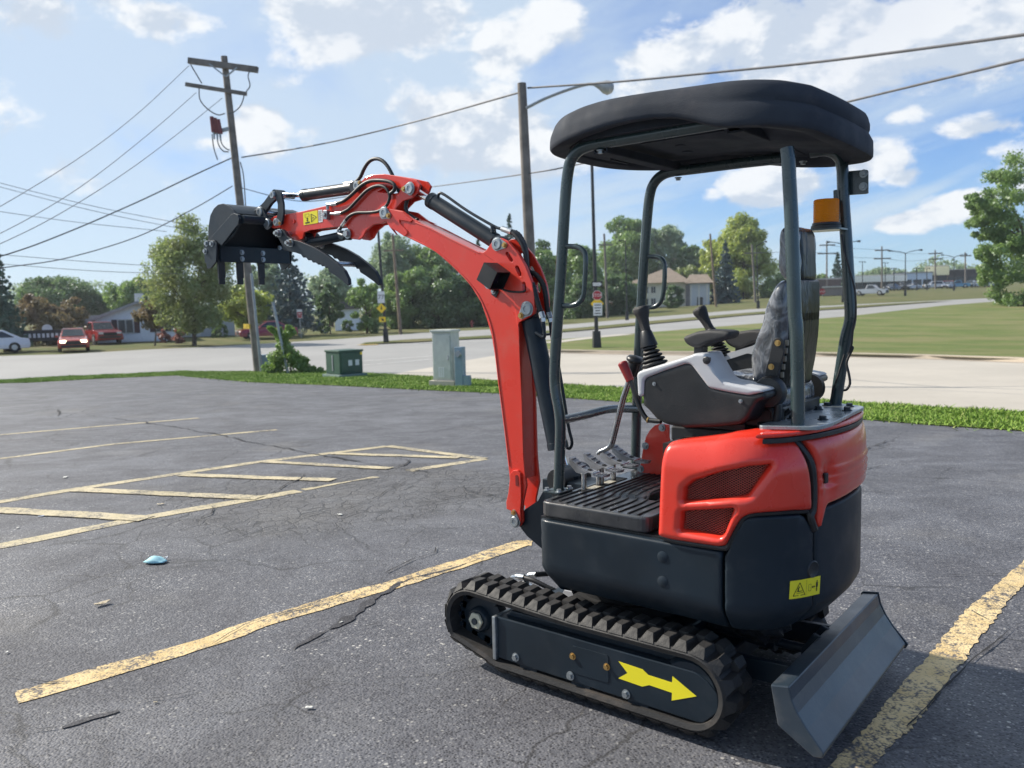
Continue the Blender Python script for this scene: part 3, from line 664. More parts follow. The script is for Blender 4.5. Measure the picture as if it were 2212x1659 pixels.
# ---- undercarriage
def track_loop():
    pts = []
    def arc(cx, cz, R, a0, a1, n):
        for i in range(n+1):
            a = math.radians(a0+(a1-a0)*i/n); pts.append((cx+R*math.cos(a), cz+R*math.sin(a)))
    arc(-.462, .186, .126, 90, 215, 12)          # drive sprocket end, a little off the ground
    arc(-.33, .150, .102, 236, 270, 3)
    arc(.445, .170, .122, 270, 450, 16)          # idler end
    arc(0.0, .290, .001, 90, 91, 1)
    return pts
LOOPC = track_loop()
def loop_sample(n, off=0.0):
    P = np.array(LOOPC); Q = np.roll(P, -1, 0); L = np.linalg.norm(Q-P, axis=1); cum = np.concatenate([[0], np.cumsum(L)]); out = []
    for i in range(n):
        x = ((i+off)/n)*cum[-1]; k = min(len(P)-1, np.searchsorted(cum, x, 'right')-1); f = (x-cum[k])/max(L[k], 1e-9); p = P[k]+(Q[k]-P[k])*f
        x2 = x+.02; k2 = np.searchsorted(cum, x2 % cum[-1], 'right')-1; f2 = ((x2 % cum[-1])-cum[k2])/max(L[k2], 1e-9); p2 = P[k2]+(Q[k2]-P[k2])*f2
        d = p2-p; d /= np.linalg.norm(d); out.append((p, d, np.array([d[1], -d[0]])))   # outward normal for this winding
    return out
bm = B()   # one tread lug: block with a long bevelled shoulder towards the belt edge
def lug_mesh():
    bm = B(); w = .088
    bl = [(-.026, 0), (.026, 0), (.026, w), (-.026, w)]
    lo = [bm.verts.new((x, y, -.002)) for x, y in bl]
    tp = [bm.verts.new(p) for p in ((-.013, .030, .024), (.013, .024, .024), (.013, .062, .024), (.018, .066, .023), (.016, w-.004, .023), (-.014, w-.004, .023))]
    bm.faces.new(tp); bm.faces.new((lo[0], lo[1], tp[1], tp[0])); bm.faces.new((lo[1], lo[2], tp[4], tp[3], tp[2], tp[1])); bm.faces.new((lo[2], lo[3], tp[5], tp[4])); bm.faces.new((lo[3], lo[0], tp[0], tp[5])); bm.faces.new(lo[::-1])
    return bm
LUG = None
def track(side):
    global LUG
    yc = .38*side
    S = loop_sample(150); bm = B(); prof = [(-.09, .0), (-.082, .010), (.082, .010), (.09, .0), (.085, -.016), (-.085, -.016)]
    rings = [[(p[0]+n[0]*o, yc+y, p[1]+n[1]*o) for y, o in prof] for p, d, n in S]
    R = [[bm.verts.new(v) for v in r] for r in rings]
    for i in range(len(R)):
        a, b = R[i], R[(i+1) % len(R)]
        for j in range(6): bm.faces.new((a[j], a[(j+1) % 6], b[(j+1) % 6], b[j]))
    belt = obj('rubber_track', bm, RUB, EX, smooth=50)
    for row in (0, 1):
        for p, d, n in loop_sample(44, .5*row):
            ys = -1 if row == 0 else 1          # row 0 grows from the near edge, row 1 from the far edge
            M = Matrix(((-d[0], 0, n[0]), (0, 1, 0), (-d[1], 0, n[1])))
            if ys > 0: M = M @ Matrix(((-1, 0, 0), (0, -1, 0), (0, 0, 1)))
            pos = (p[0]+n[0]*.009, yc-.0885 if row == 0 else yc+.0885, p[1]+n[1]*.009)
            if LUG is None:
                LUG = obj('tread_lug', lug_mesh(), RUB); LUG.parent = belt; LUG.location = pos; LUG.rotation_mode = 'QUATERNION'; LUG.rotation_quaternion = M.to_quaternion()
            else: copy_part(LUG, belt, pos, M.to_quaternion())
    # inner guide teeth
    bm = B()
    for p, d, n in loop_sample(40, .25):
        M = Matrix(((d[0], 0, n[0]), (0, 1, 0), (d[1], 0, n[1]))); box(bm, (p[0]-n[0]*.028, yc, p[1]-n[1]*.028), (.03, .05, .03), M)
    obj('guide_teeth', bm, RUB, belt, kind='stuff')
    return belt
NEAR_TRACK = track(-1); FAR_TRACK = track(1)
def undercarriage_side(side):
    y = .47*side; f = -1*side   # outward
    yo = lambda d: (abs(y)-d)*side
    outer = rounded([(-.35, .236), (.47, .236), (.51, .215), (.546, .180), (.546, .128), (.525, .105), (.49, .071), (-.35, .076)], .012, 2)
    bm = B(); prism(bm, outer, yo(.016), yo(.14)); tf = obj('track_frame', bm, SLATE, EX, bevel=.004)
    bm = B(); prism(bm, [(-.356, .238), (-.340, .238), (-.340, .070), (-.356, .070)], yo(.004), yo(.14)); obj('frame_flange', bm, ZINC if side < 0 else SLATE, tf, bevel=.003)
    bm = B(); prism(bm, [(-.33, .232), (.47, .232), (.47, .258), (-.30, .258)], yo(.05), yo(.13)); obj('frame_top', bm, SLATE, tf, bevel=.006)
    # sprocket with its hub, spokes and studs
    bm = B(); c = (-.462, 0, .186)
    lathe(bm, (c[0], yo(.085), c[2]), (0, 1, 0), [(.098, -.02), (.106, -.02), (.106, .02), (.098, .02), (.095, .0)], 28)
    for k in range(5):
        a = k*2*math.pi/5+.5; d = Vector((math.cos(a), 0, math.sin(a))); n = Vector((-d.z, 0, d.x)); M = Matrix((d, Vector((0, 1, 0)), n)).transposed(); box(bm, (c[0]+d.x*.067, yo(.085), c[2]+d.z*.067), (.07, .02, .028), M)
    for k in range(16):
        a = k*2*math.pi/16; d = Vector((math.cos(a), 0, math.sin(a))); n = Vector((-d.z, 0, d.x)); M = Matrix((d, Vector((0, 1, 0)), n)).transposed(); box(bm, (c[0]+d.x*.108, yo(.07), c[2]+d.z*.108), (.02, .03, .016), M)
    lathe(bm, (c[0], yo(.09), c[2]), (0, -side*-1, 0), [(.001, .0), (.05, .0), (.05, .04), (.042, .05), (.001, .05)], 20)
    sp_ = obj('sprocket', bm, SLATE, EX, smooth=True)
    bm = B(); lathe(bm, (c[0], yo(.04), c[2]), (0, side, 0), [(.001, 0), (.034, 0), (.034, .012), (.001, .012)], 6); hb = obj('hub_nut', bm, CREAM, sp_, bevel=.003)
    bm = B(); cyl(bm, (c[0], yo(.03), c[2]), (c[0], yo(.022), c[2]), .013, n=12); obj('hub_cap', bm, SLATE, hb)
    for x in (-.20, .03, .26):
        bm = B(); lathe(bm, (x, yo(.02), .075), (0, -side, 0), [(.001, 0), (.04, 0), (.044, .02), (.044, .05), (.03, .055), (.03, .09), (.044, .095), (.044, .13), (.001, .13)], 18)
        obj('track_roller', bm, SLATE, EX, smooth=True)
    bm = B(); lathe(bm, (.445, yo(.02), .170), (0, -side, 0), [(.03, 0), (.09, .0), (.104, .02), (.104, .05), (.085, .06), (.085, .1), (.104, .11), (.104, .14), (.001, .14)], 26); obj('idler_wheel', bm, SLATE, EX, smooth=True)
    if side < 0:
        cov = [at(z6(*p), 'y', -.455)[[0, 2]] for p in ((985, 640), (1222, 705), (1225, 885), (985, 815))]
        bm = B(); plate(bm, rounded([tuple(c) for c in cov], .012), -.452, -.4565, step=None); obj('access_cover', bm, SLATE, tf, bevel=.0015)
        for p, k, s in (((625, 716), BOLT_Z, 1.0), ((993, 710), BOLT_B, .8), ((1212, 778), BOLT_B, .8), ((978, 836), BOLT_Z, 1.0), ((1337, 955), BOLT_Z, 1.0)):
            bolt(tf, at(z6(*p), 'y', -.455), kind=k, sc=s)
        arrow = [tuple(at(z6(*p), 'y', -.455)[[0, 2]]) for p in ((1288, 745), (1443, 797), (1480, 833), (1632, 882), (1635, 840), (1790, 970), (1630, 997), (1632, 947), (1485, 897), (1440, 907), (1285, 853), (1345, 820))]
        bm = B(); plate(bm, arrow, -.4535, -.4553); obj('direction_arrow', bm, YELLOW, tf)
undercarriage_side(-1); undercarriage_side(1)
bm = B(); box(bm, (0, 0, .20), (.62, .50, .11)); box(bm, (0, 0, .16), (.30, .62, .10)); box(bm, (.30, 0, .15), (.3, .34, .08)); obj('undercarriage_frame', bm, SLATE, EX, bevel=.01)
bm = B(); cyl(bm, (0, 0, .25), (0, 0, .345), .24, n=40); cyl(bm, (0, 0, .275), (0, 0, .30), .262, n=40); obj('swing_bearing', bm, DARK, EX, smooth=True)
# pale guard plate and hydraulic motor fittings at the front of the frame
q = [at(z6(*p), 'y', -.20) for p in ((935, 285), (1085, 318), (1050, 390), (908, 345))]
bm = B(); vs = [bm.verts.new(v) for v in q]; f = bm.faces.new(vs); e = bmesh.ops.extrude_face_region(bm, geom=[f]); [setattr(v, 'co', v.co+Vector((0, .006, 0))) for v in e['geom'] if isinstance(v, bmesh.types.BMVert)]
obj('guard_plate', bm, mat('pale_plate', (.72, .72, .75), .3, metal=.3, var=.08), EX)
bm = B()
for dy in (0, .05): lathe(bm, at(z6(600+90*dy/.05, 268), 'y', -.15+dy), (0, 0, 1), [(.001, 0), (.026, 0), (.026, .012), (.014, .014), (.014, .035), (.010, .036), (.001, .036)], 10)
ft = obj('hydraulic_fitting', bm, STEEL, EX, smooth=True)
a = at(z6(600, 230), 'y', -.15)
bm = B(); tube(bm, [a, at(z6(600, 200), 'y', -.15), at(z6(640, 196), 'y', -.15)], .007, 8); cyl(bm, at(z6(630, 197), 'y', -.15), at(z6(680, 203), 'y', -.15), .013, n=10); cyl(bm, at(z6(712, 188), 'y', -.10), at(z6(758, 183), 'y', -.10), .012, n=10); tube(bm, [at(z6(672, 225), 'y', -.1), at(z6(680, 200), 'y', -.1), at(z6(715, 188), 'y', -.1)], .007, 8); obj('elbow', bm, STEEL, ft, smooth=True)
bm = B(); tube(bm, [at(z6(675, 203), 'y', -.15), at(z6(740, 222), 'y', -.15), at(z6(820, 262), 'y', -.14), at(z6(900, 300), 'y', -.12), at(z6(980, 350), 'y', -.08)], .011, 10, ripple=.006); tube(bm, [at(z6(755, 183), 'y', -.10), at(z6(830, 178), 'y', -.05)], .011, 10, k=1); obj('hydraulic_hose', bm, HOSE, EX, smooth=60)

# ---- dozer blade
bp = [(.715, .270), (.770, .279), (.779, .24), (.796, .205), (.824, .165), (.872, .108), (.868, .092), (.842, .088), (.737, .152)]
bm = B(); prism(bm, bp, -.47, .47); bl = obj('dozer_blade', bm, BLADE, EX, bevel=.004, seg=2, ang=28)
bm = B(); prism(bm, [(.708, .268), (.716, .276), (.772, .284), (.782, .24), (.80, .203), (.828, .163), (.88, .106), (.872, .088), (.842, .082), (.728, .150)], .4705, .478); obj('blade_end_plate', bm, BLADE, bl, bevel=.002)
for sy in (-1, 1):
    bm = B(); L = [(.30, .15), (.30, .21), (.55, .215), (.735, .225), (.735, .15), (.55, .145)]; prism(bm, L, sy*.20-.012, sy*.20+.012); obj('blade_arm', bm, SLATE, EX, bevel=.003)
bm = B(); cyl(bm, (.28, 0, .22), (.56, 0, .20), .032, n=16); cyl(bm, (.56, 0, .20), (.72, 0, .20), .016, n=12); obj('blade_cylinder', bm, SLATE, EX, smooth=True)
for y in (-.043, .043):
    bm = B(); prism(bm, [(.66, .16), (.73, .155), (.73, .27), (.70, .28), (.66, .22)], y-.007, y+.007); obj('blade_bracket', bm, SLATE, bl, bevel=.002)
def wrap_mat():
    m = bpy.data.materials.new('plastic_wrap'); t = NT(m); t.col((.02, .022, .025)); t.rough(.3); t.bump(t.noise(60, 5, .7), 1.0, .02); return m
bm = B(); bmesh.ops.create_icosphere(bm, subdivisions=3, radius=1)
for v in bm.verts:
    n_ = 1+.25*math.sin(v.co.x*7+v.co.z*5)*math.cos(v.co.y*6); v.co = Vector((.50+v.co.x*.10*n_, -.02+v.co.y*.07*n_, .27+v.co.z*.07*n_))
obj('wrapped_hoses', bm, wrap_mat(), EX, smooth=True)

# ---- upper body: a wall that follows the plan outline of the house
XF, YB, RR, rf = -.155, .44, .80, .22
half = [(XF, 0.0), (XF, -.39)]
for k in range(1, 9): a = math.pi+math.pi/2*k/8; half.append((XF+.05+.05*math.cos(a), -.39+.05*math.sin(a)))
cxr = math.sqrt((RR-rf)**2-(YB-rf)**2); aend = math.degrees(math.atan2(-(YB-rf), cxr))
for x in np.linspace(-.08, cxr-.02, 13): half.append((float(x), -YB))
for k in range(0, 13): a = math.radians(-90+(aend+90)*k/12); half.append((cxr+rf*math.cos(a), -(YB-rf)+rf*math.sin(a)))
for k in range(1, 9): a = math.radians(aend*(1-k/8)); half.append((RR*math.cos(a), RR*math.sin(a)))
PLAN = np.array(half+[(x, -y) for x, y in half[::-1][1:-1]])
_nx = np.roll(PLAN, -1, 0); _len = np.linalg.norm(_nx-PLAN, axis=1); _cum = np.concatenate([[0], np.cumsum(_len)]); PERI = _cum[-1]
def plan_pt(u):
    u = u % PERI; k = int(np.searchsorted(_cum, u, 'right')-1); k = min(k, len(PLAN)-1); f = (u-_cum[k])/max(_len[k], 1e-9); p = PLAN[k]+(_nx[k]-PLAN[k])*f
    def nrm(j): d = _nx[j]-PLAN[j]; d = d/np.linalg.norm(d); return np.array([d[1], -d[0]])
    n = nrm(k)*(1-abs(f-.5))+(nrm((k+1) % len(PLAN))*max(0, f-.5)+nrm(k-1)*max(0, .5-f)); return p, n/np.linalg.norm(n)
def wall(u, v, off):
    p, n = plan_pt(u)
    if v < .45: off = off-(.45-v)*.85
    q = p+n*off; return (q[0], q[1], v)
def on_wall(p, extra=0.0):
    v = ray(*p); o = CAM[:2]; dd = v[:2]; best = None
    for k in range(len(PLAN)):
        a = PLAN[k]; e = _nx[k]-a; den = dd[0]*e[1]-dd[1]*e[0]
        if abs(den) < 1e-12: continue
        w = a-o; t = (w[0]*e[1]-w[1]*e[0])/den; s = (w[0]*dd[1]-w[1]*dd[0])/den
        if t > 0 and -1e-6 <= s <= 1+1e-6 and (best is None or t < best[0]): best = (t, _cum[k]+s*_len[k])
    if best is None: return None
    return (best[1], CAM[2]+best[0]*v[2])
W = lambda z, *pts: [on_wall(z(*p)) for p in pts]
U_of = lambda z, p: on_wall(z(*p))[0]
uR = _cum[len(half)-1]          # middle of the rear
uS = U_of(z5, (1745, 605))      # seam between side cover and rear door
uP = U_of(z5, (1250, 1000))     # seam between side skirt and rear quarter
def closed_wall(bm, off, v0, v1, vstep=None, top=True, bottom=True, u0=0, u1=None, n=140):
    us = np.linspace(0, PERI, n, endpoint=False); rings = [[wall(u, v, off) for u in us] for v in (v0, v1)]
    R = [[bm.verts.new(p) for p in r] for r in rings]
    for i in range(n): bm.faces.new((R[0][i], R[0][(i+1) % n], R[1][(i+1) % n], R[1][i]))
    if bottom: bm.faces.new(R[0][::-1])
    if top: bm.faces.new(R[1])
bm = B(); closed_wall(bm, -.035, .36, .63); obj('turntable_body', bm, DARK, EX)
# deck under the floor, and the engine bay block behind the covers
bm = B()
bay = [(.33, -.40), (.54, -.40), (.66, -.30), (.75, -.15), (.765, 0), (.75, .15), (.66, .30), (.54, .40), (.33, .40)]
lo = [bm.verts.new((x, y, .62)) for x, y in bay]; hi = [bm.verts.new((x, y, .945)) for x, y in bay]
for i in range(len(bay)): bm.faces.new((lo[i], lo[(i+1) % len(bay)], hi[(i+1) % len(bay)], hi[i]))
bm.faces.new(hi); obj('engine_bay', bm, DARK, EX)
SK = W(z5, (165, 652), (178, 656), (400, 697), (700, 752), (1000, 806), (1250, 851))
def zline(a, b): return lambda u: a[1]+(b[1]-a[1])*(u-a[0])/(b[0]-a[0])
vtop = SK[-1][1]; BOT = .372
def skirt(name, u0, u1, top_pts, m, label=None):
    "panel from BOT up to a top line given as (u,v) points running from u0 to u1"
    poly = [(u0, BOT), (u1, BOT)]+top_pts[::-1]
    lower = resample(poly, .02); bm = B(); slab(bm, lower, [], wall, -.03, .004, step=.025, edge_r=.010); return obj(name, bm, m, EX, smooth=True, label=label)
side_skirt = skirt('side_skirt', .02, uP-.004, [(.02, .636), (.2, .636), (.5, .636), (uP-.004, .634)], SLATE)
far_skirt = skirt('side_skirt', PERI-uP+.004, PERI-.02, [(PERI-uP+.004, .634), (PERI-.02, .636)], SLATE)
# rear quarter: the tall dark weight panel with a raised top
QL = W(z5, (1275, 842), (1300, 770), (1325, 712), (1355, 668), (1395, 645), (1450, 640), (1560, 634), (1690, 626))
qr = W(z5, (1722, 640), (1752, 690), (1772, 735))
top_line = [(uP+.004, QL[0][1]-.02)]+QL+qr
RQ = uR*2-qr[-1][0]
zr = .758; us_ = qr[-1][0]
rear_top = [(us_+.005, qr[-1][1]-.004), (us_+.05, zr-.006), (uR, zr), (RQ-.05, zr-.006), (RQ-.005, qr[-1][1]-.004)]
quarter = skirt('quarter_panel', uP+.004, us_+.001, top_line, SLATE_P)
rear = skirt('rear_counterweight', us_+.004, RQ-.004, [(p[0], p[1]) for p in rear_top], SLATE_P)
far_quarter = skirt('quarter_panel', RQ, PERI-uP-.004, [(RQ, qr[-1][1])]+[(2*uR-u, v) for u, v in top_line[::-1][1:]], SLATE_P)
# round dimples and button caps on the panels
for p in ((902, 873), (902, 1017)):
    u, v = on_wall(z5(*p)); c, n = plan_pt(u); bm = B(); lathe(bm, wall(u, v, .003), (n[0], n[1], 0), [(.001, .006), (.012, .005), (.019, .002), (.019, -.003), (.001, -.003)], 18); obj('button_cap', bm, SLATE, side_skirt, smooth=True)
u, v = on_wall(z5(1765, 945)); c, n = plan_pt(u); bm = B(); lathe(bm, wall(u, v, .002), (n[0], n[1], 0), [(.001, .003), (.020, .003), (.024, .005), (.028, .002), (.028, -.003), (.001, -.003)], 22); obj('filler_dimple', bm, BLACK, quarter, smooth=True)
# the red engine side cover with its two meshed vents
cov = W(z5, (880, 742), (884, 640), (890, 480), (898, 330), (905, 248), (925, 212), (985, 200), (1110, 188), (1300, 166), (1500, 153), (1620, 152), (1680, 172), (1706, 220), (1726, 320), (1742, 450), (1746, 560), (1742, 600), (1640, 602), (1500, 612), (1420, 620), (1365, 640), (1335, 680), (1300, 745), (1270, 806), (1230, 812), (1100, 793), (960, 772), (900, 757))
v1 = W(z5, (1030, 550), (1036, 470), (1085, 430), (1250, 378), (1400, 348), (1530, 336), (1400, 512), (1380, 520)); v2 = W(z5, (1012, 715), (1020, 612), (1060, 604), (1316, 588), (1262, 735), (1240, 754))
v1r = rounded(v1, .006, 3); v2r = rounded(v2, .006, 3)
bm = B()
def cov_map(u, v, off):
    k = max(0, (v-.87)/.10); p, n = plan_pt(u); off2 = off-.035*k*k; q = p+n*off2; return (q[0], q[1], v)
grow = lambda l, d: [tuple(np.array(p)+(np.array(p)-np.mean(l, 0))/np.linalg.norm(np.array(p)-np.mean(l, 0))*d) for p in l]
slab(bm, resample(rounded(cov, .012, 3), .008), [resample(v1r, .006), resample(v2r, .006)], cov_map, -.03, .022, step=.0085, edge_r=.022)
cover = obj('engine_side_cover', bm, RED, EX, smooth=65)
# sloped vent surround and the expanded metal
for vr in (v1r, v2r):
    bm = B(); slab(bm, resample(grow(vr, .004), .02), [], cov_map, -.055, -.05, step=.03); obj('vent_back', bm, DARK, cover)
    bm = B(); A = np.array(vr); mn, mx = A.min(0), A.max(0); px_, pz_ = .0135, .0075
    k0 = int(-(mx[1]-mn[1])/pz_)-2; k1 = int((mx[0]-mn[0])/px_*2)+4+abs(k0)
    for sgn in (1, -1):
        for k in range(-k1, k1):
            # lines (u-u0)/px ± (v-v0)/pz = k, cut where they leave the opening
            vv = np.linspace(mn[1], mx[1], 60); uu = mn[0]+px_*(k-sgn*(vv-mn[1])/pz_); ok = inside(uu, vv, vr); i = 0
            while i < 60:
                if ok[i]:
                    j = i
                    while j+1 < 60 and ok[j+1]: j += 1
                    if j > i:
                        idx = np.unique(np.linspace(i, j, max(2, (j-i)//8+2)).astype(int)); last = None
                        for q in idx:
                            a, b = (uu[q], vv[q]); w_ = .0021
                            r4 = [bm.verts.new(cov_map(a-w_, b, -.012)), bm.verts.new(cov_map(a, b+w_*.6, -.009)), bm.verts.new(cov_map(a+w_, b, -.012))]
                            if last: bm.faces.new((last[0], last[1], r4[1], r4[0])); bm.faces.new((last[1], last[2], r4[2], r4[1]))
                            last = r4
                    i = j+1
                else: i += 1
    obj('vent_mesh', bm, mat('mesh_red', (.56, .17, .13), .42, var=.2), cover, kind='stuff')
# the far cover, mirrored and plain
bm = B(); slab(bm, resample([(2*uR-u, v) for u, v in cov], .02), [], cov_map, -.03, .022, step=.03, edge_r=.022); obj('engine_side_cover', bm, RED, EX, smooth=65)
# rear door, with key recess and pressed ribs
dl = W(z5, (1738, 172), (1752, 240), (1778, 330), (1790, 480), (1785, 600), (1782, 680), (1800, 712))
u0 = dl[0][0]; vt_ = .985; ve = 1.0
door = [(dl[0][0], vt_-.01)]+dl[1:]+[(dl[-1][0]+.03, .762), (uR, .772), (2*uR-dl[-1][0]-.01, .766)]+[(2*uR-u, v) for u, v in dl[::-1][3:-1]]+[(2*uR-dl[0][0], vt_-.01)]
key = on_wall(z5(1838, 415))
def door_map(u, v, off):
    if off > -.02:
        for z_ in (.815, .842, .869):
            if v < .89: off = off+.006*math.exp(-((v-z_)/.008)**2)*max(0, min(1, (abs(u-uR)+.25)/.3)) if abs(u-uR) < .27 else off
        off = off-.020*math.exp(-(((u-key[0])/.03)**2+((v-key[1]-.005)/.045)**2))
    p, n = plan_pt(u); k = max(0, (v-.90)/.09); q = p+n*(off-.02*k*k); return (q[0], q[1], v)
bm = B(); slab(bm, resample(rounded(door, .014, 3), .009), [], door_map, -.03, .016, step=.010, edge_r=.016); rd = obj('rear_door', bm, RED, EX, smooth=65)
p, n = plan_pt(key[0]); bm = B(); M = Matrix(((-n[1], 0, n[0]), (n[0], 0, n[1]), (0, 1, 0))); box(bm, Vector((p[0]+n[0]*.001, p[1]+n[1]*.001, key[1])), (.018, .032, .016), M); obj('door_latch', bm, BLACK, rd, bevel=.003)
# black weather strip in the seam
bm = B(); st_ = W(z5, (1690, 172), (1728, 240), (1758, 330), (1768, 450), (1766, 590), (1752, 640), (1775, 715)); tube(bm, [cov_map(u, v, .002) for u, v in st_], .013, 8); obj('weather_strip', bm, BLACK, EX, smooth=True)
bm = B(); st_ = W(z5, (885, 752), (960, 780), (1100, 802), (1240, 822), (1275, 815), (1310, 745), (1345, 682), (1372, 645), (1425, 626), (1560, 616), (1740, 606)); tube(bm, [cov_map(u, v, -.004) for u, v in st_], .010, 8); obj('weather_strip', bm, BLACK, EX, smooth=True)
# hood top: red lid with a gasket, over the engine bay
def lid(name, pts, zf, zr_, m, th=.02, bev=.006):
    bm = B(); f = lambda x: zf+(zr_-zf)*(x-.3)/.5
    a = [bm.verts.new((x, y, f(x)-th)) for x, y in pts]; b = [bm.verts.new((x, y, f(x))) for x, y in pts]; n = len(pts)
    bm.faces.new(a[::-1]); bm.faces.new(b)
    for i in range(n): bm.faces.new((a[i], a[(i+1) % n], b[(i+1) % n], b[i]))
    return obj(name, bm, m, EX, bevel=bev)
def plan_ring(off, x_min): 
    L = [plan_pt(u) for u in np.linspace(0, PERI, 160, endpoint=False)]; L = [(p+n*off) for p, n in L]; return [(float(p[0]), float(p[1])) for p in L if p[0] > x_min]
lid('hood_top', plan_ring(-.035, .345), .945, .960, RED, .03)
cap = [(x, y) for x, y in plan_ring(.004, .60)]
lid('rear_cap_gasket', [(x, y) for x, y in plan_ring(.004, .645)], .978, .990, BLACK, .016, .003)
cap2 = [(x, y) for x, y in plan_ring(.006, .640)]
lid('rear_cap', cap2, .992, 1.006, RED, .014, .006)
# seat plinth and the red front bulkhead with its bolts
bm = B(); box(bm, (.42, 0, .95), (.30, .46, .05)); box(bm, (.40, -.02, .985), (.26, .40, .03)); obj('seat_plinth', bm, BLACK, EX, bevel=.006)
bm = B(); box(bm, (.26, .30, .83), (.20, .22, .23)); obj('valve_housing', bm, RED, EX, bevel=.006)
bh = [(z8(*p)) for p in ((1140, 850), (1168, 750), (1200, 560), (1225, 470), (1262, 405), (1320, 345), (1385, 325), (1475, 340), (1475, 470), (1500, 920))]
y_b = .185
BH = xz(y_b, bh); BH[0] = (BH[0][0], .700); BH[-1] = (BH[-1][0]+.02, .700)
bm = B(); plate(bm, BH, y_b+.010, y_b); bk = obj('front_bulkhead', bm, RED, EX, bevel=.002)
for p in ((1402, 370), (1222, 568), (1170, 818)): bolt(bk, at(z8(*p), 'y', y_b-.001), (0, -1, 0), .95)
# yellow warning sticker on the quarter panel
def sticker(quad, figs, parent, lift=.0012, base=YELLOW, mapf=None):
    "quad: four 3-D corners (tl,tr,br,bl), or (u,v) corners with a mapping; figs: strips and polygons in 0..1 sticker space"
    q = [Vector(v) for v in quad]
    if mapf: P = lambda u, v, k=1.0: mapf(*q[0].lerp(q[1], u).lerp(q[3].lerp(q[2], u), v), lift*k)
    else:
        nn = (q[1]-q[0]).cross(q[3]-q[0]).normalized()
        if nn.dot(Vector(CAM)-q[0]) < 0: nn = -nn
        P = lambda u, v, k=1.0: q[0].lerp(q[1], u).lerp(q[3].lerp(q[2], u), v)+nn*lift*k
    def poly(bm, pts, k, n=1):
        if n == 1: bm.faces.new([bm.verts.new(P(u, v, k)) for u, v in pts]); return
        G_ = [[bm.verts.new(P(i/n, j/3, k)) for j in range(4)] for i in range(n+1)]
        for i in range(n):
            for j in range(3): bm.faces.new((G_[i][j], G_[i+1][j], G_[i+1][j+1], G_[i][j+1]))
    bm = B(); poly(bm, rounded([(0, 0), (1, 0), (1, 1), (0, 1)], .05, 3), 1, 16 if mapf else 1); o = obj('warning_sticker', bm, base, parent)
    bm = B()
    for f in figs:
        if f[0] == 'line':
            _, x0, y0, x1, y1, w = f; d = np.array([x1-x0, y1-y0]); d = d/np.linalg.norm(d); e = np.array([-d[1], d[0]])*w/2
            pts = [(x0+e[0], y0+e[1]), (x1+e[0], y1+e[1]), (x1-e[0], y1-e[1]), (x0-e[0], y0-e[1])]
        elif f[0] == 'dot': pts = [(f[1]+f[3]*math.cos(a), f[2]+f[4]*math.sin(a)) for a in np.linspace(0, 6.283, 9)[:-1]]
        else: pts = f[1]
        poly(bm, pts, 1.9)
    obj('sticker_print', bm, INK, o)
    return o
FIG1 = [('line', .10, .85, .28, .15, .018), ('line', .28, .15, .46, .85, .018), ('line', .46, .85, .10, .85, .03), ('line', .2, .62, .36, .62, .04), ('line', .24, .42, .24, .62, .03), ('line', .2, .72, .40, .72, .02), ('dot', .27, .40, .018, .04), ('line', .5, .06, .5, .94, .006),
        ('line', .58, .34, .58, .7, .008), ('line', .66, .34, .66, .7, .008), ('line', .58, .34, .66, .34, .014), ('line', .58, .7, .66, .7, .014), ('line', .69, .52, .80, .52, .025), ('poly', [(.69, .52), (.73, .44), (.73, .60)]), ('poly', [(.80, .52), (.76, .44), (.76, .60)]),
        ('dot', .87, .24, .018, .045), ('poly', [(.835, .30), (.905, .30), (.90, .56), (.885, .56), (.885, .80), (.855, .80), (.855, .56), (.84, .56)])]
sq = [on_wall(z5(*p)) for p in ((1632, 1012), (1806, 980), (1800, 1085), (1626, 1117))]
sticker([Vector((u, v, 0)) for u, v in sq], FIG1, quarter, mapf=lambda u, v, w, k: wall(u, v, .0042+k))

# ---- floor, rails, pedals
bm = B(); fl = rounded([(-.148, -.430), (.292, -.430), (.292, -.20), (.135, -.20), (.135, .40), (.10, .430), (-.148, .430)], .04, 5)
a = [bm.verts.new((x, y, .645)) for x, y in fl]; b = [bm.verts.new((x, y, .699)) for x, y in fl]; bm.faces.new(a[::-1]); bm.faces.new(b)
for i in range(len(fl)): bm.faces.new((a[i], a[(i+1) % len(fl)], b[(i+1) % len(fl)], b[i]))
floor = obj('floor_plate', bm, FLOOR, EX, bevel=.008, seg=3)
bm = B(); box(bm, (.10, 0, .625), (.50, .84, .035)); obj('floor_support', bm, BLACK, EX)
ribs = [(-.115, -.40, -.15), (-.082, -.40, -.16), (-.045, -.41, .28), (-.008, -.41, .30), (.028, -.41, .31), (.064, -.41, .31), (.100, -.41, .32), (.136, -.41, .32), (.172, -.415, -.02), (.208, -.415, -.10), (.244, -.415, -.16)]
for i, (x, y0, y1) in enumerate(ribs):
    k = .0 if i < 3 else min(.045, .012*(i-2)); pts = [(x, y0, .700), (x, -.24, .700), (x-k, -.12, .700), (x-k, y1, .700)] if y1 > -.1 else [(x, y0, .700), (x, y1-.02, .700), (x-k*.4, y1, .700)]
    if i < 2: pts = [(x, y0, .700), (x, y1, .700)]
    bm = B(); tube(bm, pts, .0042, 6, k=5 if len(pts) > 2 else 1); obj('floor_rib', bm, BLACK, floor, smooth=True)
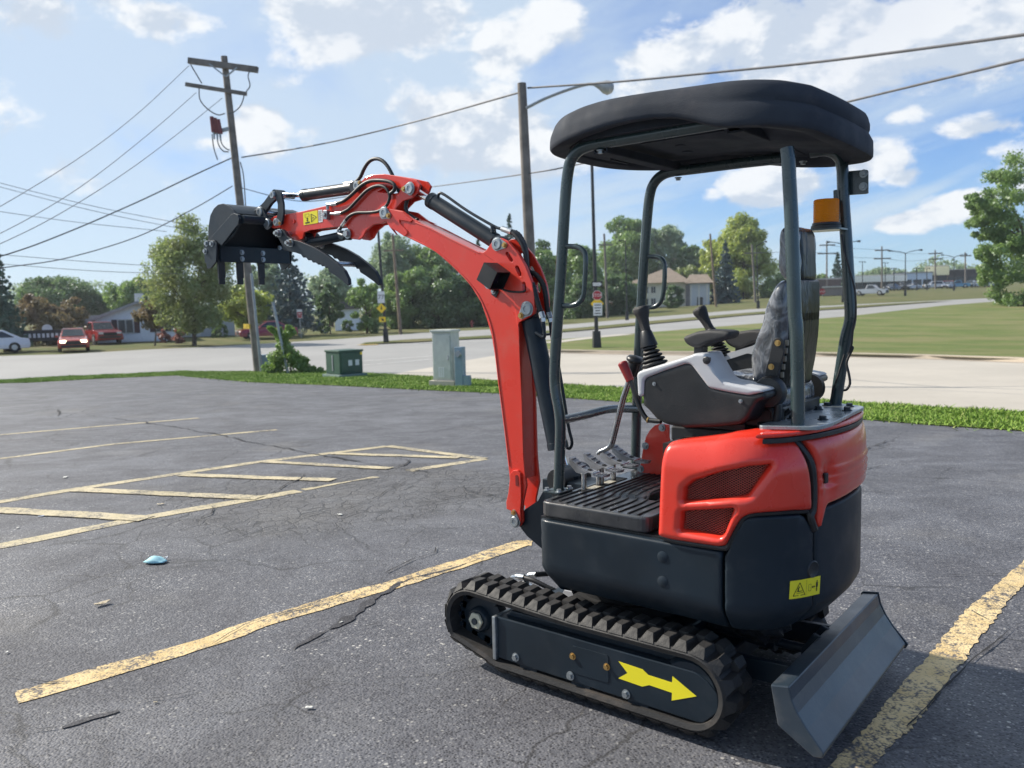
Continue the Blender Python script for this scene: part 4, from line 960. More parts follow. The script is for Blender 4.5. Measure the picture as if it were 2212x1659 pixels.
# slots and tan plates where the pedal posts come through
TAN = mat('tan_plate', (.36, .33, .26), .45, var=.1)
for y0, y1, yc, w in ((-.22, -.05, -.155, .055), (-.03, .06, -.05, .06)):
    bm = B(); box(bm, (-.10, (y0+y1)/2, .6995), (.052, y1-y0, .004)); obj('floor_slot', bm, DARK, floor)
    bm = B(); box(bm, (-.093, yc, .7020), (.032, w, .003)); obj('slot_plate', bm, TAN, floor)
PEDAL = mat('cast_aluminium', (.33, .33, .345), .42, metal=.75, var=.12, vscale=30, bump=.2, bscale=150)
def pedal(y, post):
    pd = None; bm = B(); x0 = -.105
    arc = [(-.056, .116), (-.030, .100), (.0, .083), (.028, .073), (.050, .070)]
    th = .006
    for (xa, za), (xb, zb) in zip(arc, arc[1:]):
        V_ = [bm.verts.new((x0+x, y+s, .70+z+d)) for x, z in ((xa, za), (xb, zb)) for s in (-.019, .019) for d in (0, th)]
        for f in ((0, 1, 3, 2), (4, 6, 7, 5), (0, 4, 5, 1), (2, 3, 7, 6), (0, 2, 6, 4), (1, 5, 7, 3)): bm.faces.new([V_[i] for i in f])
    for s in (-.019, .019): prism(bm, [(x0-.056, .816), (x0-.030, .800), (x0, .783), (x0+.03, .773), (x0+.012, .762), (x0-.02, .768), (x0-.05, .796)], y+s-.002, y+s+.002)
    for (xa, za) in ((-.045, .114), (-.022, .101), (-.002, .090)): box(bm, (x0+xa, y, .70+za+.003), (.007, .027, .006), Matrix.Rotation(.5, 3, 'Y'))
    pd = obj('foot_pedal', bm, PEDAL, EX, bevel=.001)
    bm = B(); box(bm, (x0+.028, y, .70+.0805), (.012, .016, .004), Matrix.Rotation(.35, 3, 'Y')); obj('pedal_slot', bm, DARK, pd)
    bm = B(); cyl(bm, (x0+.052, y-.024, .770), (x0+.052, y+.024, .770), .0055, n=10); obj('hinge_pin', bm, STEEL, pd, smooth=True)
    bm = B(); f = [(x0+.058, y-.024), (x0+.098, y-.021), (x0+.108, y-.010), (x0+.108, y+.010), (x0+.098, y+.021), (x0+.058, y+.024)]
    a = [bm.verts.new((x, yy, .763)) for x, yy in f]; b = [bm.verts.new((x, yy, .770)) for x, yy in f]; bm.faces.new(a[::-1]); bm.faces.new(b)
    for i in range(6): bm.faces.new((a[i], a[(i+1) % 6], b[(i+1) % 6], b[i]))
    for k in range(4): box(bm, (x0+.07+k*.012, y, .7715), (.004, .032, .003))
    obj('toe_flap', bm, PEDAL, pd)
    if post:
        bm = B(); cyl(bm, (x0+.0, y, .69), (x0+.0, y, .775), .0095, n=14); obj('pedal_post', bm, STEEL, pd, smooth=True)
    return pd
for y, pst in ((-.205, True), (-.105, True), (.005, True), (.10, False)): pedal(y, pst)
bm = B(); cyl(bm, (-.103, -.085, .69), (-.103, -.085, .772), .0095, n=14); obj('pedal_post', bm, STEEL, EX, smooth=True)

# ---- canopy frame
PR = .0205
def at_l(z, y, *pts): return [at(z(*p), 'y', y) for p in pts]
D_ = lambda x, y: (x, y)
near_front = [Vector(p) for p in at_l(D_, -.275, (1206, 1066), (1209, 990), (1210, 905), (1199, 835), (1199, 780), (1204, 700), (1211, 600), (1217, 500), (1222, 420), (1227, 372), (1234, 345), (1250, 325), (1272, 315), (1300, 309), (1400, 292), (1541, 268), (1650, 250))]
far_front = [Vector(p) for p in at_l(D_, .275, (1372, 1010), (1375, 900), (1379, 780), (1385, 660), (1393, 540), (1399, 460), (1404, 420), (1412, 397), (1428, 380), (1452, 371), (1500, 365), (1600, 352), (1690, 342))]
near_rear = [Vector(p) for p in at_l(z4, -.275, (1470, 1535), (1468, 1200), (1462, 900), (1450, 760), (1440, 500), (1425, 100), (1412, -150), (1405, -300), (1395, -380))]
far_rear = [Vector(p) for p in at_l(z4, .275, (1722, 1432), (1760, 1180), (1800, 930), (1826, 830), (1833, 760), (1825, 620), (1812, 400), (1800, 200), (1786, 0), (1780, -150), (1776, -240), (1760, -305), (1722, -342), (1660, -360), (1560, -350))]
for pts, nm in ((near_front, 'a'), (far_front, 'b'), (near_rear, 'c'), (far_rear, 'd')):
    bm = B(); tube(bm, pts, PR, 16, k=5); po = obj('canopy_post', bm, SLATE_T, EX, smooth=60)
    b0 = pts[0]
    if nm in 'ab':
        bm = B(); box(bm, (b0.x, b0.y, .7035), (.075, .09, .008)); fg = obj('post_flange', bm, SLATE_T, po, bevel=.003)
        for dx, dy in ((-.027, -.034), (.027, .034), (-.027, .034), (.027, -.034)): bolt(fg, (b0.x+dx, b0.y+dy, .7075), (0, 0, 1), .85)
PLT = mat('grey_plate', (.30, .34, .36), .30, metal=.5, var=.15, bump=.1)
bm = B(); pl_ = rounded([(.615, -.335), (.79, -.30), (.80, -.20), (.775, .24), (.64, .335), (.60, .30)], .03, 4); a = [bm.verts.new((x, y, 1.002+.03*(x-.6))) for x, y in pl_]; b = [bm.verts.new((x, y, 1.014+.03*(x-.6))) for x, y in pl_]; bm.faces.new(a[::-1]); bm.faces.new(b)
for i in range(len(pl_)): bm.faces.new((a[i], a[(i+1) % len(pl_)], b[(i+1) % len(pl_)], b[i]))
pp = obj('rear_post_plate', bm, PLT, EX, bevel=.002)
for x, y in ((.755, -.15), (.755, .10), (.65, .22), (.73, .21), (.66, -.15), (.66, .1)): bolt(pp, (x, y, 1.014+.03*(x-.6)), (0, 0, 1), 1.0, BOLT_D)
bm = B(); hr = [at(D_(1212, 908), 'y', -.275), at(D_(1262, 897), 'y', -.12), at(D_(1310, 885), 'y', .03), at(D_(1345, 883), 'y', .16), at(D_(1376, 884), 'y', .275)]; tube(bm, hr, .0165, 12, k=5); obj('front_rail', bm, SLATE_T, EX, smooth=60)
for pts, y in (([(1222, 532), (1245, 533), (1258, 540), (1265, 556), (1263, 610), (1260, 640), (1250, 654), (1236, 660), (1217, 660)], -.275), ([(1400, 554), (1420, 555), (1431, 562), (1436, 578), (1434, 625), (1428, 650), (1416, 662), (1402, 664), (1390, 664)], .275)):
    bm = B(); tube(bm, at_l(D_, y, *pts), .0095, 10, k=4); obj('grab_handle', bm, SLATE_T, EX, smooth=60)
# roof cross members
for (a, b, w_) in (((.03, -.275, 1.915), (.03, .275, 1.905), .05), ((.52, -.275, 1.915), (.52, .275, 1.90), .05)):
    bm = B(); box(bm, ((a[0]+b[0])/2, 0, a[2]), (w_, .55, .006)); box(bm, (a[0]-w_/2, 0, a[2]+.012), (.005, .55, .026)); box(bm, (a[0]+w_/2, 0, a[2]+.012), (.005, .55, .026)); obj('roof_cross_member', bm, CANOPY, EX)
for p, y in (((1297, 313), -.275), ((1465, 373), .275), ((1735, 337), .275)): bolt(EX, at(p, 'y', y)+np.array([0, 0, -.018]), (0, 0, -1), .9)
# moulded roof: waist behind the middle, deeper rim at the back, a groove around the tail
def canopy():
    n = 120; rings = []
    def plan(a):
        c, s = math.cos(a), math.sin(a)
        x = .285+.53*math.copysign(abs(c)**.62, c); wid = .405-.02*max(0, -c)-.018*math.exp(-((x-.42)/.16)**2); y = wid*math.copysign(abs(s)**.62, s); return x, y
    P = [plan(2*math.pi*i/n) for i in range(n)]
    def zb(x, y): # underside of the rim
        n_ = float(np.interp(x, [-.25, -.12, .02, .13, .255, .33, .38, .42, .475, .525, .66, .765, .82], [1.952, 1.955, 1.967, 1.976, 1.980, 1.975, 1.966, 1.953, 1.932, 1.918, 1.906, 1.890, 1.862]))
        f_ = float(np.interp(x, [-.25, -.1, .1, .3, .4, .5, .6, .7, .82], [1.947, 1.940, 1.935, 1.924, 1.905, 1.886, 1.874, 1.868, 1.856])); k_ = min(1, max(0, (y+.36)/.72)); k_ = k_*k_*(3-2*k_); return n_+(f_-n_)*k_
    def zt(x): return float(np.interp(x, [-.25, -.18, -.1, 0, .1, .25, .4, .55, .63, .7, .77, .82], [2.018, 2.034, 2.045, 2.052, 2.055, 2.052, 2.048, 2.042, 2.036, 2.028, 2.014, 1.992]))
    def dep(x): return .086+.052*min(1, max(0, (x+.2)/.6))
    cx, cy = .285, 0
    def ring(scale, zf): return [((cx+(x-cx)*scale[0], y*scale[1], zf(x, y))) for x, y in P]
    g = lambda x: .62*min(1, max(0, (x-.42)/.26))
    rings.append(ring((.86, .80), lambda x, y: zb(x, y)+.030))
    rings.append(ring((.885, .85), lambda x, y: zb(x, y)+.002))
    rings.append(ring((.955, .94), lambda x, y: zb(x, y)-.005))
    rings.append(ring((.992, .988), lambda x, y: zb(x, y)-.004))
    rings.append(ring((.9995, .999), lambda x, y: zb(x, y)+.002))
    R = lambda a, k: [((cx+(x-cx)*(a), y*a, zb(x, y)+(zt(x)+.006-zb(x, y))*k)) for x, y in P]
    rings.append(R(1.0, .12)); rings.append(R(.998, .34))
    rings.append([((cx+(x-cx)*(.994-.022*g(x)), y*(.994-.022*g(x)), zb(x, y)+(zt(x)+.006-zb(x, y))*.47)) for x, y in P])
    rings.append([((cx+(x-cx)*(.990-.030*g(x)), y*(.990-.030*g(x)), zb(x, y)+(zt(x)+.006-zb(x, y))*.53)) for x, y in P])
    rings.append([((cx+(x-cx)*(.986-.012*g(x)), y*(.986-.012*g(x)), zb(x, y)+(zt(x)+.006-zb(x, y))*.60)) for x, y in P])
    rings.append(R(.978, .72)); rings.append(R(.968, .86)); rings.append(R(.956, .95)); rings.append(R(.94, .99)); rings.append(R(.91, 1.015)); rings.append(R(.80, 1.05)); rings.append(R(.55, 1.07)); rings.append(R(.2, 1.08))
    bm = B(); loft(bm, rings); o = obj('canopy_roof', bm, CANOPY, EX, smooth=48)
    # pressed underside: a pan with ribs and round pads
    bm = B(); pan = [(cx+(x-cx)*.87, y*.82, 1.957) for x, y in P]; a = [bm.verts.new(v) for v in pan]; b = [bm.verts.new((x, y, 1.99)) for x, y, z in pan]; bm.faces.new(a); bm.faces.new(b)
    for i in range(n): bm.faces.new((a[i], a[(i+1) % n], b[(i+1) % n], b[i]))
    for k in range(5): box(bm, (-.13+k*.028, .12, 1.953), (.012, .12, .010)); box(bm, (.66+k*.026, -.05, 1.953), (.012, .22, .010))
    box(bm, (.28, -.02, 1.951), (.30, .30, .014))
    for x, y in ((.22, -.05), (.30, .06), (.40, -.04), (.18, .08), (.36, .11)): cyl(bm, (x, y, 1.946), (x, y, 1.940), .022, .018, n=16)
    obj('roof_lining', bm, CANOPY, o)
canopy()
# beacon on its bracket, lamp plate, wiring down the far rear post
bc = at(z4(1660, 168), 'y', .2); bx, bz = float(bc[0]), float(bc[2])
bm = B(); pl_ = rounded([(bx-.068, .165), (bx+.055, .165), (bx+.06, .275), (bx-.068, .255)], .02, 3); a = [bm.verts.new((x, y, bz-.010)) for x, y in pl_]; b = [bm.verts.new((x, y, bz-.004)) for x, y in pl_]; bm.faces.new(a[::-1]); bm.faces.new(b)
for i in range(len(pl_)): bm.faces.new((a[i], a[(i+1) % len(pl_)], b[(i+1) % len(pl_)], b[i]))
bk_ = obj('beacon_bracket', bm, SLATE_T, EX)
bm = B(); lathe(bm, (bx, .205, bz-.004), (0, 0, 1), [(.001, 0), (.050, 0), (.050, .010), (.046, .013), (.046, .020), (.001, .020)], 28); be = obj('warning_beacon', bm, BLACK, EX, smooth=True)
prof = [(.001, .018), (.0425, .018)]
for k in range(11): h = .020+k*.0065; prof += [(.0425, h), (.0412, h+.0032), (.0425, h+.0062)]
prof += [(.039, .096), (.001, .098)]
bm = B(); lathe(bm, (bx, .205, bz), (0, 0, 1), prof, 32); obj('beacon_lens', bm, AMBER, be, smooth=30)
bm = B(); cyl(bm, (bx, .205, bz+.016), (bx, .205, bz+.090), .010, n=14); obj('beacon_core', bm, mat('amber_core', (1.0, .62, .16), .4, var=.05), be, smooth=True)
q = [at(z3(*p), 'y', .30) for p in ((1940, 672), (2085, 660), (2085, 808), (2070, 812), (1950, 820))]
bm = B(); prism(bm, rounded([(v[0], v[2]) for v in q], .008, 3), .297, .303); lp = obj('lamp_plate', bm, SLATE_T, EX)
for p in ((2055, 685), (2053, 765)): bolt(lp, at(z3(*p), 'y', .297), (0, -1, 0), .9)
q = [at(z3(*p), 'y', .25) for p in ((1868, 790), (1890, 785), (1895, 900), (1870, 900))]; bm = B(); prism(bm, [(v[0], v[2]) for v in q], .247, .253); obj('post_tab', bm, SLATE_T, EX)
bm = B(); tube(bm, at_l(z4, .245, (1770, 215), (1790, 330), (1830, 470), (1862, 600), (1868, 760), (1850, 860), (1838, 980), (1815, 1040)), .0035, 6); obj('wire', bm, HOSE, EX, smooth=True); bm = B(); tube(bm, at_l(z4, .245, (1840, 985), (1846, 1000), (1818, 1060), (1806, 1105), (1822, 1180), (1828, 1240), (1808, 1280), (1785, 1288)), .0045, 6); obj('wire', bm, HOSE, EX, smooth=True); bm = B(); tube(bm, at_l(z4, .245, (1790, 1040), (1700, 1340), (1690, 1420)), .0035, 6); obj('wire', bm, HOSE, EX, smooth=True)

# ---- operator station
def console(side):
    yo, yi = -.335, -.215
    trim = [z4(*p) for p in ((370, 1328), (362, 1180), (372, 1160), (400, 1148), (560, 1100), (735, 1045), (762, 1032), (830, 1032), (852, 1075), (930, 1210), (962, 1230), (1212, 1280), (1235, 1298), (1130, 1322), (1000, 1302), (872, 1276), (850, 1262), (736, 1112), (700, 1104), (560, 1150), (430, 1200), (414, 1218), (412, 1318), (395, 1332))]
    body = [z4(*p) for p in ((402, 1225), (430, 1190), (560, 1140), (700, 1092), (745, 1100), (860, 1252), (880, 1268), (1130, 1312), (1238, 1298), (1245, 1345), (1205, 1362), (1185, 1372), (1150, 1430), (1120, 1485), (1080, 1522), (900, 1542), (700, 1547), (560, 1525), (490, 1485), (440, 1425), (402, 1392), (398, 1330))]
    T = xz(yo, trim); Bd = xz(yo, body); S = lambda y: -y if side > 0 else y
    sh = -.02 if side > 0 else 0.0
    T = [(x+sh, z) for x, z in T]; Bd = [(x+sh, z) for x, z in Bd]
    bm = B(); Vn, Tt, loops = sheet_tris(resample(Bd, .012), [], .014)
    slab(bm, resample(rounded(Bd, .008, 2), .01), [], lambda u, v, o: (u, S(-o), v), -yi, -yo, .012, .014); c = obj('control_console', bm, BLACK, EX, smooth=65)
    bm = B(); slab(bm, resample(rounded(T, .006, 2), .008), [], lambda u, v, o: (u, S(-o), v), -yi-.004, -yo+.004, .010, .010); obj('console_trim', bm, GREY, c, smooth=65)
    if side < 0:
        for p in ((482, 1243), (1076, 1362)): bolt(c, at(z4(*p), 'y', yo-.001), sc=.42)
        bm = B(); box(bm, Vector(at(z4(850, 1080), 'y', yo+.01)), (.014, .02, .018)); lathe(bm, Vector(at(z4(850, 1080), 'y', yo+.0)), (0, -1, 0), [(.001, 0), (.012, 0), (.013, .012), (.001, .014)], 8); obj('adjust_knob', bm, BLACK, c, bevel=.002)
        q = xz(yo-.0042, [z4(*p) for p in ((820, 1142), (870, 1150), (960, 1250), (915, 1240))])
        bm = B(); prism(bm, q, yo-.0045, yo-.0035); obj('trim_panel', bm, GREY, c)
    return c
console(-1); console(1)
def joystick(y, pts_z, off=(0, 0)):
    "boot, cone and grip along a leaning axis"
    b0, b1_, gtop = [Vector(at(z4(*p), 'y', y)) for p in pts_z]
    ax = (b1_-b0).normalized(); L = (b1_-b0).length
    prof = [(.001, -.004)]
    for k in range(5):
        r = .046-.0050*k; h = L*k/5; prof += [(r-.010, h), (r-.001, h+L*.05), (r, h+L*.10), (r-.002, h+L*.14)]
    prof += [(.022, L), (.001, L)]
    bm = B(); lathe(bm, b0, ax, prof, 24); j = obj('joystick', bm, BLACK, EX, smooth=60, label=None)
    g = (gtop-b1_); Lg = g.length; axg = g.normalized()
    bm = B(); lathe(bm, b1_, axg, [(.001, -.004), (.030, 0), (.030, .004), (.020, Lg*.36), (.0165, Lg*.40), (.001, Lg*.40)], 20); obj('boot_collar', bm, BLACK, j, smooth=50)
    bm = B(); lathe(bm, b1_, axg, [(.001, Lg*.38), (.017, Lg*.38), (.0165, Lg*.5), (.019, Lg*.68), (.025, Lg*.82), (.0285, Lg*.92), (.0265, Lg*.985), (.020, Lg*1.0), (.001, Lg*1.0)], 20); obj('grip', bm, mat('grip_rubber', (.018, .018, .02), .5, var=.2, bump=.6, bscale=500), j, smooth=60)
joystick(-.27, ((488, 1120), (448, 985), (388, 712)))
joystick(.235, ((940, 1062), (920, 962), (786, 722)))
# armrests on their stalks
def armrest(y, dx=0.0):
    o = xz(y, [z4(*p) for p in ((705, 925), (715, 912), (800, 880), (880, 868), (985, 872), (1028, 882), (1028, 905), (1010, 930), (930, 950), (880, 962), (845, 978), (820, 992), (770, 990), (732, 972), (712, 948))]); o = [(x+dx, z) for x, z in o]
    bm = B(); slab(bm, resample(rounded(o, .006, 2), .008), [], lambda u, v, q: (u, -q, v), -y-.045, -y+.03, .01, .012); a = obj('armrest', bm, mat('armrest_foam', (.026, .026, .028), .6, var=.1, bump=.3, bscale=600), EX, smooth=65)
    s = xz(y, [z4(*p) for p in ((768, 985), (826, 985), (824, 1036), (766, 1036))]); s = [(x+dx, z) for x, z in s]
    bm = B(); prism(bm, s, y-.015, y+.03); obj('armrest_stalk', bm, BLACK, a, bevel=.003)
armrest(-.28); armrest(.26, .17)
# travel levers with their grips, and the red safety lever
for y, dx in ((-.06, 0), (-.005, 8)):
    bm = B(); pts = at_l(z8, y, (700+dx*3, 655), (725+dx*3, 630), (800+dx*3, 595), (835+dx*3, 560), (860+dx*3, 480), (960+dx*3, 80), (985+dx*3, 0), (1035+dx*3, -150), (1052+dx*3, -210)); tube(bm, pts, .0075, 10, k=4); tl = obj('travel_lever', bm, STEEL, EX, smooth=60)
    top = Vector(at(z4(352+dx, 1075), 'y', y)); g0 = Vector(pts[-1])
    bm = B(); d = (g0-Vector(pts[-3])).normalized(); lathe(bm, g0-d*.004, d, [(.001, 0), (.020, 0), (.021, .03), (.020, .050), (.030, .056), (.032, .064), (.026, .074), (.001, .078)], 16); obj('lever_grip', bm, BLACK, tl, smooth=60)
bm = B(); pts = at_l(z4, -.30, (322, 1222), (345, 1300), (385, 1410), (430, 1482), (470, 1495), (530, 1500)); tube(bm, pts, .0085, 10, k=5); sl2 = obj('safety_lever', bm, BLACK, EX, smooth=60)
bm = B(); pts = at_l(z4, -.30, (318, 1222), (300, 1180), (278, 1130), (262, 1092)); tube(bm, pts, lambda t: (.014+.004*t) if t < .92 else .013, 12, k=4); obj('lever_grip', bm, mat('red_grip', srgb(128, 26, 28), .4, var=.1), sl2, smooth=60, label='dark red grip')
bm = B(); a = Vector(at(z4(437, 1490), 'y', -.30)); b = Vector(at(z4(445, 1493), 'y', -.30)); cyl(bm, a, b, .0105, n=12); obj('lever_band', bm, BRASS, sl2)
# seat: cushion and back in film, headrest, glossy rear shells, recliner brackets
SY = .215
seat_back = [z4(*p) for p in ((1135, 1250), (1128, 1160), (1132, 1040), (1150, 950), (1192, 860), (1225, 740), (1255, 640), (1290, 570), (1340, 528), (1395, 524), (1402, 700), (1378, 900), (1352, 1080), (1312, 1250), (1240, 1270), (1180, 1262))]
def cush(name, poly_px, y0, y1, m, er=.035, wob=.0022):
    o = xz(y0, poly_px); bm = B(); slab(bm, resample(rounded(o, .02, 3), .012), [], lambda u, v, q: (u+wob*math.sin(v*60+q*25)*math.sin(u*45), -q, v+wob*.6*math.sin(u*70+q*18)), -y1, -y0, .014, er)
    return obj(name, bm, m, EX, smooth=75)
st = cush('seat_back', seat_back, -.19, .08, FILM)
hd = cush('headrest', [z4(*p) for p in ((1318, 360), (1326, 230), (1340, 175), (1372, 152), (1430, 152), (1455, 200), (1464, 400), (1458, 545), (1390, 545), (1345, 510), (1322, 460))], -.11, .075, FILM, .03, .0015)
sc_ = cush('seat_cushion', [z4(*p) for p in ((900, 1200), (930, 1172), (1140, 1190), (1250, 1240), (1330, 1290), (1340, 1420), (1250, 1440), (1000, 1400), (900, 1300))], -.19, .15, FILM, .03)
def shell(name, px, y0, y1, parent):
    o = xz(y0, px); xc = max(p[0] for p in o); ym = (y0+y1)/2
    def f(u, v, q): k = max(0, (u-xc+.06)/.06); return (u, ym+(-q-ym)*(1-.22*k*k), v)
    bm = B(); slab(bm, resample(rounded(o, .015, 3), .012), [], f, -y1, -y0, .015, .018); return obj(name, bm, SHELL, parent, smooth=70)
sb = shell('seat_shell', [z4(*p) for p in ((1392, 535), (1425, 522), (1452, 530), (1460, 700), (1448, 900), (1422, 1080), (1375, 1285), (1308, 1283), (1348, 1080), (1375, 900), (1398, 700))], -.165, .085, st)
hs = shell('headrest_shell', [z4(*p) for p in ((1440, 168), (1468, 185), (1480, 330), (1484, 510), (1468, 540), (1445, 535), (1458, 400), (1450, 200))], -.095, .075, hd)
for k in range(5):
    p = at(z4(1395-k*8, 960+k*55), 'y', -.167); bm = B(); box(bm, (p[0], -.168, p[2]), (.012, .006, .018)); obj('shell_rib', bm, mat('shell_tan', (.30, .27, .22), .35, var=.1), sb, bevel=.002)
for y in (-.196, .19):
    br = xz(y, [z4(*p) for p in ((1300, 945), (1320, 925), (1350, 925), (1375, 950), (1380, 1020), (1350, 1120), (1325, 1210), (1330, 1290), (1240, 1290), (1245, 1190), (1270, 1080))])
    bm = B(); prism(bm, rounded(br, .01, 3), y-.004, y+.004); rb = obj('recliner_bracket', bm, BLACK, st, bevel=.002)
    if y < 0:
        bolt(rb, at(z4(1332, 962), 'y', y-.004), sc=.62, kind=BOLT_B); bolt(rb, at(z4(1287, 1125), 'y', y-.004), sc=.62, kind=BOLT_B)
for y in (-.22, .22):
    c = at(z4(1275, 1300), 'y', -.22) if y < 0 else at(z4(1545, 1270), 'y', .20); bm = B(); lathe(bm, (c[0], y, c[2]), (0, 1 if y > 0 else -1, 0), [(.001, -.02), (.05, -.02), (.052, .0), (.046, .016), (.02, .02), (.001, .02)], 22); obj('recliner_hinge', bm, BLACK, st, smooth=True)
bm = B(); tube(bm, at_l(z4, -.22, (1245, 1330), (1290, 1310), (1320, 1340), (1335, 1420), (1320, 1500), (1270, 1530), (1200, 1530)), .012, 10, k=5); obj('console_hose', bm, HOSE, EX, smooth=60); bm = B(); tube(bm, at_l(z4, -.2, (1180, 1450), (1240, 1400), (1290, 1430), (1300, 1510)), .009, 8, k=5); obj('console_hose', bm, HOSE, EX, smooth=60); bm = B(); tube(bm, at_l(z4, -.16, (1150, 1500), (1230, 1470), (1330, 1480), (1420, 1420)), .008, 8, k=5); obj('console_hose', bm, HOSE, EX, smooth=60)
bm = B(); box(bm, (.53, 0, 1.03), (.22, .36, .05)); box(bm, (.55, -.19, 1.02), (.16, .03, .06)); obj('seat_slide', bm, BLACK, EX, bevel=.006)

# ---- boom, arm, bucket
YB_ = .052
boom_outline = [z2(532, 1492), z2(533, 1440), z2(513, 1435), z2(511, 1402), z2(521, 1358), z2(524, 1310), z2(518, 1255), z2(495, 1060), z2(470, 870), z2(455, 740), z2(440, 650), z2(420, 580), z2(394, 505), z2(348, 430), z2(285, 360), z2(182, 270),
                b3(640, 212), b3(560, 160), b3(505, 130), z1(1905, 830), z1(1850, 765), z1(1815, 700), z1(1772, 655), z1(1768, 615), z1(1788, 588), z1(1860, 603), z1(1960, 622), z1(2050, 692), z1(2130, 728), b3(760, 62), b3(900, 125), b3(1100, 230), b3(1300, 328), b3(1390, 372), b3(1440, 378), b3(1478, 352), b3(1545, 255), b3(1580, 230), b3(1625, 226), b3(1700, 262), b3(1800, 380), b3(1880, 520), b3(1945, 690), b3(1968, 830), b3(1972, 960), b3(1965, 1000), b3(1870, 1060), b3(1812, 1090), b3(1802, 1145),
                z2(568, 760), z2(577, 950), z2(584, 1200), z2(590, 1268), z2(597, 1330), z2(582, 1402), z2(580, 1440), z2(583, 1490), z2(570, 1512), z2(548, 1520)]
slots = [[b3(*p) for p in s] for s in (((1672, 385), (1690, 368), (1712, 382), (1752, 450), (1748, 474), (1724, 470)), ((1772, 525), (1788, 508), (1810, 520), (1840, 600), (1832, 625), (1812, 618)), ((1845, 690), (1862, 672), (1880, 690), (1888, 770), (1876, 792), (1852, 770)))]
BO = xz(-YB_, boom_outline); SL = [rounded(xz(-YB_, s), .006, 3) for s in slots]
bm = B(); plate(bm, BO, -YB_+.012, -YB_, SL); boom = obj('boom', bm, RED, EX, bevel=.002, label=None)
bm = B(); plate(bm, BO, YB_, YB_-.012, SL); obj('boom_side_plate', bm, RED, boom, bevel=.002)
core_px = [z2(532, 1300), z2(500, 1060), z2(476, 870), z2(446, 650), z2(400, 510), z2(352, 436), z2(290, 366), z2(190, 277), b3(640, 205), b3(560, 140), z1(1950, 760), z1(1960, 660), z1(2050, 700), b3(900, 133), b3(1300, 336), b3(1440, 388), b3(1600, 480), b3(1700, 640), b3(1770, 830), b3(1795, 1090), z2(562, 760), z2(572, 950), z2(578, 1200), z2(583, 1300)]
CO = xz(-YB_, core_px); bm = B(); plate(bm, CO, YB_-.011, -YB_+.011); obj('boom_box', bm, RED, boom)
# weld-on doublers: the ear plate, the pivot plate, the foot
ear = [b3(*p) for p in ((1440, 378), (1478, 352), (1545, 255), (1580, 230), (1625, 226), (1700, 262), (1800, 380), (1880, 520), (1945, 690), (1968, 830), (1972, 960), (1965, 1000), (1870, 1060), (1815, 1090), (1800, 1140), (1790, 1080), (1775, 960), (1760, 830), (1720, 680), (1640, 540), (1540, 450))]
E_ = xz(-YB_, ear); bm = B(); plate(bm, E_, -YB_+.001, -YB_-.006, SL); obj('ear_plate', bm, RED, boom, bevel=.002)
piv = [b3(640, 212), b3(668, 178), b3(665, 155), b3(590, 75), b3(588, 40), b3(620, 45), b3(700, 62), b3(722, 45), z1(2050, 700), z1(1960, 628), z1(1860, 606), z1(1792, 592), z1(1774, 618), z1(1778, 652), z1(1820, 700), z1(1856, 765), z1(1908, 826), b3(505, 128), b3(560, 158)]
bm = B(); plate(bm, xz(-YB_, piv), -YB_+.001, -YB_-.006); obj('pivot_plate', bm, RED, boom, bevel=.002)
foot = [z2(*p) for p in ((530, 1300), (530, 1275), (545, 1258), (565, 1258), (578, 1272), (582, 1345), (582, 1400), (578, 1440), (581, 1490), (570, 1510), (548, 1518), (534, 1490), (535, 1440), (516, 1433), (514, 1402), (524, 1358))]
bm = B(); plate(bm, xz(-YB_, foot), -YB_+.001, -YB_-.012); fp = obj('foot_plate', bm, RED, boom, bevel=.003)
sl_ = xz(-YB_-.0121, [z2(*p) for p in ((548, 1282), (560, 1282), (564, 1330), (550, 1330))]); bm = B(); plate(bm, rounded(sl_, .005, 3), -YB_-.011, -YB_-.0135); obj('foot_slot', bm, mat('slot_red', srgb(120, 20, 18), .5), fp)
P_ = lambda z, p, y=-YB_: Vector(at(z(*p), 'y', y))
def pinb(z, p, pb, y=-YB_-.006, sc=1.0, parent=boom):
    a = P_(z, p, y); b = P_(z, pb, y); return pin(parent, a, sc, ((b-a).x, (b-a).z))
pinb(z1, (1800, 636), (1842, 662)); pinb(z1, (2022, 425), (1976, 430), y=-.048); pinb(b3, (1585, 288), (1662, 300), sc=.95); pinb(b3, (1888, 955), (1832, 1022), sc=1.05); pinb(z2, (548, 1490), (543, 1450), y=-YB_-.012, sc=.9)
# weld beads round the doublers and down the box edges
for px in ([b3(*p) for p in ((1440, 380), (1540, 452), (1640, 542), (1720, 682), (1760, 832), (1776, 962), (1790, 1082), (1800, 1142))], [b3(*p) for p in ((640, 206), (666, 178), (660, 155), (592, 80), (590, 46), (622, 50), (698, 64))],
           [z2(522, 1240), z2(500, 1060), z2(475, 870), z2(446, 640), z2(400, 506), z2(354, 432), z2(290, 362), z2(190, 274), b3(660, 208)], [b3(740, 66), b3(900, 134), b3(1100, 238), b3(1300, 337), b3(1395, 381)]):
    bm = B(); tube(bm, [P_(lambda *q: q, p, -YB_-.0005) for p in px], .0032, 6, k=5); obj('weld_bead', bm, RED, boom, smooth=True)
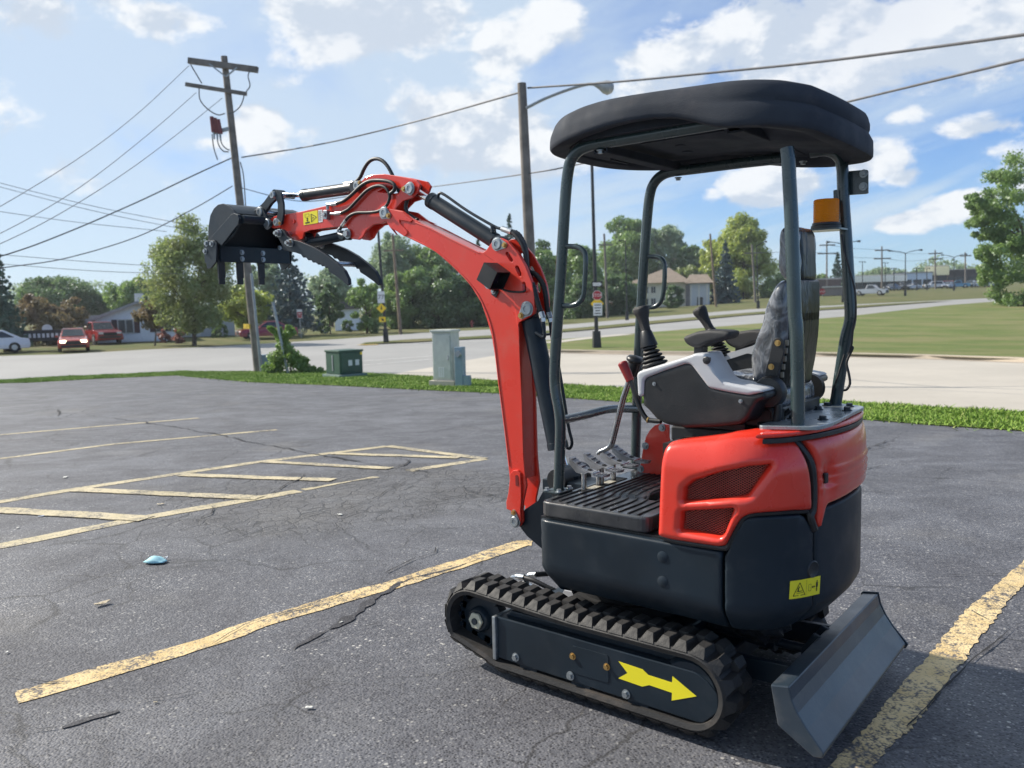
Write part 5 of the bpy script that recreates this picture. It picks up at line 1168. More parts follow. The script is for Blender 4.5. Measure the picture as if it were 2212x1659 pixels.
# swing post at the foot
sw = [z2(*p) for p in ((540, 1480), (575, 1420), (640, 1370), (690, 1280), (710, 1275), (725, 1290), (800, 1300), (800, 1600), (700, 1620), (600, 1560))]
SWP = xz(-.05, [z2(*p) for p in ((545, 1500), (580, 1440), (640, 1400), (672, 1340), (695, 1285), (715, 1275), (740, 1300), (745, 1560), (660, 1620), (590, 1560))])
bm = B(); prism(bm, SWP, -.036, .036); cyl(bm, (-.33, 0, .42), (-.33, 0, .70), .06, n=20); box(bm, (-.24, 0, .50), (.22, .15, .14)); box(bm, (-.28, 0, .66), (.24, .14, .05)); obj('swing_post', bm, SLATE, EX, bevel=.003)
bm = B(); c = P_(z2, (785, 1290), 0); cyl(bm, (c.x, -.085, c.z), (c.x, .11, c.z), .045, n=22); cyl(bm, (c.x, .05, c.z), (c.x, .075, c.z), .052, n=22); obj('swing_pin_housing', bm, BLACK, EX, smooth=True)
bm = B(); a = P_(z2, (548, 1490), -YB_-.012); cyl(bm, (a.x, -YB_-.01, a.z), (a.x, YB_+.01, a.z), .022, n=16); obj('boom_foot_pin', bm, STEEL, boom, smooth=True)
# hydraulic cylinders
def cylinder(p0, p1, rb, p2, rr, name, extra=None):
    "barrel p0..p1, rod p1..p2"
    p0, p1, p2 = Vector(p0), Vector(p1), Vector(p2); d = (p1-p0).normalized()
    bm = B(); lathe(bm, p0, d, [(.001, -.012), (rb*.8, -.012), (rb*.85, 0), (rb, .004), (rb, (p1-p0).length-.03), (rb*1.06, (p1-p0).length-.029), (rb*1.06, (p1-p0).length-.002), (rb*.9, (p1-p0).length), (.001, (p1-p0).length)], 24); c = obj(name, bm, SLATE, EX, smooth=True)
    bm = B(); cyl(bm, p1-d*.01, p2, rr, n=16); obj('piston_rod', bm, CHROME, c, smooth=True)
    for q, rr_ in ((p0-d*.02, rb*.95), (p2, max(rr*1.9, .022))):
        bm = B(); cyl(bm, q+Vector((0, -.030, 0)), q+Vector((0, .030, 0)), rr_, n=18); obj('cylinder_eye', bm, SLATE, c, smooth=True)
    return c
ac = cylinder(P_(b3, (1570, 262), 0), P_(z2, (165, 42), 0), .034, P_(z1, (2052, 430), 0), .0165, 'arm_cylinder')
bm = B(); tube(bm, [P_(z2, (200, 40), -.01), P_(z2, (205, 15), -.01), P_(z2, (230, 20), -.01), P_(z2, (330, 90), -.01), P_(z2, (450, 160), -.01), P_(z2, (480, 172), -.01)], .0065, 8, k=4); cyl(bm, P_(z2, (448, 160), -.01), P_(z2, (450, 190), -.01), .012, n=8); obj('oil_pipe', bm, SLATE, ac, smooth=60)
bcp = cylinder(P_(z2, (620, 580), .0), P_(z2, (742, 1165), .0), .042, P_(z2, (775, 1275), 0), .02, 'boom_cylinder')
bm = B(); tube(bm, [P_(z2, (672, 600), -.05), P_(z2, (680, 650), -.05), P_(z2, (672, 660), -.05), P_(z2, (640, 640), -.05)], .007, 8, k=4); tube(bm, [P_(z2, (705, 600), .04), P_(z2, (712, 660), .04), P_(z2, (745, 800), .04), P_(z2, (785, 1050), .04), P_(z2, (803, 1130), .04), P_(z2, (795, 1160), .04), P_(z2, (780, 1160), .04)], .0065, 8, k=4); box(bm, P_(z2, (695, 648), 0), (.04, .06, .008)); obj('oil_pipe', bm, SLATE, bcp, smooth=60)
bkc = cylinder(P_(z1, (1545, 420), 0), P_(z1, (1095, 484), 0), .0295, P_(z1, (880, 476), 0), .0125, 'bucket_cylinder')
th = cylinder(P_(z1, (1440, 838), 0), P_(z1, (1150, 900), 0), .024, P_(z1, (1040, 905), 0), .011, 'thumb_cylinder')
# arm
YA = .040
arm_o = [z1(*p) for p in ((800, 735), (806, 692), (830, 672), (862, 660), (925, 654), (1090, 622), (1310, 570), (1430, 530), (1520, 480), (1580, 420), (1600, 360), (1632, 326), (1700, 304), (1800, 298), (1950, 322), (2080, 352), (2110, 392), (2090, 450), (2040, 505), (1960, 532), (1905, 590), (1880, 640), (1850, 690), (1790, 722), (1700, 740), (1640, 788), (1608, 850), (1575, 872), (1520, 865), (1485, 845), (1478, 750), (1330, 765), (1150, 790), (1098, 810), (1085, 862), (1040, 878), (985, 868), (930, 800), (890, 768), (830, 772))]
hole = [z1(*p) for p in ((1738, 455), (1790, 425), (1880, 402), (1938, 430), (1925, 462), (1870, 470), (1800, 462))]
AO = xz(-YA, arm_o); AH = [xz(-YA, hole)]
bm = B(); plate(bm, AO, -YA+.012, -YA, AH); arm = obj('arm', bm, RED, EX, bevel=.002)
bm = B(); plate(bm, AO, YA, YA-.012, AH); obj('arm_side_plate', bm, RED, arm, bevel=.002)
core = [z1(*p) for p in ((840, 700), (930, 662), (1090, 632), (1310, 580), (1450, 540), (1600, 475), (1735, 470), (1870, 475), (1930, 540), (1880, 630), (1840, 690), (1700, 730), (1480, 742), (1330, 757), (1100, 785), (930, 790), (850, 760))]
bm = B(); plate(bm, xz(-YA, core), YA-.011, -YA+.011); top_ = [z1(*p) for p in ((1605, 365), (1635, 335), (1700, 312), (1800, 306), (1940, 330), (1940, 350), (1800, 325), (1700, 335), (1650, 360), (1625, 400))]; plate(bm, xz(-YA, top_), YA-.011, -YA+.011); obj('arm_box', bm, RED, arm)
rein = [z1(*p) for p in ((800, 735), (808, 694), (862, 663), (930, 657), (935, 700), (900, 760), (830, 770))]
bm = B(); plate(bm, xz(-YA, rein), -YA+.001, -YA-.006); obj('arm_end_plate', bm, RED, arm, bevel=.002)
bm = B(); c = P_(z1, (1012, 712), -YA); lathe(bm, c, (0, -1, 0), [(.001, .004), (.006, .004), (.006, .006), (.010, .006), (.011, 0), (.001, 0)], 14); obj('grease_boss', bm, RED, arm, smooth=True)
# the hydraulic coupling block with hoses, stickers
cb = P_(z1, (1297, 655), -YA-.012); bm = B(); box(bm, cb, (.028, .024, .045), Matrix.Rotation(.12, 3, 'Y')); cpl = obj('coupling_block', bm, ZINC, arm, bevel=.002)
bm = B(); lathe(bm, cb+Vector((0, -.012, 0)), (0, -1, 0), [(.001, 0), (.011, 0), (.011, .01), (.001, .011)], 6); cyl(bm, P_(z1, (1305, 610), -YA-.012), P_(z1, (1305, 560), -YA-.012), .008, n=8); cyl(bm, P_(z1, (1300, 562), -YA-.012), P_(z1, (1345, 565), -YA-.012), .008, n=8); cyl(bm, P_(z1, (1330, 645), -YA-.012), P_(z1, (1365, 645), -YA-.012), .007, n=8); obj('hydraulic_fitting', bm, ZINC, cpl)
ya = -YA-.0005
sticker([at(z1(*p), 'y', ya) for p in ((1092, 640), (1218, 614), (1223, 725), (1098, 745))], [('line', .14, .14, .42, .14, .02), ('line', .14, .38, .42, .38, .02), ('line', .14, .14, .14, .38, .02), ('line', .42, .14, .42, .38, .02), ('line', .28, .45, .28, .72, .035), ('poly', [(.20, .55), (.36, .55), (.28, .42)]), ('poly', [(.20, .64), (.36, .64), (.28, .76)]), ('poly', [(.12, .80), (.44, .78), (.44, .88), (.12, .90)]), ('line', .56, .2, .56, .85, .04), ('line', .56, .2, .92, .52, .04), ('line', .92, .52, .56, .85, .04), ('line', .62, .45, .75, .55, .03), ('line', .62, .62, .72, .5, .03)], arm)
o = sticker([at(z1(*p), 'y', ya) for p in ((1224, 614), (1260, 608), (1264, 716), (1228, 722))], [('line', .1, .12+.09*k, .85-.2*(k % 2), .12+.09*k, .03) for k in range(9)], arm, base=PAPER)
pin(arm, P_(z1, (1562, 400), -YA-.002), .8, ((P_(z1, (1590, 375), -YA)-P_(z1, (1562, 400), -YA)).x, (P_(z1, (1590, 375), -YA)-P_(z1, (1562, 400), -YA)).z))
bolt(arm, P_(z1, (1482, 820), -YA-.006), sc=1.5)
# linkage
def link(name, px, y, t=.012, m=SLATE):
    bm = B(); plate(bm, rounded(xz(y, [z1(*p) for p in px]), .006, 3), y+t/2, y-t/2); return obj(name, bm, m, EX, bevel=.0015)
guide = ((850, 455), (880, 440), (905, 465), (925, 560), (928, 640), (912, 735), (895, 748), (868, 740), (862, 700), (880, 640), (878, 560), (860, 500))
for y in (-.055, .055): lk_ = link('guide_link', guide, y)
tip = ((640, 640), (660, 610), (715, 590), (760, 545), (800, 490), (820, 462), (850, 455), (870, 480), (862, 520), (820, 560), (780, 620), (750, 660), (700, 668), (655, 662))
for y in (-.035, .035): link('bucket_link', tip, y, .018)
for p, y, s, bd in (((830, 482), -.062, .75, None), ((716, 630), -.060, 1.0, (672, 640)), ((780, 732), -.060, 1.0, (740, 707)), ((858, 718), -.064, .7, (893, 728))):
    a = P_(z1, p, y); b = P_(z1, bd, y) if bd else None; pin(arm if p[0] > 800 else EX, a, s, ((b-a).x, (b-a).z) if bd else None)
for p in ((848, 480), (716, 630), (780, 732), (868, 718)):
    bm = B(); a = P_(z1, p, -.06); cyl(bm, (a.x, -.055, a.z), (a.x, .06, a.z), .013, n=14); obj('link_pin', bm, STEEL, EX, smooth=True)
# bucket
BW = .205; BF = .245
side_px = ((258, 1062), (262, 900), (266, 760), (282, 660), (312, 600), (350, 565), (392, 556), (440, 575), (480, 612), (500, 640), (536, 655), (548, 690), (540, 730), (480, 840), (392, 920), (362, 960), (362, 1062))
BS = xz(-BW, [z1(*p) for p in side_px])
bm = B(); plate(bm, BS, -BW+.010, -BW); bucket = obj('bucket', bm, SLATE, EX, bevel=.0015)
bm = B(); plate(bm, BS, BF, BF-.010); obj('bucket_side', bm, SLATE, bucket, bevel=.0015)
shell_px = ((362, 1062), (300, 1062), (262, 1062), (264, 900), (268, 760), (284, 662), (314, 602), (352, 567), (394, 558), (442, 577), (482, 614), (502, 640))
SHp = xz(-BW, [z1(*p) for p in shell_px]); c_ = np.mean(SHp, 0)
bm = B(); ins = [tuple(np.array(p)+(c_-np.array(p))/np.linalg.norm(c_-np.array(p))*.009) for p in SHp]
prism(bm, SHp+ins[::-1], -BW+.0101, BF-.0101); obj('bucket_shell', bm, SLATE, bucket, smooth=40)
# reinforcing edge strip and cutter on each side
for y, yo_ in ((-BW, -BW-.010), (BF-.0, BF+.010)):
    es = xz(-BW, [z1(*p) for p in ((262, 896), (478, 652), (505, 640), (536, 655), (548, 692), (540, 735), (395, 922), (368, 905), (300, 895))]); bm = B(); plate(bm, es, max(y, yo_), min(y, yo_)); obj('edge_strip', bm, SLATE, bucket, bevel=.002)
    sc2 = xz(-BW, [z1(*p) for p in ((255, 905), (280, 878), (345, 878), (368, 905), (365, 1000), (362, 1062), (318, 1115), (285, 1125), (275, 1080), (262, 1060))]); bm = B(); d = -.010 if y < 0 else .010; plate(bm, sc2, max(yo_, yo_+d), min(yo_, yo_+d)); sc3 = obj('side_cutter', bm, SLATE, bucket, bevel=.002)
    for p in ((282, 905), (328, 908), (272, 972)): a = P_(z1, p, -BW); bolt(sc3, (a.x, yo_+d, a.z), (0, -1 if y < 0 else 1, 0), 1.0)
lipx = P_(z1, (364, 1000), -BW).x; ztop = P_(z1, (366, 925), -BW).z; zbot = P_(z1, (362, 1066), -BW).z
bm = B(); box(bm, (lipx+.004, (BF-BW)/2, (ztop+zbot)/2), (.014, BF+BW-.004, ztop-zbot)); lip = obj('cutting_edge', bm, SLATE, bucket, bevel=.002)
bm = B(); box(bm, (lipx-.055, (BF-BW)/2, (ztop+zbot)/2+.03), (.09, BF+BW-.02, .010)); obj('bucket_floor', bm, SLATE, bucket)
for y in (-BW+.012, -.079, .059):
    bm = B(); box(bm, (lipx-.010, y, zbot-.035), (.016, .040, .10)); box(bm, (lipx-.012, y, zbot-.095), (.012, .036, .05)); obj('bucket_tooth', bm, BLACK, lip, bevel=.003)
for y in (-.075, .06): 
    for dz in (.02, .055): bolt(lip, (lipx+.011, y, zbot+dz), (1, 0, 0), .9)
for y in (.175, .215): bolt(lip, (lipx+.011, y, zbot+.09), (1, 0, 0), .8)
# hinge ears on the bucket and the cross tube over its mouth
bm = B(); a = P_(z1, (545, 690), -BW); cyl(bm, (a.x+.0, -BW+.01, a.z), (a.x+.0, BF-.01, a.z), .022, n=16); obj('bucket_tube', bm, SLATE, bucket, smooth=True)
be_ = ((640, 660), (660, 628), (716, 592), (745, 590), (790, 690), (822, 712), (820, 750), (792, 772), (740, 760), (690, 720), (560, 740), (500, 660))
for y in (-.060, .060):
    bm = B(); E2 = xz(y, [z1(*p) for p in ((520, 690), (640, 655), (664, 625), (716, 596), (745, 596), (790, 690), (822, 715), (818, 750), (792, 770), (740, 757), (680, 735), (560, 735))]); plate(bm, rounded(E2, .006, 3), y+.006, y-.006); obj('bucket_ear', bm, SLATE, bucket, bevel=.002)
# thumb
tp_ = ((868, 800), (885, 785), (920, 780), (945, 805), (965, 840), (1010, 870), (1080, 888), (1200, 938), (1300, 998), (1400, 1078), (1462, 1140), (1498, 1215), (1502, 1255), (1490, 1270), (1448, 1232), (1380, 1182), (1330, 1150), (1316, 1108), (1300, 1120), (1285, 1090), (1268, 1104), (1252, 1075), (1236, 1090), (1205, 1062), (1190, 1072), (1168, 1040), (1150, 1052), (1125, 1020), (1105, 1028), (1085, 1000), (1040, 985), (960, 968), (930, 960), (915, 905), (885, 850))
for y in (-.100, .100):
    o_ = xz(-.100, [z1(*p) for p in tp_]); bm = B(); plate(bm, o_, y+.010, y-.010); tb = obj('thumb_finger', bm, SLATE, EX, bevel=.002)
    for p in ((900, 815), (1000, 900)):
        a = P_(z1, p, -.1); bm = B(); lathe(bm, (a.x, y-.010, a.z), (0, -1, 0), [(.001, 0), (.023, 0), (.023, .004), (.018, .005), (.018, .02), (.001, .02)], 6); lathe(bm, (a.x, y-.030, a.z), (0, -1, 0), [(.001, 0), (.009, 0), (.009, .014), (.001, .014)], 12); obj('thumb_nut', bm, ZINC, tb)
for p, r in (((900, 815), .014), ((1000, 900), .014), ((1275, 1078), .013)):
    bm = B(); a = P_(z1, p, -.1); cyl(bm, (a.x, -.1, a.z), (a.x, .1, a.z), r, n=14); obj('thumb_cross_pin', bm, STEEL, EX, smooth=True)
bm = B(); prism(bm, rounded(xz(0, [z1(*p) for p in ((1092, 822), (1130, 808), (1155, 850), (1165, 885), (1110, 895), (1085, 870))]), .006, 2), -.03, .03); obj('thumb_cap', bm, BLACK, EX, bevel=.003)
# hoses over the arm and elbow
def hose(name, pts, r=.0095, rip=.0065, parent=EX, m=HOSE):
    bm = B(); tube(bm, pts, r, 10, k=8, ripple=rip); return obj(name, bm, m, parent, smooth=60)
YH = -.055
H_ = lambda *p, y=YH: [P_(z1, q, y) for q in p]
h1 = hose('hydraulic_hose', [P_(z1, (1515, 382), -.01)]+H_((1545, 372), (1590, 325), (1625, 250), (1668, 190), (1722, 166), (1780, 182), (1830, 235), (1875, 320), (1915, 420), (1932, 465), y=-.03))
bm = B(); cyl(bm, P_(z1, (1455, 388), -.01), P_(z1, (1535, 374), -.01), .011, n=10); obj('hose_ferrule', bm, STEEL, h1, smooth=True)
h2 = hose('hydraulic_hose', H_((1385, 556), (1450, 530), (1520, 475), (1600, 400), (1670, 362), (1760, 354), (1850, 368), (1890, 400), (1885, 440), (1850, 470)))
bm = B(); cyl(bm, P_(z1, (1340, 566), YH), P_(z1, (1388, 556), YH), .010, n=10); obj('hose_ferrule', bm, STEEL, h2, smooth=True)
h3 = hose('hydraulic_hose', H_((1420, 640), (1490, 602), (1560, 530), (1650, 440), (1740, 402), (1810, 420), (1845, 490), (1820, 570), (1750, 622), (1660, 634), (1560, 638), (1490, 670), (1440, 735), (1408, 790)), .008, .0055)
bm = B(); cyl(bm, P_(z1, (1368, 646), YH), P_(z1, (1425, 638), YH), .009, n=10); cyl(bm, P_(z1, (1465, 700), YH), P_(z1, (1430, 750), YH), .009, n=10); tube(bm, H_((1425, 755), (1396, 790), (1400, 815), (1440, 830)), .006, 8, k=4); obj('hose_ferrule', bm, STEEL, h3, smooth=True)
for y, s in ((-.02, 0), (.005, 25), (.03, 50)):
    hh = hose('hydraulic_hose', [P_(b3, q, y) for q in ((1720+s, 158+s*.2), (1770+s*.8, 200), (1830+s*.5, 280), (1865+s*.3, 370), (1880+s*.2, 460), (1888, 560), (1870, 640))], .011, .0075)
    bm = B(); cyl(bm, P_(b3, (1630+s, 130+s*.4), y), P_(b3, (1730+s, 165+s*.3), y), .012, n=8); obj('hose_ferrule', bm, STEEL, hh)
for y, pts in ((.03, ((1890, 580), (1960, 590), (2015, 645), (2060, 730), (2080, 830), (2090, 920), (2105, 990))), (-.045, ((1940, 690), (1965, 770), (1985, 850), (2010, 930), (2030, 985)))):
    hh = hose('hydraulic_hose', [P_(b3, q, y) for q in pts], .012, .0085)
    e = pts[-1]; bm = B(); cyl(bm, P_(b3, e, y), P_(b3, (e[0]+18, e[1]+60), y), .013, n=8); cyl(bm, P_(b3, (e[0]+18, e[1]+60), y), P_(b3, (e[0]+24, e[1]+100), y), .010, n=6); obj('hose_ferrule', bm, STEEL, hh)
    bm = B(); tube(bm, [P_(b3, q, y) for q in ((e[0]+24, e[1]+100), (e[0]+34, e[1]+160), (e[0]+30, e[1]+220))], .007, 8, k=4); obj('oil_pipe', bm, SLATE, hh, smooth=True)
for y in (-.02, .02): hose('hydraulic_hose', [P_(z1, q, y) for q in ((2000, 520), (1985, 580), (2000, 640), (2050, 680), (2090, 700))], .010, .007)
# work lamp box on the boom with its lead
L0 = [b3(*p) for p in ((1500, 478), (1728, 582), (1592, 762), (1352, 668))]
fb = [P_(b3, (1352, 665), -YB_-.012), P_(b3, (1508, 475), -YB_-.012)]
ux = Vector((1, 0, -.62)).normalized(); uz = Vector((.62, 0, 1)).normalized(); uy = Vector((0, -1, 0))
cen = P_(b3, (1545, 618), -YB_-.055)
M = Matrix((ux, uy, uz)).transposed()
bm = B(); w3, d3, h3_ = .080, .085, .078
def bx(c, s): box(bm, cen+M @ Vector(c), s, M)
bx((0, 0, h3_/2), (w3, d3, .004)); bx((0, 0, -h3_/2), (w3, d3, .004)); bx((0, d3/2, 0), (w3, .004, h3_)); bx((0, -d3/2, 0), (w3, .004, h3_)); bx((-w3/2, 0, 0), (.004, d3, h3_))
wl = obj('work_lamp', bm, BLACK, boom)
bm = B(); box(bm, cen+M @ Vector((-.012, 0, 0)), (.03, d3-.014, h3_-.014), M); obj('lamp_lens', bm, mat('lamp_dark', (.03, .022, .04), .15), wl)
bm = B(); box(bm, P_(b3, (1545, 745), -YB_-.02), (.030, .03, .008), M); box(bm, P_(b3, (1560, 790), -YB_-.006), (.028, .004, .030), M); obj('lamp_bracket', bm, BLACK, wl)
bolt(wl, P_(b3, (1490, 705), -YB_-.05), sc=1.1); bolt(wl, P_(b3, (1545, 772), -YB_-.010), sc=.8)
bm = B(); tube(bm, [P_(b3, q, -YB_-.02) for q in ((1560, 700), (1620, 745), (1700, 772), (1790, 780), (1850, 776), (1870, 760))], .0045, 8, k=5); obj('lamp_lead', bm, HOSE, wl, smooth=True)
# ------------------------------------------------------------------ trees
def leaf_mat(name, a, b, yel=None, amt=.0, tr=.48):
    if name in MATS: return MATS[name]
    m = bpy.data.materials.new(name); t = NT(m); g = t.nd('ShaderNodeNewGeometry')
    a = tuple(q*1.45 for q in a); b = tuple(q*1.45 for q in b)
    c = t.mix(t.mr(t.noise(.45, 3), .3, .7), a, b); c = t.mix(t.mth('MULTIPLY', g.outputs['Random Per Island'], .5), c, tuple(q*1.5 for q in b))
    if yel: c = t.mix(t.mth('MULTIPLY', t.mr(t.noise(.7, 3, .5, t.vec(off=(5, 2, 1))), .45, .65), amt), c, yel)
    N = t.N; N.remove(t.b); d = t.nd('ShaderNodeBsdfDiffuse'); tl = t.nd('ShaderNodeBsdfTranslucent'); gl = t.nd('ShaderNodeBsdfGlossy'); gl.inputs['Roughness'].default_value = .45; gl.inputs['Color'].default_value = (.9, .95, 1, 1)
    t.lk(c, d.inputs[0]); t.lk(t.mix(.5, c, tuple(min(1, q*1.6) for q in b)), tl.inputs[0]); mx = t.nd('ShaderNodeMixShader'); mx.inputs[0].default_value = tr; t.lk(d.outputs[0], mx.inputs[1]); t.lk(tl.outputs[0], mx.inputs[2])
    m2 = t.nd('ShaderNodeMixShader'); m2.inputs[0].default_value = .05; t.lk(mx.outputs[0], m2.inputs[1]); t.lk(gl.outputs[0], m2.inputs[2]); t.lk(m2.outputs[0], N['Material Output'].inputs[0]); MATS[name] = m; return m
LG = leaf_mat('leaf_green', (.075, .135, .035), (.125, .185, .052)); LD = leaf_mat('leaf_dark', (.045, .085, .030), (.080, .125, .045)); LY = leaf_mat('leaf_yellow_green', (.15, .20, .035), (.23, .27, .055), (.30, .28, .07), .5)
LO = leaf_mat('leaf_olive', (.095, .135, .040), (.15, .185, .06), (.24, .21, .08), .55); LB = leaf_mat('leaf_spruce_blue', (.038, .066, .066), (.062, .095, .095), tr=.12); LS = leaf_mat('leaf_spruce', (.030, .060, .045), (.055, .095, .065), tr=.12)
LM = leaf_mat('leaf_maroon', (.075, .065, .032), (.12, .095, .045), (.15, .07, .05), .5); LR = leaf_mat('leaf_red_bush', (.13, .045, .04), (.18, .08, .06)); LF = leaf_mat('leaf_far_hazed', (.115, .165, .095), (.165, .215, .125)); LV = leaf_mat('leaf_vine', (.085, .145, .028), (.125, .20, .040), (.20, .19, .05), .35)  # LF leaves are paler: distance haze is put into their colour
BARK = mat('bark', (.09, .07, .055), .9, var=.3, vscale=8, bump=.6, bscale=25)
def leaves(name, centers, radii, per, size, m, parent, flat=0.0, rng=NP):
    "leaf-sized faces gathered in clumps"
    n = len(centers); idx = np.repeat(np.arange(n), per); k = len(idx); d = rng.normal(size=(k, 3)); d /= np.linalg.norm(d, axis=1)[:, None]; r = rng.random(k)**.42
    P = centers[idx]+d*(radii[idx]*r)[:, None]*np.array([1, 1, .8]); nrm = d*.9+rng.normal(size=(k, 3))*.75+np.array([0, 0, .35]); nrm /= np.linalg.norm(nrm, axis=1)[:, None]
    a = np.cross(nrm, rng.normal(size=(k, 3))); a /= np.linalg.norm(a, axis=1)[:, None]; b = np.cross(nrm, a); s = size*(.6+.8*rng.random(k)); L = s[:, None]
    V = np.stack([P-a*L*.6, P-b*L*.36, P+a*L*.6, P+b*L*.36], 1).reshape(-1, 3); return mesh_np(name, V, np.arange(4*k).reshape(-1, 4), m, parent)
def spot(px, s, py0, py1=None):
    base = ground_at(px, s); v = ray(px, 650); sc = float(s/(v[:2] @ DH)); top = depth_at((px, py0), s)[2]; bot = depth_at((px, py1), s)[2] if py1 else None; return base, float(top), (float(bot) if bot is not None else None), sc/F
def limb_tubes(bm, base, top, crown_c, rr, n, r0, rng):
    tube(bm, [base, base+(Vector(top)-base)*.5+Vector((rng.gauss(0, .08), rng.gauss(0, .08), 0)), top], lambda t: r0*(1-.6*t), 8, k=3)
    for i in range(n):
        a = rng.uniform(0, 6.28); h = rng.uniform(.45, 1.0); p0 = base+(Vector(top)-base)*h; q = Vector(crown_c)+Vector((math.cos(a)*rr[0]*.75, math.sin(a)*rr[0]*.75, rng.uniform(-.4, .7)*rr[1])); tube(bm, [p0, p0.lerp(q, .5)+Vector((0, 0, .15*rr[1])), q], lambda t: r0*.42*(1-.75*t), 6, k=3)
def tree(name, label, px, s, top, bot, wpx, m, shape='round', group=None, lumps=None, seed=0, dens=1.0, lean=0.0, leaf=None, heads=None):
    rng = np.random.default_rng(1000+seed+int(px)); rg = random.Random(seed+int(px)); base, zt, zb, k = spot(px, s, top, bot); w = wpx*k/2; H = (zt-zb)/2
    t = thing(name, label, 'tree', tuple(base), group); cz = (zt+zb)/2; c0 = np.array([base[0], base[1], cz])
    n = lumps or int(np.clip(40*(w*H*2)/12, 45, 110)); cs = []; rs = []
    tries = 0
    while len(cs) < n and tries < 6000:
        tries += 1; d = rng.normal(size=3); d /= np.linalg.norm(d); r = rng.uniform(.35, 1.0)**.6; z = d[2]*r
        if shape == 'round': prof = 1.0
        elif shape == 'oval': prof = (1.0-.45*max(0, z)-.15*max(0, -z-.5)) 
        elif shape == 'pear': prof = 1.05-.55*max(0, z)
        elif shape == 'broad': prof = 1.1-.25*abs(z)
        elif shape == 'column': prof = 1.0
        else: prof = 1.0
        p = c0+np.array([d[0]*r*w*.92*prof+lean*z*w, d[1]*r*w*.92*prof, z*H]); rad = w*rng.uniform(.24, .40)*(1-.30*abs(z))
        cs.append(p); rs.append(rad)
    if heads:       # a crown whose boughs were each measured
        cs = []; rs = []
        for (hx, hy, hr) in heads:
            for q in range(9): d = rng.normal(size=3); d /= np.linalg.norm(d); cs.append(depth_at((hx, hy), s+rng.uniform(-2, 2))+d*hr*k*.75); rs.append(hr*k*rng.uniform(.34, .62))
        n = len(cs)
    cs = np.array(cs); rs = np.array(rs); cs[:, 0] += rng.normal(0, w*.05, n); cs[:, 2] = np.minimum(cs[:, 2], zt-rs*.5); cs[:, 2] = np.maximum(cs[:, 2], zb+rs*.3)
    lf = leaf or max(.10, 2.3*k*2.16*1.0); per = int(np.clip(dens*2.4*np.mean(rs)**2*9/(lf*lf), 40, 260))
    leaves('crown', cs, rs, per, lf, m, t, rng=rng)
    bm = B(); r0 = float(max(.05, w*.055)); limb_tubes(bm, Vector(base)-Vector((0, 0, .1)), Vector((base[0], base[1], zb+H*.9)), c0, (w, H), 7, r0, rg); obj('trunk', bm, BARK, t, smooth=60)
    return t
def spruce(name, label, px, s, top, bot, wpx, m, group=None, seed=0):
    rng = np.random.default_rng(50+seed+int(px)); base, zt, zb, k = spot(px, s, top, bot); w = wpx*k/2; t = thing(name, label, 'tree', tuple(base), group); H = zt-zb; cs = []; rs = []
    lv = 15
    for i in range(lv):
        f = (i+.5)/lv; r = w*(1-f)**.82+.08; nb = max(5, int(13*(1-f)+4))
        for j in range(nb):
            a = 6.283*j/nb+rng.uniform(0, .6); rr = r*rng.uniform(.72, 1.1)
            for q in (.35, .65, .92): cs.append([base[0]+math.cos(a)*rr*q, base[1]+math.sin(a)*rr*q, zb+f*H-rr*.28*q*q+rng.normal(0, .02*H)]); rs.append(max(.08, w*.15*(1.15-f)*(1.2-q*.6)))
    for q in range(4): cs.append([base[0], base[1], zt-H*.02-H*.03*q]); rs.append(w*.04)
    lf = max(.08, 1.8*k*2.16); cs = np.array(cs); rs = np.array(rs); per = int(np.clip(2.4*np.mean(rs)**2*8/(lf*lf)*2, 12, 40)); leaves('crown', cs, rs, per, lf, m, t, rng=rng)
    bm = B(); cyl(bm, Vector(base)-Vector((0, 0, .1)), (base[0], base[1], zt-H*.05), max(.08, w*.07), .02, n=8); obj('trunk', bm, BARK, t); return t
GT = 'trees beyond the street'
spruce('spruce_tree', 'dark spruce cut by the left edge of the picture beyond the street', 2, 56, 548, 735, 108, LS, GT, 1)
tree('ornamental_tree', 'dark maroon-green crab tree behind the black notice board', 88, 66, 632, 772, 126, LM, 'broad', GT, seed=1)
tree('ornamental_tree', 'dark brown-green tree standing over the red pickup', 148, 72, 642, 762, 98, LM, 'broad', GT, seed=2)
tree('deciduous_tree', 'broad dark green tree far behind the crab trees at left', 125, 110, 600, 690, 160, LD, 'broad', GT, seed=3)
tree('deciduous_tree', 'small round dark tree in the gap left of the pale blue house roof', 210, 112, 625, 690, 62, LD, 'round', GT, seed=4)
tree('deciduous_tree', 'rounded green tree rising behind the pale blue house', 292, 105, 596, 690, 118, LG, 'round', GT, seed=5)
tree('deciduous_tree', 'tall yellow-green maple in front of the white house, left of the bucket', 414, 58, 466, 722, 188, LO, 'pear', GT, seed=6, dens=1.6, lumps=110)
tree('ornamental_tree', 'little bronze tree against the end wall of the pale blue house', 328, 60, 650, 708, 80, LM, 'broad', GT, seed=7)
tree('deciduous_tree', 'small lime yellow tree behind the near utility pole', 531, 72, 618, 712, 116, LY, 'round', GT, seed=8)
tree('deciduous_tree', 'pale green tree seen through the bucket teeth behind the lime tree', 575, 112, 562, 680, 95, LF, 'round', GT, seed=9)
spruce('spruce_tree', 'broad blue spruce standing behind the thumb fingers', 628, 75, 530, 704, 146, LB, GT, 2)
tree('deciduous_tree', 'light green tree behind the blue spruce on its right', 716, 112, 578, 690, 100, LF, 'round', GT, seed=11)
tree('cedar_tree', 'dark egg-shaped cedar between the blue spruce and the white shed', 711, 78, 608, 716, 64, LD, 'oval', GT, seed=12, dens=1.4)
tree('deciduous_tree', 'bushy yellow-green tree left of the yellow diamond sign', 790, 78, 600, 722, 96, LG, 'broad', GT, seed=13)
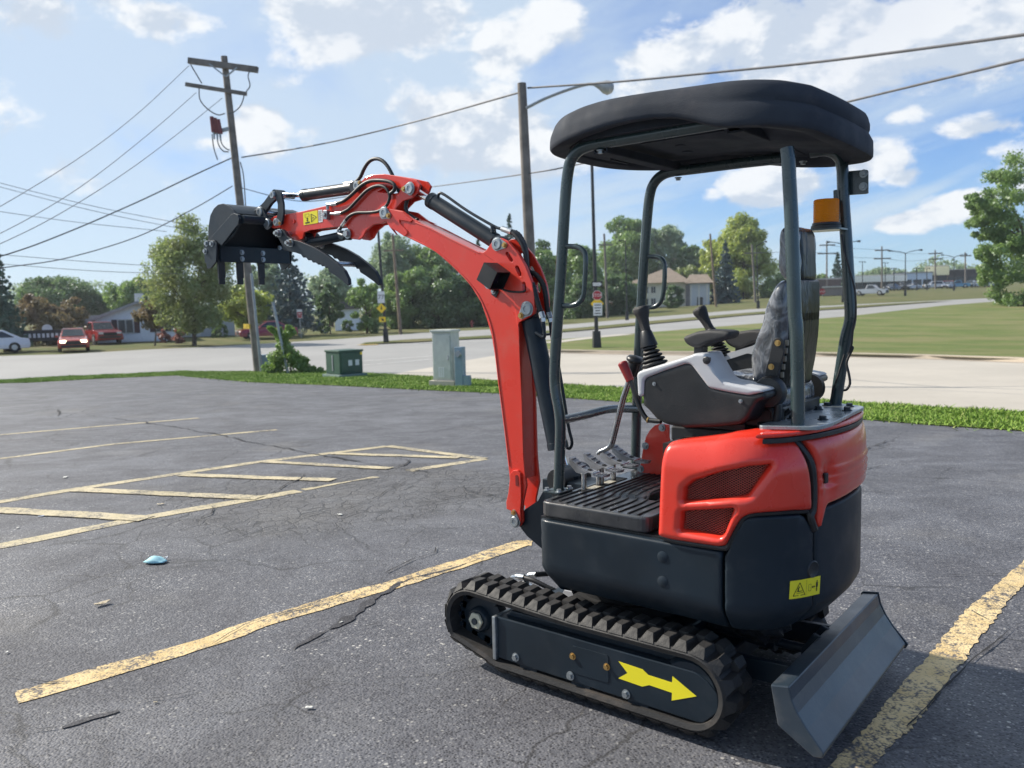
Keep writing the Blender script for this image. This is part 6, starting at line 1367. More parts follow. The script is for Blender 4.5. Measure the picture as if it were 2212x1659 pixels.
for i, (x, tp, w, m, lb) in enumerate(((878, 585, 90, LG, 'dense green tree right behind the black lamp post with the yellow sign'), (945, 580, 110, LD, 'broad dark green tree in the middle of the dense row'), (1010, 600, 90, LD, 'dark green tree of the dense row beside the red boom'), (1062, 585, 90, LG, 'green tree of the dense row half behind the red boom'))):
    tree('deciduous_tree', lb, x, 92, tp-12, 745, w*1.25, m, 'broad', GT, seed=20+i, dens=1.8, lumps=110)
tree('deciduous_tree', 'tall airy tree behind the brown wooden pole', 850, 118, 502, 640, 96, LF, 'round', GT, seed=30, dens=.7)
tree('deciduous_tree', 'tall light green tree behind the dense row', 918, 122, 520, 640, 110, LG, 'round', GT, seed=31, dens=.8)
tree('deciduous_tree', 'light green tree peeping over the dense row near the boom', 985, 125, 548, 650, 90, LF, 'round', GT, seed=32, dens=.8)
spruce('spruce_tree', 'tall spruce top between the arm cylinder and the street light pole', 1104, 135, 462, 680, 74, LS, GT, 3); spruce('spruce_tree', 'spruce top just above the bend of the boom', 1036, 138, 515, 680, 60, LS, GT, 4)
tree('deciduous_tree', 'dark tree right behind the street light pole', 1165, 130, 515, 690, 74, LD, 'round', GT, seed=33)
tree('deciduous_tree', 'light green tree left of the front canopy post', 1182, 112, 540, 712, 112, LG, 'round', GT, seed=34)
tree('deciduous_tree', 'green tree seen between the two front canopy posts behind the stop sign', 1245, 118, 530, 708, 130, LG, 'broad', GT, seed=35); tree('deciduous_tree', 'dark bushy tree beside the pale pole left of the apartment house', 1330, 112, 586, 694, 104, LD, 'broad', GT, seed=36)
tree('deciduous_tree', 'dark low tree right of the stop sign', 1262, 105, 592, 714, 96, LD, 'broad', GT, seed=37)
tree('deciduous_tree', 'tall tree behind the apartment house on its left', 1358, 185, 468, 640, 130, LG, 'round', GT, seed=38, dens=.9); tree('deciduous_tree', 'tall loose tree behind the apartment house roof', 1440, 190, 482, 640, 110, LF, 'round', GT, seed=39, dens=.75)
tree('deciduous_tree', 'dark spreading tree behind the apartment house on its right', 1493, 180, 528, 640, 72, LD, 'broad', GT, seed=40); tree('deciduous_tree', 'low yellow-green tree close behind the apartment house', 1487, 165, 575, 640, 80, LO, 'broad', GT, seed=41)
tree('deciduous_tree', 'big sunlit yellow-green tree left of the headrest', 1605, 165, 462, 668, 136, LY, 'oval', GT, seed=42, dens=1.1); tree('deciduous_tree', 'yellow-green side tree left of the big sunlit one', 1540, 168, 505, 640, 62, LY, 'round', GT, seed=43)
spruce('spruce_tree', 'grey-green spruce beside the apartment house', 1567, 138, 522, 668, 78, LB, GT, 5); spruce('spruce_tree', 'small spruce between the rear canopy posts', 1808, 165, 546, 655, 52, LS, GT, 6)
tree('deciduous_tree', 'green tree low behind the seat backrest', 1690, 160, 590, 668, 80, LG, 'broad', GT, seed=44); tree('deciduous_tree', 'small green tree right of the seat backrest', 1772, 185, 588, 645, 48, LG, 'round', GT, seed=45)
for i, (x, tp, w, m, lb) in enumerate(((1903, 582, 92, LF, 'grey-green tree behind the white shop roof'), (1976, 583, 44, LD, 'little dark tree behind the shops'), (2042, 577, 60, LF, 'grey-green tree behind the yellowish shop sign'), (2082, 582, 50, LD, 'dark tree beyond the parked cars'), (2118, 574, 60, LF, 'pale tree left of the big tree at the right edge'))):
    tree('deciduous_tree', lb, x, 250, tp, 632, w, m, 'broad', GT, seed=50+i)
tree('deciduous_tree', 'large green tree filling the right edge above the lawn', 2215, 78, 308, 672, 250, LG, 'oval', None, seed=60, dens=2.2, heads=[(2138, 452, 34), (2106, 436, 18), (2122, 470, 22), (2160, 405, 38), (2205, 362, 46), (2195, 450, 52), (2150, 520, 36), (2126, 548, 20), (2180, 560, 48), (2215, 500, 55), (2250, 420, 60), (2140, 600, 30), (2190, 622, 44), (2235, 580, 60), (2290, 480, 70), (2300, 580, 70), (2128, 498, 20), (2270, 350, 50)]); 
tree('garden_shrub', 'clipped round evergreen in front of the apartment house', 1457, 128, 612, 676, 42, LD, 'round', None, seed=61, dens=2.5, lumps=60)
for px, s, tp, bt, w, lb in ((350, 66, 712, 744, 30, 'dark red bush left of the maple trunk'), (381, 64, 708, 744, 34, 'tall dark red bush beside the maple trunk'), (470, 76, 700, 738, 40, 'dark hedge bush at the end of the white house'), (748, 84, 690, 716, 26, 'low green bush in front of the white shed'), (690, 80, 690, 718, 30, 'low bush by the foot of the egg-shaped cedar')):
    o = tree('bush', lb, px, s, tp, bt, w, LR if 'red' in lb else LD, 'round', 'bushes by the houses', seed=70, lumps=20); o['category'] = 'bush'
# the far woods that close the view behind everything else
def woods():
    rng = np.random.default_rng(5); cs = []; rs = []
    for px in np.arange(-500, 2750, 13):
        s = 300+rng.uniform(-30, 30); b = ground_at(px, s); h = 9+5*math.sin(px*.013)+3*math.sin(px*.041)+rng.uniform(-1.5, 1.5); h = h if px < 1720 else h*.55
        for k in range(4): cs.append([b[0]+rng.normal(0, 1.5), b[1]+rng.normal(0, 1.5), b[2]+h*(k+.4)/4]); rs.append(2.4)
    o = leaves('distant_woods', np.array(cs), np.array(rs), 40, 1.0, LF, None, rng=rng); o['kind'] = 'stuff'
woods()
# the ivy-grown bush at the old leaning post
def vine():
    rng = np.random.default_rng(9); base, zt, zb, k = spot(620, 29.5, 700, 806); t = thing('vine_bush', 'bright green vine bush climbing the leaning grey post', 'bush', tuple(base)); cs = []; rs = []
    for (px, py, r) in ((592, 790, 17), (615, 785, 21), (642, 788, 19), (660, 796, 12), (606, 772, 17), (628, 765, 17), (640, 776, 15), (618, 757, 13), (612, 742, 11), (608, 728, 11), (600, 718, 9), (618, 722, 10), (626, 712, 8), (588, 712, 6), (672, 800, 9), (580, 797, 11), (690, 801, 7), (612, 752, 9), (648, 780, 14)):
        q = depth_at((px, py), 29.5); cs.append(q); rs.append(r*k)
        for j in range(3): cs.append(q+rng.normal(0, r*k*.5, 3)); rs.append(r*k*.6)
    leaves('foliage', np.array(cs), np.array(rs)*1.3, 230, .075, LV, t, rng=rng)
    bm = B(); b = Vector(base); tube(bm, [b, b+Vector((.05, 0, .6)), Vector(cs[36])], .03, 6, k=3); obj('stem', bm, BARK, t)
vine()
# ------------------------------------------------------------------ local frames for things seen across the street
class Fr:
    "a frame at a ground point: u to the right as seen from the lot, v away from it, w up; yaw turns it"
    def __init__(s, px, d, yaw=0.0, dz=0.0):
        s.o = ground_at(px, d, dz); v = ray(px, 650); hd = v[:2]/np.linalg.norm(v[:2]); c, q = math.cos(yaw), math.sin(yaw); r = np.array([hd[1], -hd[0]])
        s.u = np.array([*(r*c+hd*q), 0]); s.v = np.array([*(-r*q+hd*c), 0]); s.k = float(d/(v[:2] @ DH)/F)
    def P(s, u, v, w): return Vector(s.o+s.u*u+s.v*v+np.array([0, 0, w]))
    @property
    def R(s): return Matrix((s.u, s.v, (0, 0, 1))).transposed()
    def box(s, bm, c, d): box(bm, s.P(*c), d, s.R)
    def poly(s, bm, pts): bm.faces.new([bm.verts.new(s.P(*p)) for p in pts])
    def cyl(s, bm, a, b, r, r1=None, n=12): cyl(bm, s.P(*a), s.P(*b), r, r1, n)
    def prism(s, bm, uw, v0, v1):
        a = [bm.verts.new(s.P(u, v0, w)) for u, w in uw]; b = [bm.verts.new(s.P(u, v1, w)) for u, w in uw]; n = len(uw); bm.faces.new(a); bm.faces.new(b[::-1])
        for i in range(n): bm.faces.new((a[(i+1) % n], a[i], b[i], b[(i+1) % n]))
GLASS = mat('window_glass', (.03, .04, .05), .08, var=.3); WHITE = mat('white_trim', (.62, .62, .60), .6, var=.06); SIDING = mat('pale_blue_siding', (.78, .82, .88), .7, var=.05); SHUT = mat('maroon_shutter', (.06, .02, .025), .6); ROOF_L = mat('pale_shingle', (.30, .31, .32), .85, var=.12, vscale=3, bump=.4, bscale=12); ROOF_T = mat('tan_shingle', (.21, .165, .125), .85, var=.12, vscale=1.5, bump=.4, bscale=8)
CREAMW = mat('cream_siding', (.70, .68, .60), .7, var=.04); BRICK = mat('brown_brick', (.09, .06, .05), .85, var=.2, vscale=2); GREYW = mat('grey_siding', (.48, .52, .58), .7, var=.05); WHITEW = mat('white_siding', (.66, .67, .67), .7, var=.04)
def window(parent, f, u, v, w, ww, hh, panes=2, shut=None):
    bm = B(); f.box(bm, (u, v-.03, w), (ww+.16, .06, hh+.16)); fr = obj('window', bm, WHITE, parent)
    pw = (ww-.08*(panes-1))/panes
    for k in range(panes):
        bm = B(); f.box(bm, (u-ww/2+pw/2+k*(pw+.08), v-.07, w), (pw, .03, hh)); obj('pane', bm, GLASS, fr)
    if shut:
        for sg in (-1, 1):
            bm = B(); f.box(bm, (u+sg*(ww/2+.08+.22), v-.03, w), (.42, .05, hh+.1)); obj('shutter', bm, shut, parent)
def siding(parent, f, u0, u1, v, w0, w1, m, n):
    h = (w1-w0)/n
    for i in range(n):
        bm = B(); f.prism(bm, [(u0, w0+i*h), (u1, w0+i*h), (u1, w0+(i+1)*h-.01), (u0, w0+(i+1)*h-.01)], v-.025, v); o = obj('siding_board', bm, m, parent)
# the pale blue house, gable end towards the street
f = Fr(290, 68); K = f.k
H1 = thing('house', 'pale blue single-storey house with a gable end and maroon shutters', 'house', tuple(f.o))
wl_, wr_ = -79*K, 80*K; ev = 50*K; pk = 82*K
bm = B(); f.prism(bm, [(wl_, 0), (wr_, 0), (wr_, ev*.9), (5*K, pk), (wl_, ev)], 0, 9); obj('wall', bm, SIDING, H1)
siding(H1, f, wl_, wr_, 0, .1, ev*.9, SIDING, 12)
bm = B(); f.prism(bm, [(wl_-.6, ev-.25), (5*K, pk), (5*K, pk+.22), (wl_-.6, ev)], -.5, 9.4); r = obj('roof', bm, ROOF_L, H1); bm = B(); f.prism(bm, [(wr_+.6, ev*.9-.25), (5*K, pk), (5*K, pk+.22), (wr_+.6, ev*.9)], -.5, 9.4); obj('roof', bm, ROOF_L, H1)
bm = B(); f.box(bm, (10*K, 3, pk+.4), (.7, .7, 1.0)); obj('chimney', bm, WHITE, r)
window(H1, f, -20*K, -.025, 34*K, 28*K, 27*K, 2, SHUT); window(H1, f, 56*K, -.025, 34*K, 30*K, 26*K, 2, SHUT)
f = Fr(196, 74); K = f.k; bm = B(); f.box(bm, (0, 2.5, 30*K/2), (60*K, 5, 44*K)); o = obj('wall', bm, WHITEW, H1)
bm = B(); f.prism(bm, [(-34*K, 36*K), (34*K, 36*K), (34*K, 54*K), (-20*K, 54*K)], -.4, 5.4); obj('roof', bm, ROOF_L, H1)
# white house behind the maple
f = Fr(430, 78); K = f.k; H2 = thing('house', 'white house with a grey side wall behind the yellow-green maple', 'house', tuple(f.o))
bm = B(); f.box(bm, (-22*K, 3, 36*K), (44*K, 6, 72*K)); obj('wall', bm, WHITEW, H2); bm = B(); f.prism(bm, [(0, 0), (70*K, 0), (70*K, 48*K), (0, 70*K)], .02, 5.9); obj('side_wall', bm, GREYW, H2)
bm = B(); f.prism(bm, [(-48*K, 64*K), (0, 82*K), (76*K, 46*K), (76*K, 50*K), (0, 90*K), (-48*K, 70*K)], -.4, 6.4); obj('roof', bm, ROOF_L, H2)
window(H2, f, 24*K, -.0, 36*K, 12*K, 18*K, 1, SHUT); window(H2, f, -24*K, -.0, 30*K, 9*K, 16*K, 1)
# white shed with the grey roof
f = Fr(748, 88); K = f.k; H3 = thing('garage', 'white garage with a dark shingle roof between the cedar and the bushy tree', 'garage', tuple(f.o))
bm = B(); f.box(bm, (0, 3, 24*K), (52*K, 6, 48*K)); obj('wall', bm, SIDING, H3); bm = B(); f.prism(bm, [(-30*K, 46*K), (30*K, 46*K), (22*K, 62*K), (-10*K, 62*K)], -.4, 6.4); obj('roof', bm, mat('dark_shingle', (.11, .10, .10), .85, var=.15), H3)
# apartment house
f = Fr(1448, 138); K = f.k; H4 = thing('apartment_house', 'cream two-storey apartment house with a tan hip roof', 'apartment house', tuple(f.o)); ev = 53*K
bm = B(); f.box(bm, (-24*K, 6, ev/2), (130*K, 12, ev)); obj('wall', bm, CREAMW, H4)
bm = B(); f.box(bm, (60*K, 4, ev/2-.2), (44*K, 10, ev-.4)); obj('entrance_bay', bm, GREYW, H4)
for u in (43, 60, 77): bm = B(); f.box(bm, (u*K, -1.1, ev/2-.3), (3*K, .2, ev-.6)); obj('bay_pilaster', bm, WHITE, H4)
bm = B(); f.box(bm, (37*K, -.6, ev/2-.3), (9*K, 1.0, ev-.6)); obj('brick_pier', bm, mat('brick_grey', (.16, .15, .16), .85, var=.25, vscale=2), H4)
def hip(parent, f, u0, u1, v0, v1, w0, w1, uu, vv, m):
    bm = B(); a = [f.P(u0, v0, w0), f.P(u1, v0, w0), f.P(u1, v1, w0), f.P(u0, v1, w0)]; r = [f.P(uu[0], vv, w1), f.P(uu[1], vv, w1)]; A = [bm.verts.new(x) for x in a]; Rr = [bm.verts.new(x) for x in r]
    for q in ((A[0], A[1], Rr[1], Rr[0]), (A[1], A[2], Rr[1]), (A[2], A[3], Rr[0], Rr[1]), (A[3], A[0], Rr[0]), (A[3], A[2], A[1], A[0])): bm.faces.new(q)
    return obj('roof', bm, m, parent)
hip(H4, f, -94*K, 46*K, -1.2, 13, ev-.1, ev+33*K, (-10*K, -2*K), 6, ROOF_T); hip(H4, f, 30*K, 90*K, -1.8, 12, ev-.3, ev+16*K, (42*K, 80*K), 4, ROOF_T)
for u in (-76, -52, -36, -10, 14):
    for w in (37, 12): window(H4, f, u*K, 0, w*K, 9*K, 13*K, 2 if u != -52 else 1)
bm = B(); f.box(bm, (-66*K, -.8, 25*K), (26*K, 1.6, .15)); f.box(bm, (-66*K, -1.6, 29*K), (26*K, .06, 1.0)); obj('balcony', bm, WHITE, H4)
bm = B(); f.box(bm, (62*K, -1.05, 10*K), (12*K, .1, 18*K)); obj('door', bm, mat('dark_door', (.03, .03, .03), .5), H4)
# low tan and white garages left of it
f = Fr(1325, 142); K = f.k; o = thing('garage_row', 'low white garage row left of the apartment house', 'garage', tuple(f.o)); bm = B(); f.box(bm, (0, 3, 12*K), (64*K, 6, 24*K)); obj('wall', bm, CREAMW, o); bm = B(); f.box(bm, (0, 3, 25*K), (68*K, 7, 2*K)); obj('roof', bm, ROOF_T, o)
for u in (-22, -2, 18): bm = B(); f.box(bm, (u*K, -.06, 9*K), (15*K, .1, 17*K)); obj('garage_door', bm, mat('brown_door', (.24, .15, .10), .7), o)
# the shopping strip far right
def shop(px, s, wpx, hpx, label, wallm, fasc=None, glass=True, depth=14, name='shop'):
    f = Fr(px, s); K = f.k; o = thing(name, label, 'shop', tuple(f.o)); w = wpx*K; h = hpx*K
    bm = B(); f.box(bm, (0, depth/2, h/2), (w, depth, h)); obj('wall', bm, wallm, o)
    if fasc is not None: bm = B(); f.box(bm, (0, -.8, h*.78), (w+.6, 1.6, h*.42)); obj('fascia', bm, fasc, o)
    if glass:
        n = max(2, int(wpx/16))
        for i in range(n): bm = B(); f.box(bm, (-w/2+w*(i+.5)/n, -.05, h*.30), (w/n*.84, .08, h*.52)); obj('shop_window', bm, GLASS, o)
    bm = B(); f.box(bm, (0, depth/2, h+.12), (w+.4, depth+.4, .25)); obj('roof', bm, mat('flat_roof', (.3, .3, .3), .9), o); return o
shop(1893, 190, 112, 30, 'long low shop with a white fascia far behind the silver pickup', mat('shop_dark', (.10, .09, .09), .8), mat('fascia_white', (.85, .85, .83), .6)); shop(1970, 205, 76, 32, 'pale blue shop front right of the white fascia', mat('shop_blue', (.52, .62, .78), .7), None)
o = shop(2022, 212, 42, 44, 'taller tan shop with a cream sign band', mat('shop_tan', (.24, .18, .12), .8), mat('sign_cream', (.80, .75, .48), .7)); shop(2075, 225, 62, 34, 'dark brown shop beyond the parked cars', mat('shop_brown', (.05, .045, .045), .8), None)
shop(1785, 150, 58, 34, 'dark brick building low behind the rear canopy post', mat('shop_brick', (.07, .055, .055), .8), None, False)
f = Fr(1800, 146); K = f.k; o = thing('shed', 'grey flat-roofed annex in front of the dark brick building', 'shed', tuple(f.o)); bm = B(); f.box(bm, (0, 2, 9*K), (44*K, 4, 18*K)); obj('wall', bm, mat('annex_grey', (.2, .18, .18), .8), o); bm = B(); f.box(bm, (0, 2, 19*K), (47*K, 4.6, 2*K)); obj('roof', bm, WHITE, o)

# ------------------------------------------------------------------ vehicles
TYRE = mat('tyre', (.014, .014, .015), .8, var=.2); RIM = mat('alloy_rim', (.45, .46, .47), .35, metal=.8); TAIL = mat('tail_lamp', (.35, .02, .02), .25); LAMP = mat('head_lamp', (.75, .75, .72), .12); CARGLASS = mat('car_glass', (.02, .025, .03), .05, coat=.5)
def lit_lamp():
    m = bpy.data.materials.new('lit_headlamp'); t = NT(m); t.col((.9, .85, .7)); t.b.inputs['Emission Color'].default_value = (1, .86, .55, 1); t.b.inputs['Emission Strength'].default_value = 6; return m
LIT = lit_lamp()
def car(name, label, cat, px, s, yaw, paint, kind='sedan', L=4.5, Wd=1.78, Ht=1.46, lit=False, group=None, dz=0.0):
    "u runs along the car with its nose at -u"
    f = Fr(px, s, yaw, dz); t = thing(name, label, cat, tuple(f.o), group); h = L/2
    if kind == 'pickup':
        low = [(-h, .45), (-h+.06, .30), (h-.05, .32), (h, .55), (h, 1.05), (.25, 1.08), (-.9, 1.10), (-1.3, 1.10), (-h+.12, 1.02), (-h, .85)]; cab = [(-1.25, 1.08), (-.65, 1.72), (.35, 1.76), (.62, 1.08)]; side = [(-1.05, 1.12), (-.55, 1.64), (.25, 1.66), (.45, 1.12)]; wx = (-h+.95, h-1.05); wr = .40
    elif kind == 'suv':
        low = [(-h, .45), (-h+.06, .28), (h-.05, .30), (h, .5), (h, .98), (-.9, 1.02), (-h+.15, .95), (-h, .8)]; cab = [(-1.05, 1.0), (-.45, 1.62), (1.7, 1.66), (h-.05, 1.0)]; side = [(-.85, 1.04), (-.35, 1.55), (1.55, 1.58), (h-.45, 1.04)]; wx = (-h+.9, h-.9); wr = .36
    else:
        low = [(-h, .42), (-h+.05, .24), (h-.05, .26), (h, .45), (h-.03, .88), (h-.5, .94), (-.7, .96), (-h+.2, .78), (-h, .62)]; cab = [(-.95, .92), (-.15, Ht-.03), (.75, Ht), (1.75, .92)]; side = [(-.72, .97), (-.08, Ht-.10), (.70, Ht-.09), (1.35, .97)]; wx = (-h+.88, h-.92); wr = .33
    bm = B(); pts = rounded(low, .12, 3); a = [bm.verts.new(f.P(u, -Wd/2+(.10 if w > .75 else 0), w)) for u, w in pts]; b = [bm.verts.new(f.P(u, Wd/2-(.10 if w > .75 else 0), w)) for u, w in pts]; n = len(pts); bm.faces.new(a); bm.faces.new(b[::-1])
    for i in range(n): bm.faces.new((a[(i+1) % n], a[i], b[i], b[(i+1) % n]))
    body = obj('body', bm, paint, t, bevel=.03, seg=2)
    y0 = Wd/2-.14; y1 = Wd/2-.30; bm = B(); zz = [p[1] for p in cab]; lo, hi = min(zz), max(zz)
    a = [bm.verts.new(f.P(u, -(y0+(y1-y0)*(w-lo)/(hi-lo)), w)) for u, w in cab]; b = [bm.verts.new(f.P(u, (y0+(y1-y0)*(w-lo)/(hi-lo)), w)) for u, w in cab]; bm.faces.new(a); bm.faces.new(b[::-1])
    for i in range(4): bm.faces.new((a[(i+1) % 4], a[i], b[i], b[(i+1) % 4]))
    obj('cabin', bm, paint, t, bevel=.04, seg=2)
    yy = lambda w: y0+(y1-y0)*(w-lo)/(hi-lo)+.012
    for sg in (-1, 1): bm = B(); f.poly(bm, [(u, sg*yy(w), w) for u, w in side]); obj('side_window', bm, CARGLASS, t)
    def pane(c0, c1, nm):
        (u0, w0), (u1, w1) = c0, c1; d = np.array([u1-u0, w1-w0]); nn = np.array([-d[1], d[0]])/np.linalg.norm(d)*.012; nn = nn if nn[1] > 0 else -nn
        q = []
        for k, sg in ((.08, -1), (.08, 1), (.92, 1), (.92, -1)): u, w = u0+d[0]*k+nn[0], w0+d[1]*k+nn[1]; q.append((u, sg*(yy(w0+d[1]*k)-.09), w))
        bm = B(); f.poly(bm, q); obj(nm, bm, CARGLASS, t)
    pane(cab[0], cab[1], 'windshield'); pane(cab[3], cab[2], 'rear_window')
    for x in wx:
        for sg in (-1, 1):
            bm = B(); yv = sg*(Wd/2-.09); f.cyl(bm, (x, yv-.10, wr), (x, yv+.10, wr), wr, n=18); wh = obj('wheel', bm, TYRE, t); bm = B(); f.cyl(bm, (x, yv+sg*.08, wr), (x, yv+sg*.108, wr), wr*.62, wr*.5, n=14); obj('rim', bm, RIM, wh)
    zl = .66 if kind == 'sedan' else .85
    for sg in (-1, 1):
        bm = B(); f.box(bm, (-h+.05, sg*(Wd/2-.32), zl), (.10, .36, .14)); obj('headlight', bm, LIT if lit else LAMP, t, bevel=.02); bm = B(); f.box(bm, (h-.05, sg*(Wd/2-.28), zl+.1), (.09, .30, .16)); obj('tail_light', bm, TAIL, t, bevel=.02)
        bm = B(); f.box(bm, (-.75 if kind != 'pickup' else -1.0, sg*(Wd/2+.04), lo+.06), (.12, .16, .12)); obj('wing_mirror', bm, paint, t, bevel=.02)
    bm = B(); f.box(bm, (-h+.0, 0, zl-.08), (.06, Wd*.5, .22)); obj('grille', bm, TYRE, t); bm = B(); f.box(bm, (-h+.02, 0, zl-.30), (.08, Wd*.8, .14)); obj('bumper', bm, TYRE, t)
    return t
PR_ = lambda n, c: mat(n, c, .25, var=.03, coat=.8)
car('car', 'white hatchback cut by the left edge of the picture on the street', 'car', -32, 53, math.radians(8), PR_('paint_white', (.66, .67, .70)), L=4.4)
car('car', 'orange-red sedan coming along the street with its headlights on', 'car', 152, 54, math.radians(90), PR_('paint_orange', (.42, .055, .03)), lit=True)
car('pickup_truck', 'red pickup truck standing in the drive of the pale blue house', 'pickup truck', 210, 66, math.radians(106), PR_('paint_red', (.30, .022, .022)), 'pickup', L=5.4, Wd=1.95)
car('car', 'dark red sedan passing behind the near utility pole', 'car', 573, 68, math.radians(14), PR_('paint_maroon', (.26, .016, .03)), L=4.7)
car('car', 'white car parked beside the white garage', 'car', 757, 102, math.radians(72), PR_('paint_white', (.66, .67, .70)), L=4.2)
car('pickup_truck', 'silver pickup on the far road beyond the median', 'pickup truck', 1880, 136, math.radians(164), PR_('paint_silver', (.26, .29, .33)), 'pickup', L=5.2, Wd=1.9)
GC = 'cars parked at the far shops'
for i, (px, s, yw, c, kd, lb) in enumerate(((1925, 178, 60, (.05, .05, .06), 'sedan', 'black car parked at the white shop front'), (1950, 182, 100, (.10, .10, .12), 'suv', 'dark grey car beside the black one at the shops'), (1968, 186, 50, (.5, .5, .52), 'sedan', 'pale car under the blue shop front'), (2016, 192, 20, (.62, .62, .62), 'suv', 'white van left of the reddish truck at the far shops'), (2040, 194, 10, (.55, .20, .18), 'suv', 'reddish truck in the far lot beside a white van'),
        (2048, 188, 70, (.20, .24, .32), 'sedan', 'blue-grey car in the far lot'), (2070, 190, 8, (.06, .20, .34), 'pickup', 'bright blue pickup in the far lot'), (2095, 194, 80, (.06, .09, .10), 'suv', 'dark green car right of the blue pickup'), (2112, 196, 60, (.35, .36, .38), 'sedan', 'silver car in the far lot'), (2128, 198, 40, (.5, .5, .52), 'suv', 'pale van in the far lot, second from the bare wooden pole'), (2150, 200, 70, (.62, .62, .64), 'suv', 'white van next to the bare wooden pole'))):
    car('car', lb, 'car', px, s, math.radians(yw), PR_('paint_far_%s' % 'abcdefghijk'[i], c), kd, group=GC)

# ------------------------------------------------------------------ poles, wires, signs and boxes
WOOD = mat('weathered_wood', (.17, .15, .135), .9, var=.25, vscale=3, bump=.6, bscale=30); WOODB = mat('brown_wood', (.20, .15, .11), .9, var=.25, vscale=3, bump=.5, bscale=30); GALV = mat('galvanised', (.30, .32, .34), .45, metal=.6, var=.1); BLKP = mat('black_pole', (.014, .015, .017), .4, var=.2); WIRE = mat('cable', (.09, .09, .10), .6); BLUEG = mat('blue_grey_box', (.20, .28, .34), .5, var=.08, dust=(.25, .28, .3), damt=.3)
def wooden_pole(label, base_px, top_px, s, r=.16, m=WOOD, name='utility_pole', group=None):
    b = ground_at(base_px[0], s); tp = depth_at(top_px, s); t = thing(name, label, 'pole', tuple(b), group); bm = B(); cyl(bm, Vector(b)-Vector((0, 0, .2)), tp, r, r*.68, 14); obj('shaft', bm, m, t, smooth=True); return t, Vector(b), Vector(tp)
def depth_of(px): q = gp(px); return float(st_of(q[0], q[1])[0])
sL = depth_of((549, 803)); sM = depth_of((1155, 832))
def bar(name, p0, p1, s, th, m, parent, s1=None):
    a = Vector(depth_at(p0, s)); b = Vector(depth_at(p1, s1 or s)); bm = B(); d = (b-a).normalized(); side = d.cross(Vector((0, 0, 1))).normalized(); M = Matrix((d, side, side.cross(d))).transposed(); box(bm, (a+b)/2, ((b-a).length, th*.8, th), M); return obj(name, bm, m, parent)
PL, pb, pt = wooden_pole('grey wooden utility pole with two crossarms leaning behind the bucket', (551, 803), (484, 122), sL, .17)
so_ = sL-.2
bar('crossarm', (407, 131), (557, 151), so_, .20, WOOD, PL); bar('crossarm', (401, 182), (533, 203), so_, .13, WOOD, PL)
bar('brace', (452, 138), (487, 165), so_-.1, .05, GALV, PL); bar('brace', (512, 146), (489, 165), so_-.1, .05, GALV, PL)
RED_G = mat('red_guard', (.16, .03, .03), .5)
for i in range(3):
    a = depth_at((457+7*i, 252+3*i), so_-.3); b = depth_at((462+7*i, 285+2*i), so_-.3); bm = B(); cyl(bm, a, b, .07, .09, 10); c_ = obj('fuse_cutout', bm, RED_G, PL); 
    bm = B(); cyl(bm, b, Vector(b)-Vector((0, 0, .25)), .03, n=8); obj('fuse_tube', bm, GALV, c_)
bar('bracket', (460, 287), (494, 278), so_-.2, .12, GALV, PL)
def cable_obj(name, pts, r, parent=None, k=6):
    bm = B(); tube(bm, pts, r, 6, k=k); return obj(name, bm, WIRE, parent, smooth=True)
for q in (((412, 140), (424, 160), (436, 180)), ((540, 152), (536, 165), (540, 185), (532, 198)), ((430, 190), (432, 215), (448, 235), (470, 248), (486, 245)), ((528, 205), (520, 228), (505, 242), (492, 246)), ((468, 290), (472, 312), (482, 326), (494, 328)), ((474, 292), (480, 312), (490, 322), (496, 324)), ((458, 290), (462, 320), (470, 345))):
    cable_obj('jumper_wire', [depth_at(p, so_-.25) for p in q], .022, PL)
cable_obj('riser_cable', [depth_at(p, sL-.22) for p in ((519, 350), (526, 380), (531, 450))], .022, PL); bm = B(); cyl(bm, depth_at((543, 590), sL-.3), depth_at((564, 802), sL-.3), .05, n=10); obj('riser_conduit', bm, GALV, PL, smooth=True)
bm = B(); a = depth_at((533, 705), sL-.2); box(bm, Vector(a), (.36, .05, .18)); obj('pole_tag', bm, M_YEL, PL)
f = Fr(569, sL+.4); o = thing('meter_box', 'blue-grey metal box standing at the foot of the near utility pole', 'utility box', tuple(f.o)); bm = B(); f.box(bm, (0, .2, .30), (.40, .35, .62)); cb_ = obj('cabinet', bm, BLUEG, o, bevel=.015); bm = B(); f.box(bm, (0, .02, .32), (.32, .015, .48)); obj('door', bm, BLUEG, cb_, bevel=.004)
a = Vector(depth_at((590, 655), 29.3)); b = Vector(ground_at(614, 29.3)); o = thing('leaning_post', 'short pale grey metal post leaning out of the vine bush', 'post', tuple(b)); bm = B(); cyl(bm, b, a, .048, n=12); obj('shaft', bm, GALV, o, smooth=True); bm = B(); cyl(bm, a, a+(a-b).normalized()*.05, .054, n=12); obj('cap', bm, GALV, o)
# the street light pole in the middle
PM, pb, pt = wooden_pole('grey wooden pole carrying a street lamp behind the boom', (1155, 833), (1127, 180), sM, .15)
arm_ = [depth_at(p, sM-.15) for p in ((1136, 234), (1180, 212), (1230, 193), (1270, 182), (1290, 184))]
bm = B(); tube(bm, arm_, .035, 8, k=4); la = obj('lamp_arm', bm, GALV, PM, smooth=True); bm = B(); hd0 = Vector(depth_at((1286, 182), sM-.15)); hd1 = Vector(depth_at((1326, 193), sM-.15)); hl = (hd1-hd0).length; lathe(bm, hd0, hd1-hd0, [(.001, 0), (.05, .0), (.09, hl*.25), (.15, hl*.5), (.16, hl*.75), (.09, hl*.95), (.001, hl)], 14); cyl(bm, depth_at((1310, 187), sM-.15), depth_at((1312, 181), sM-.15), .06, n=8); obj('lamp_head', bm, mat('lamp_grey', (.35, .36, .37), .5, metal=.3), la, smooth=True)
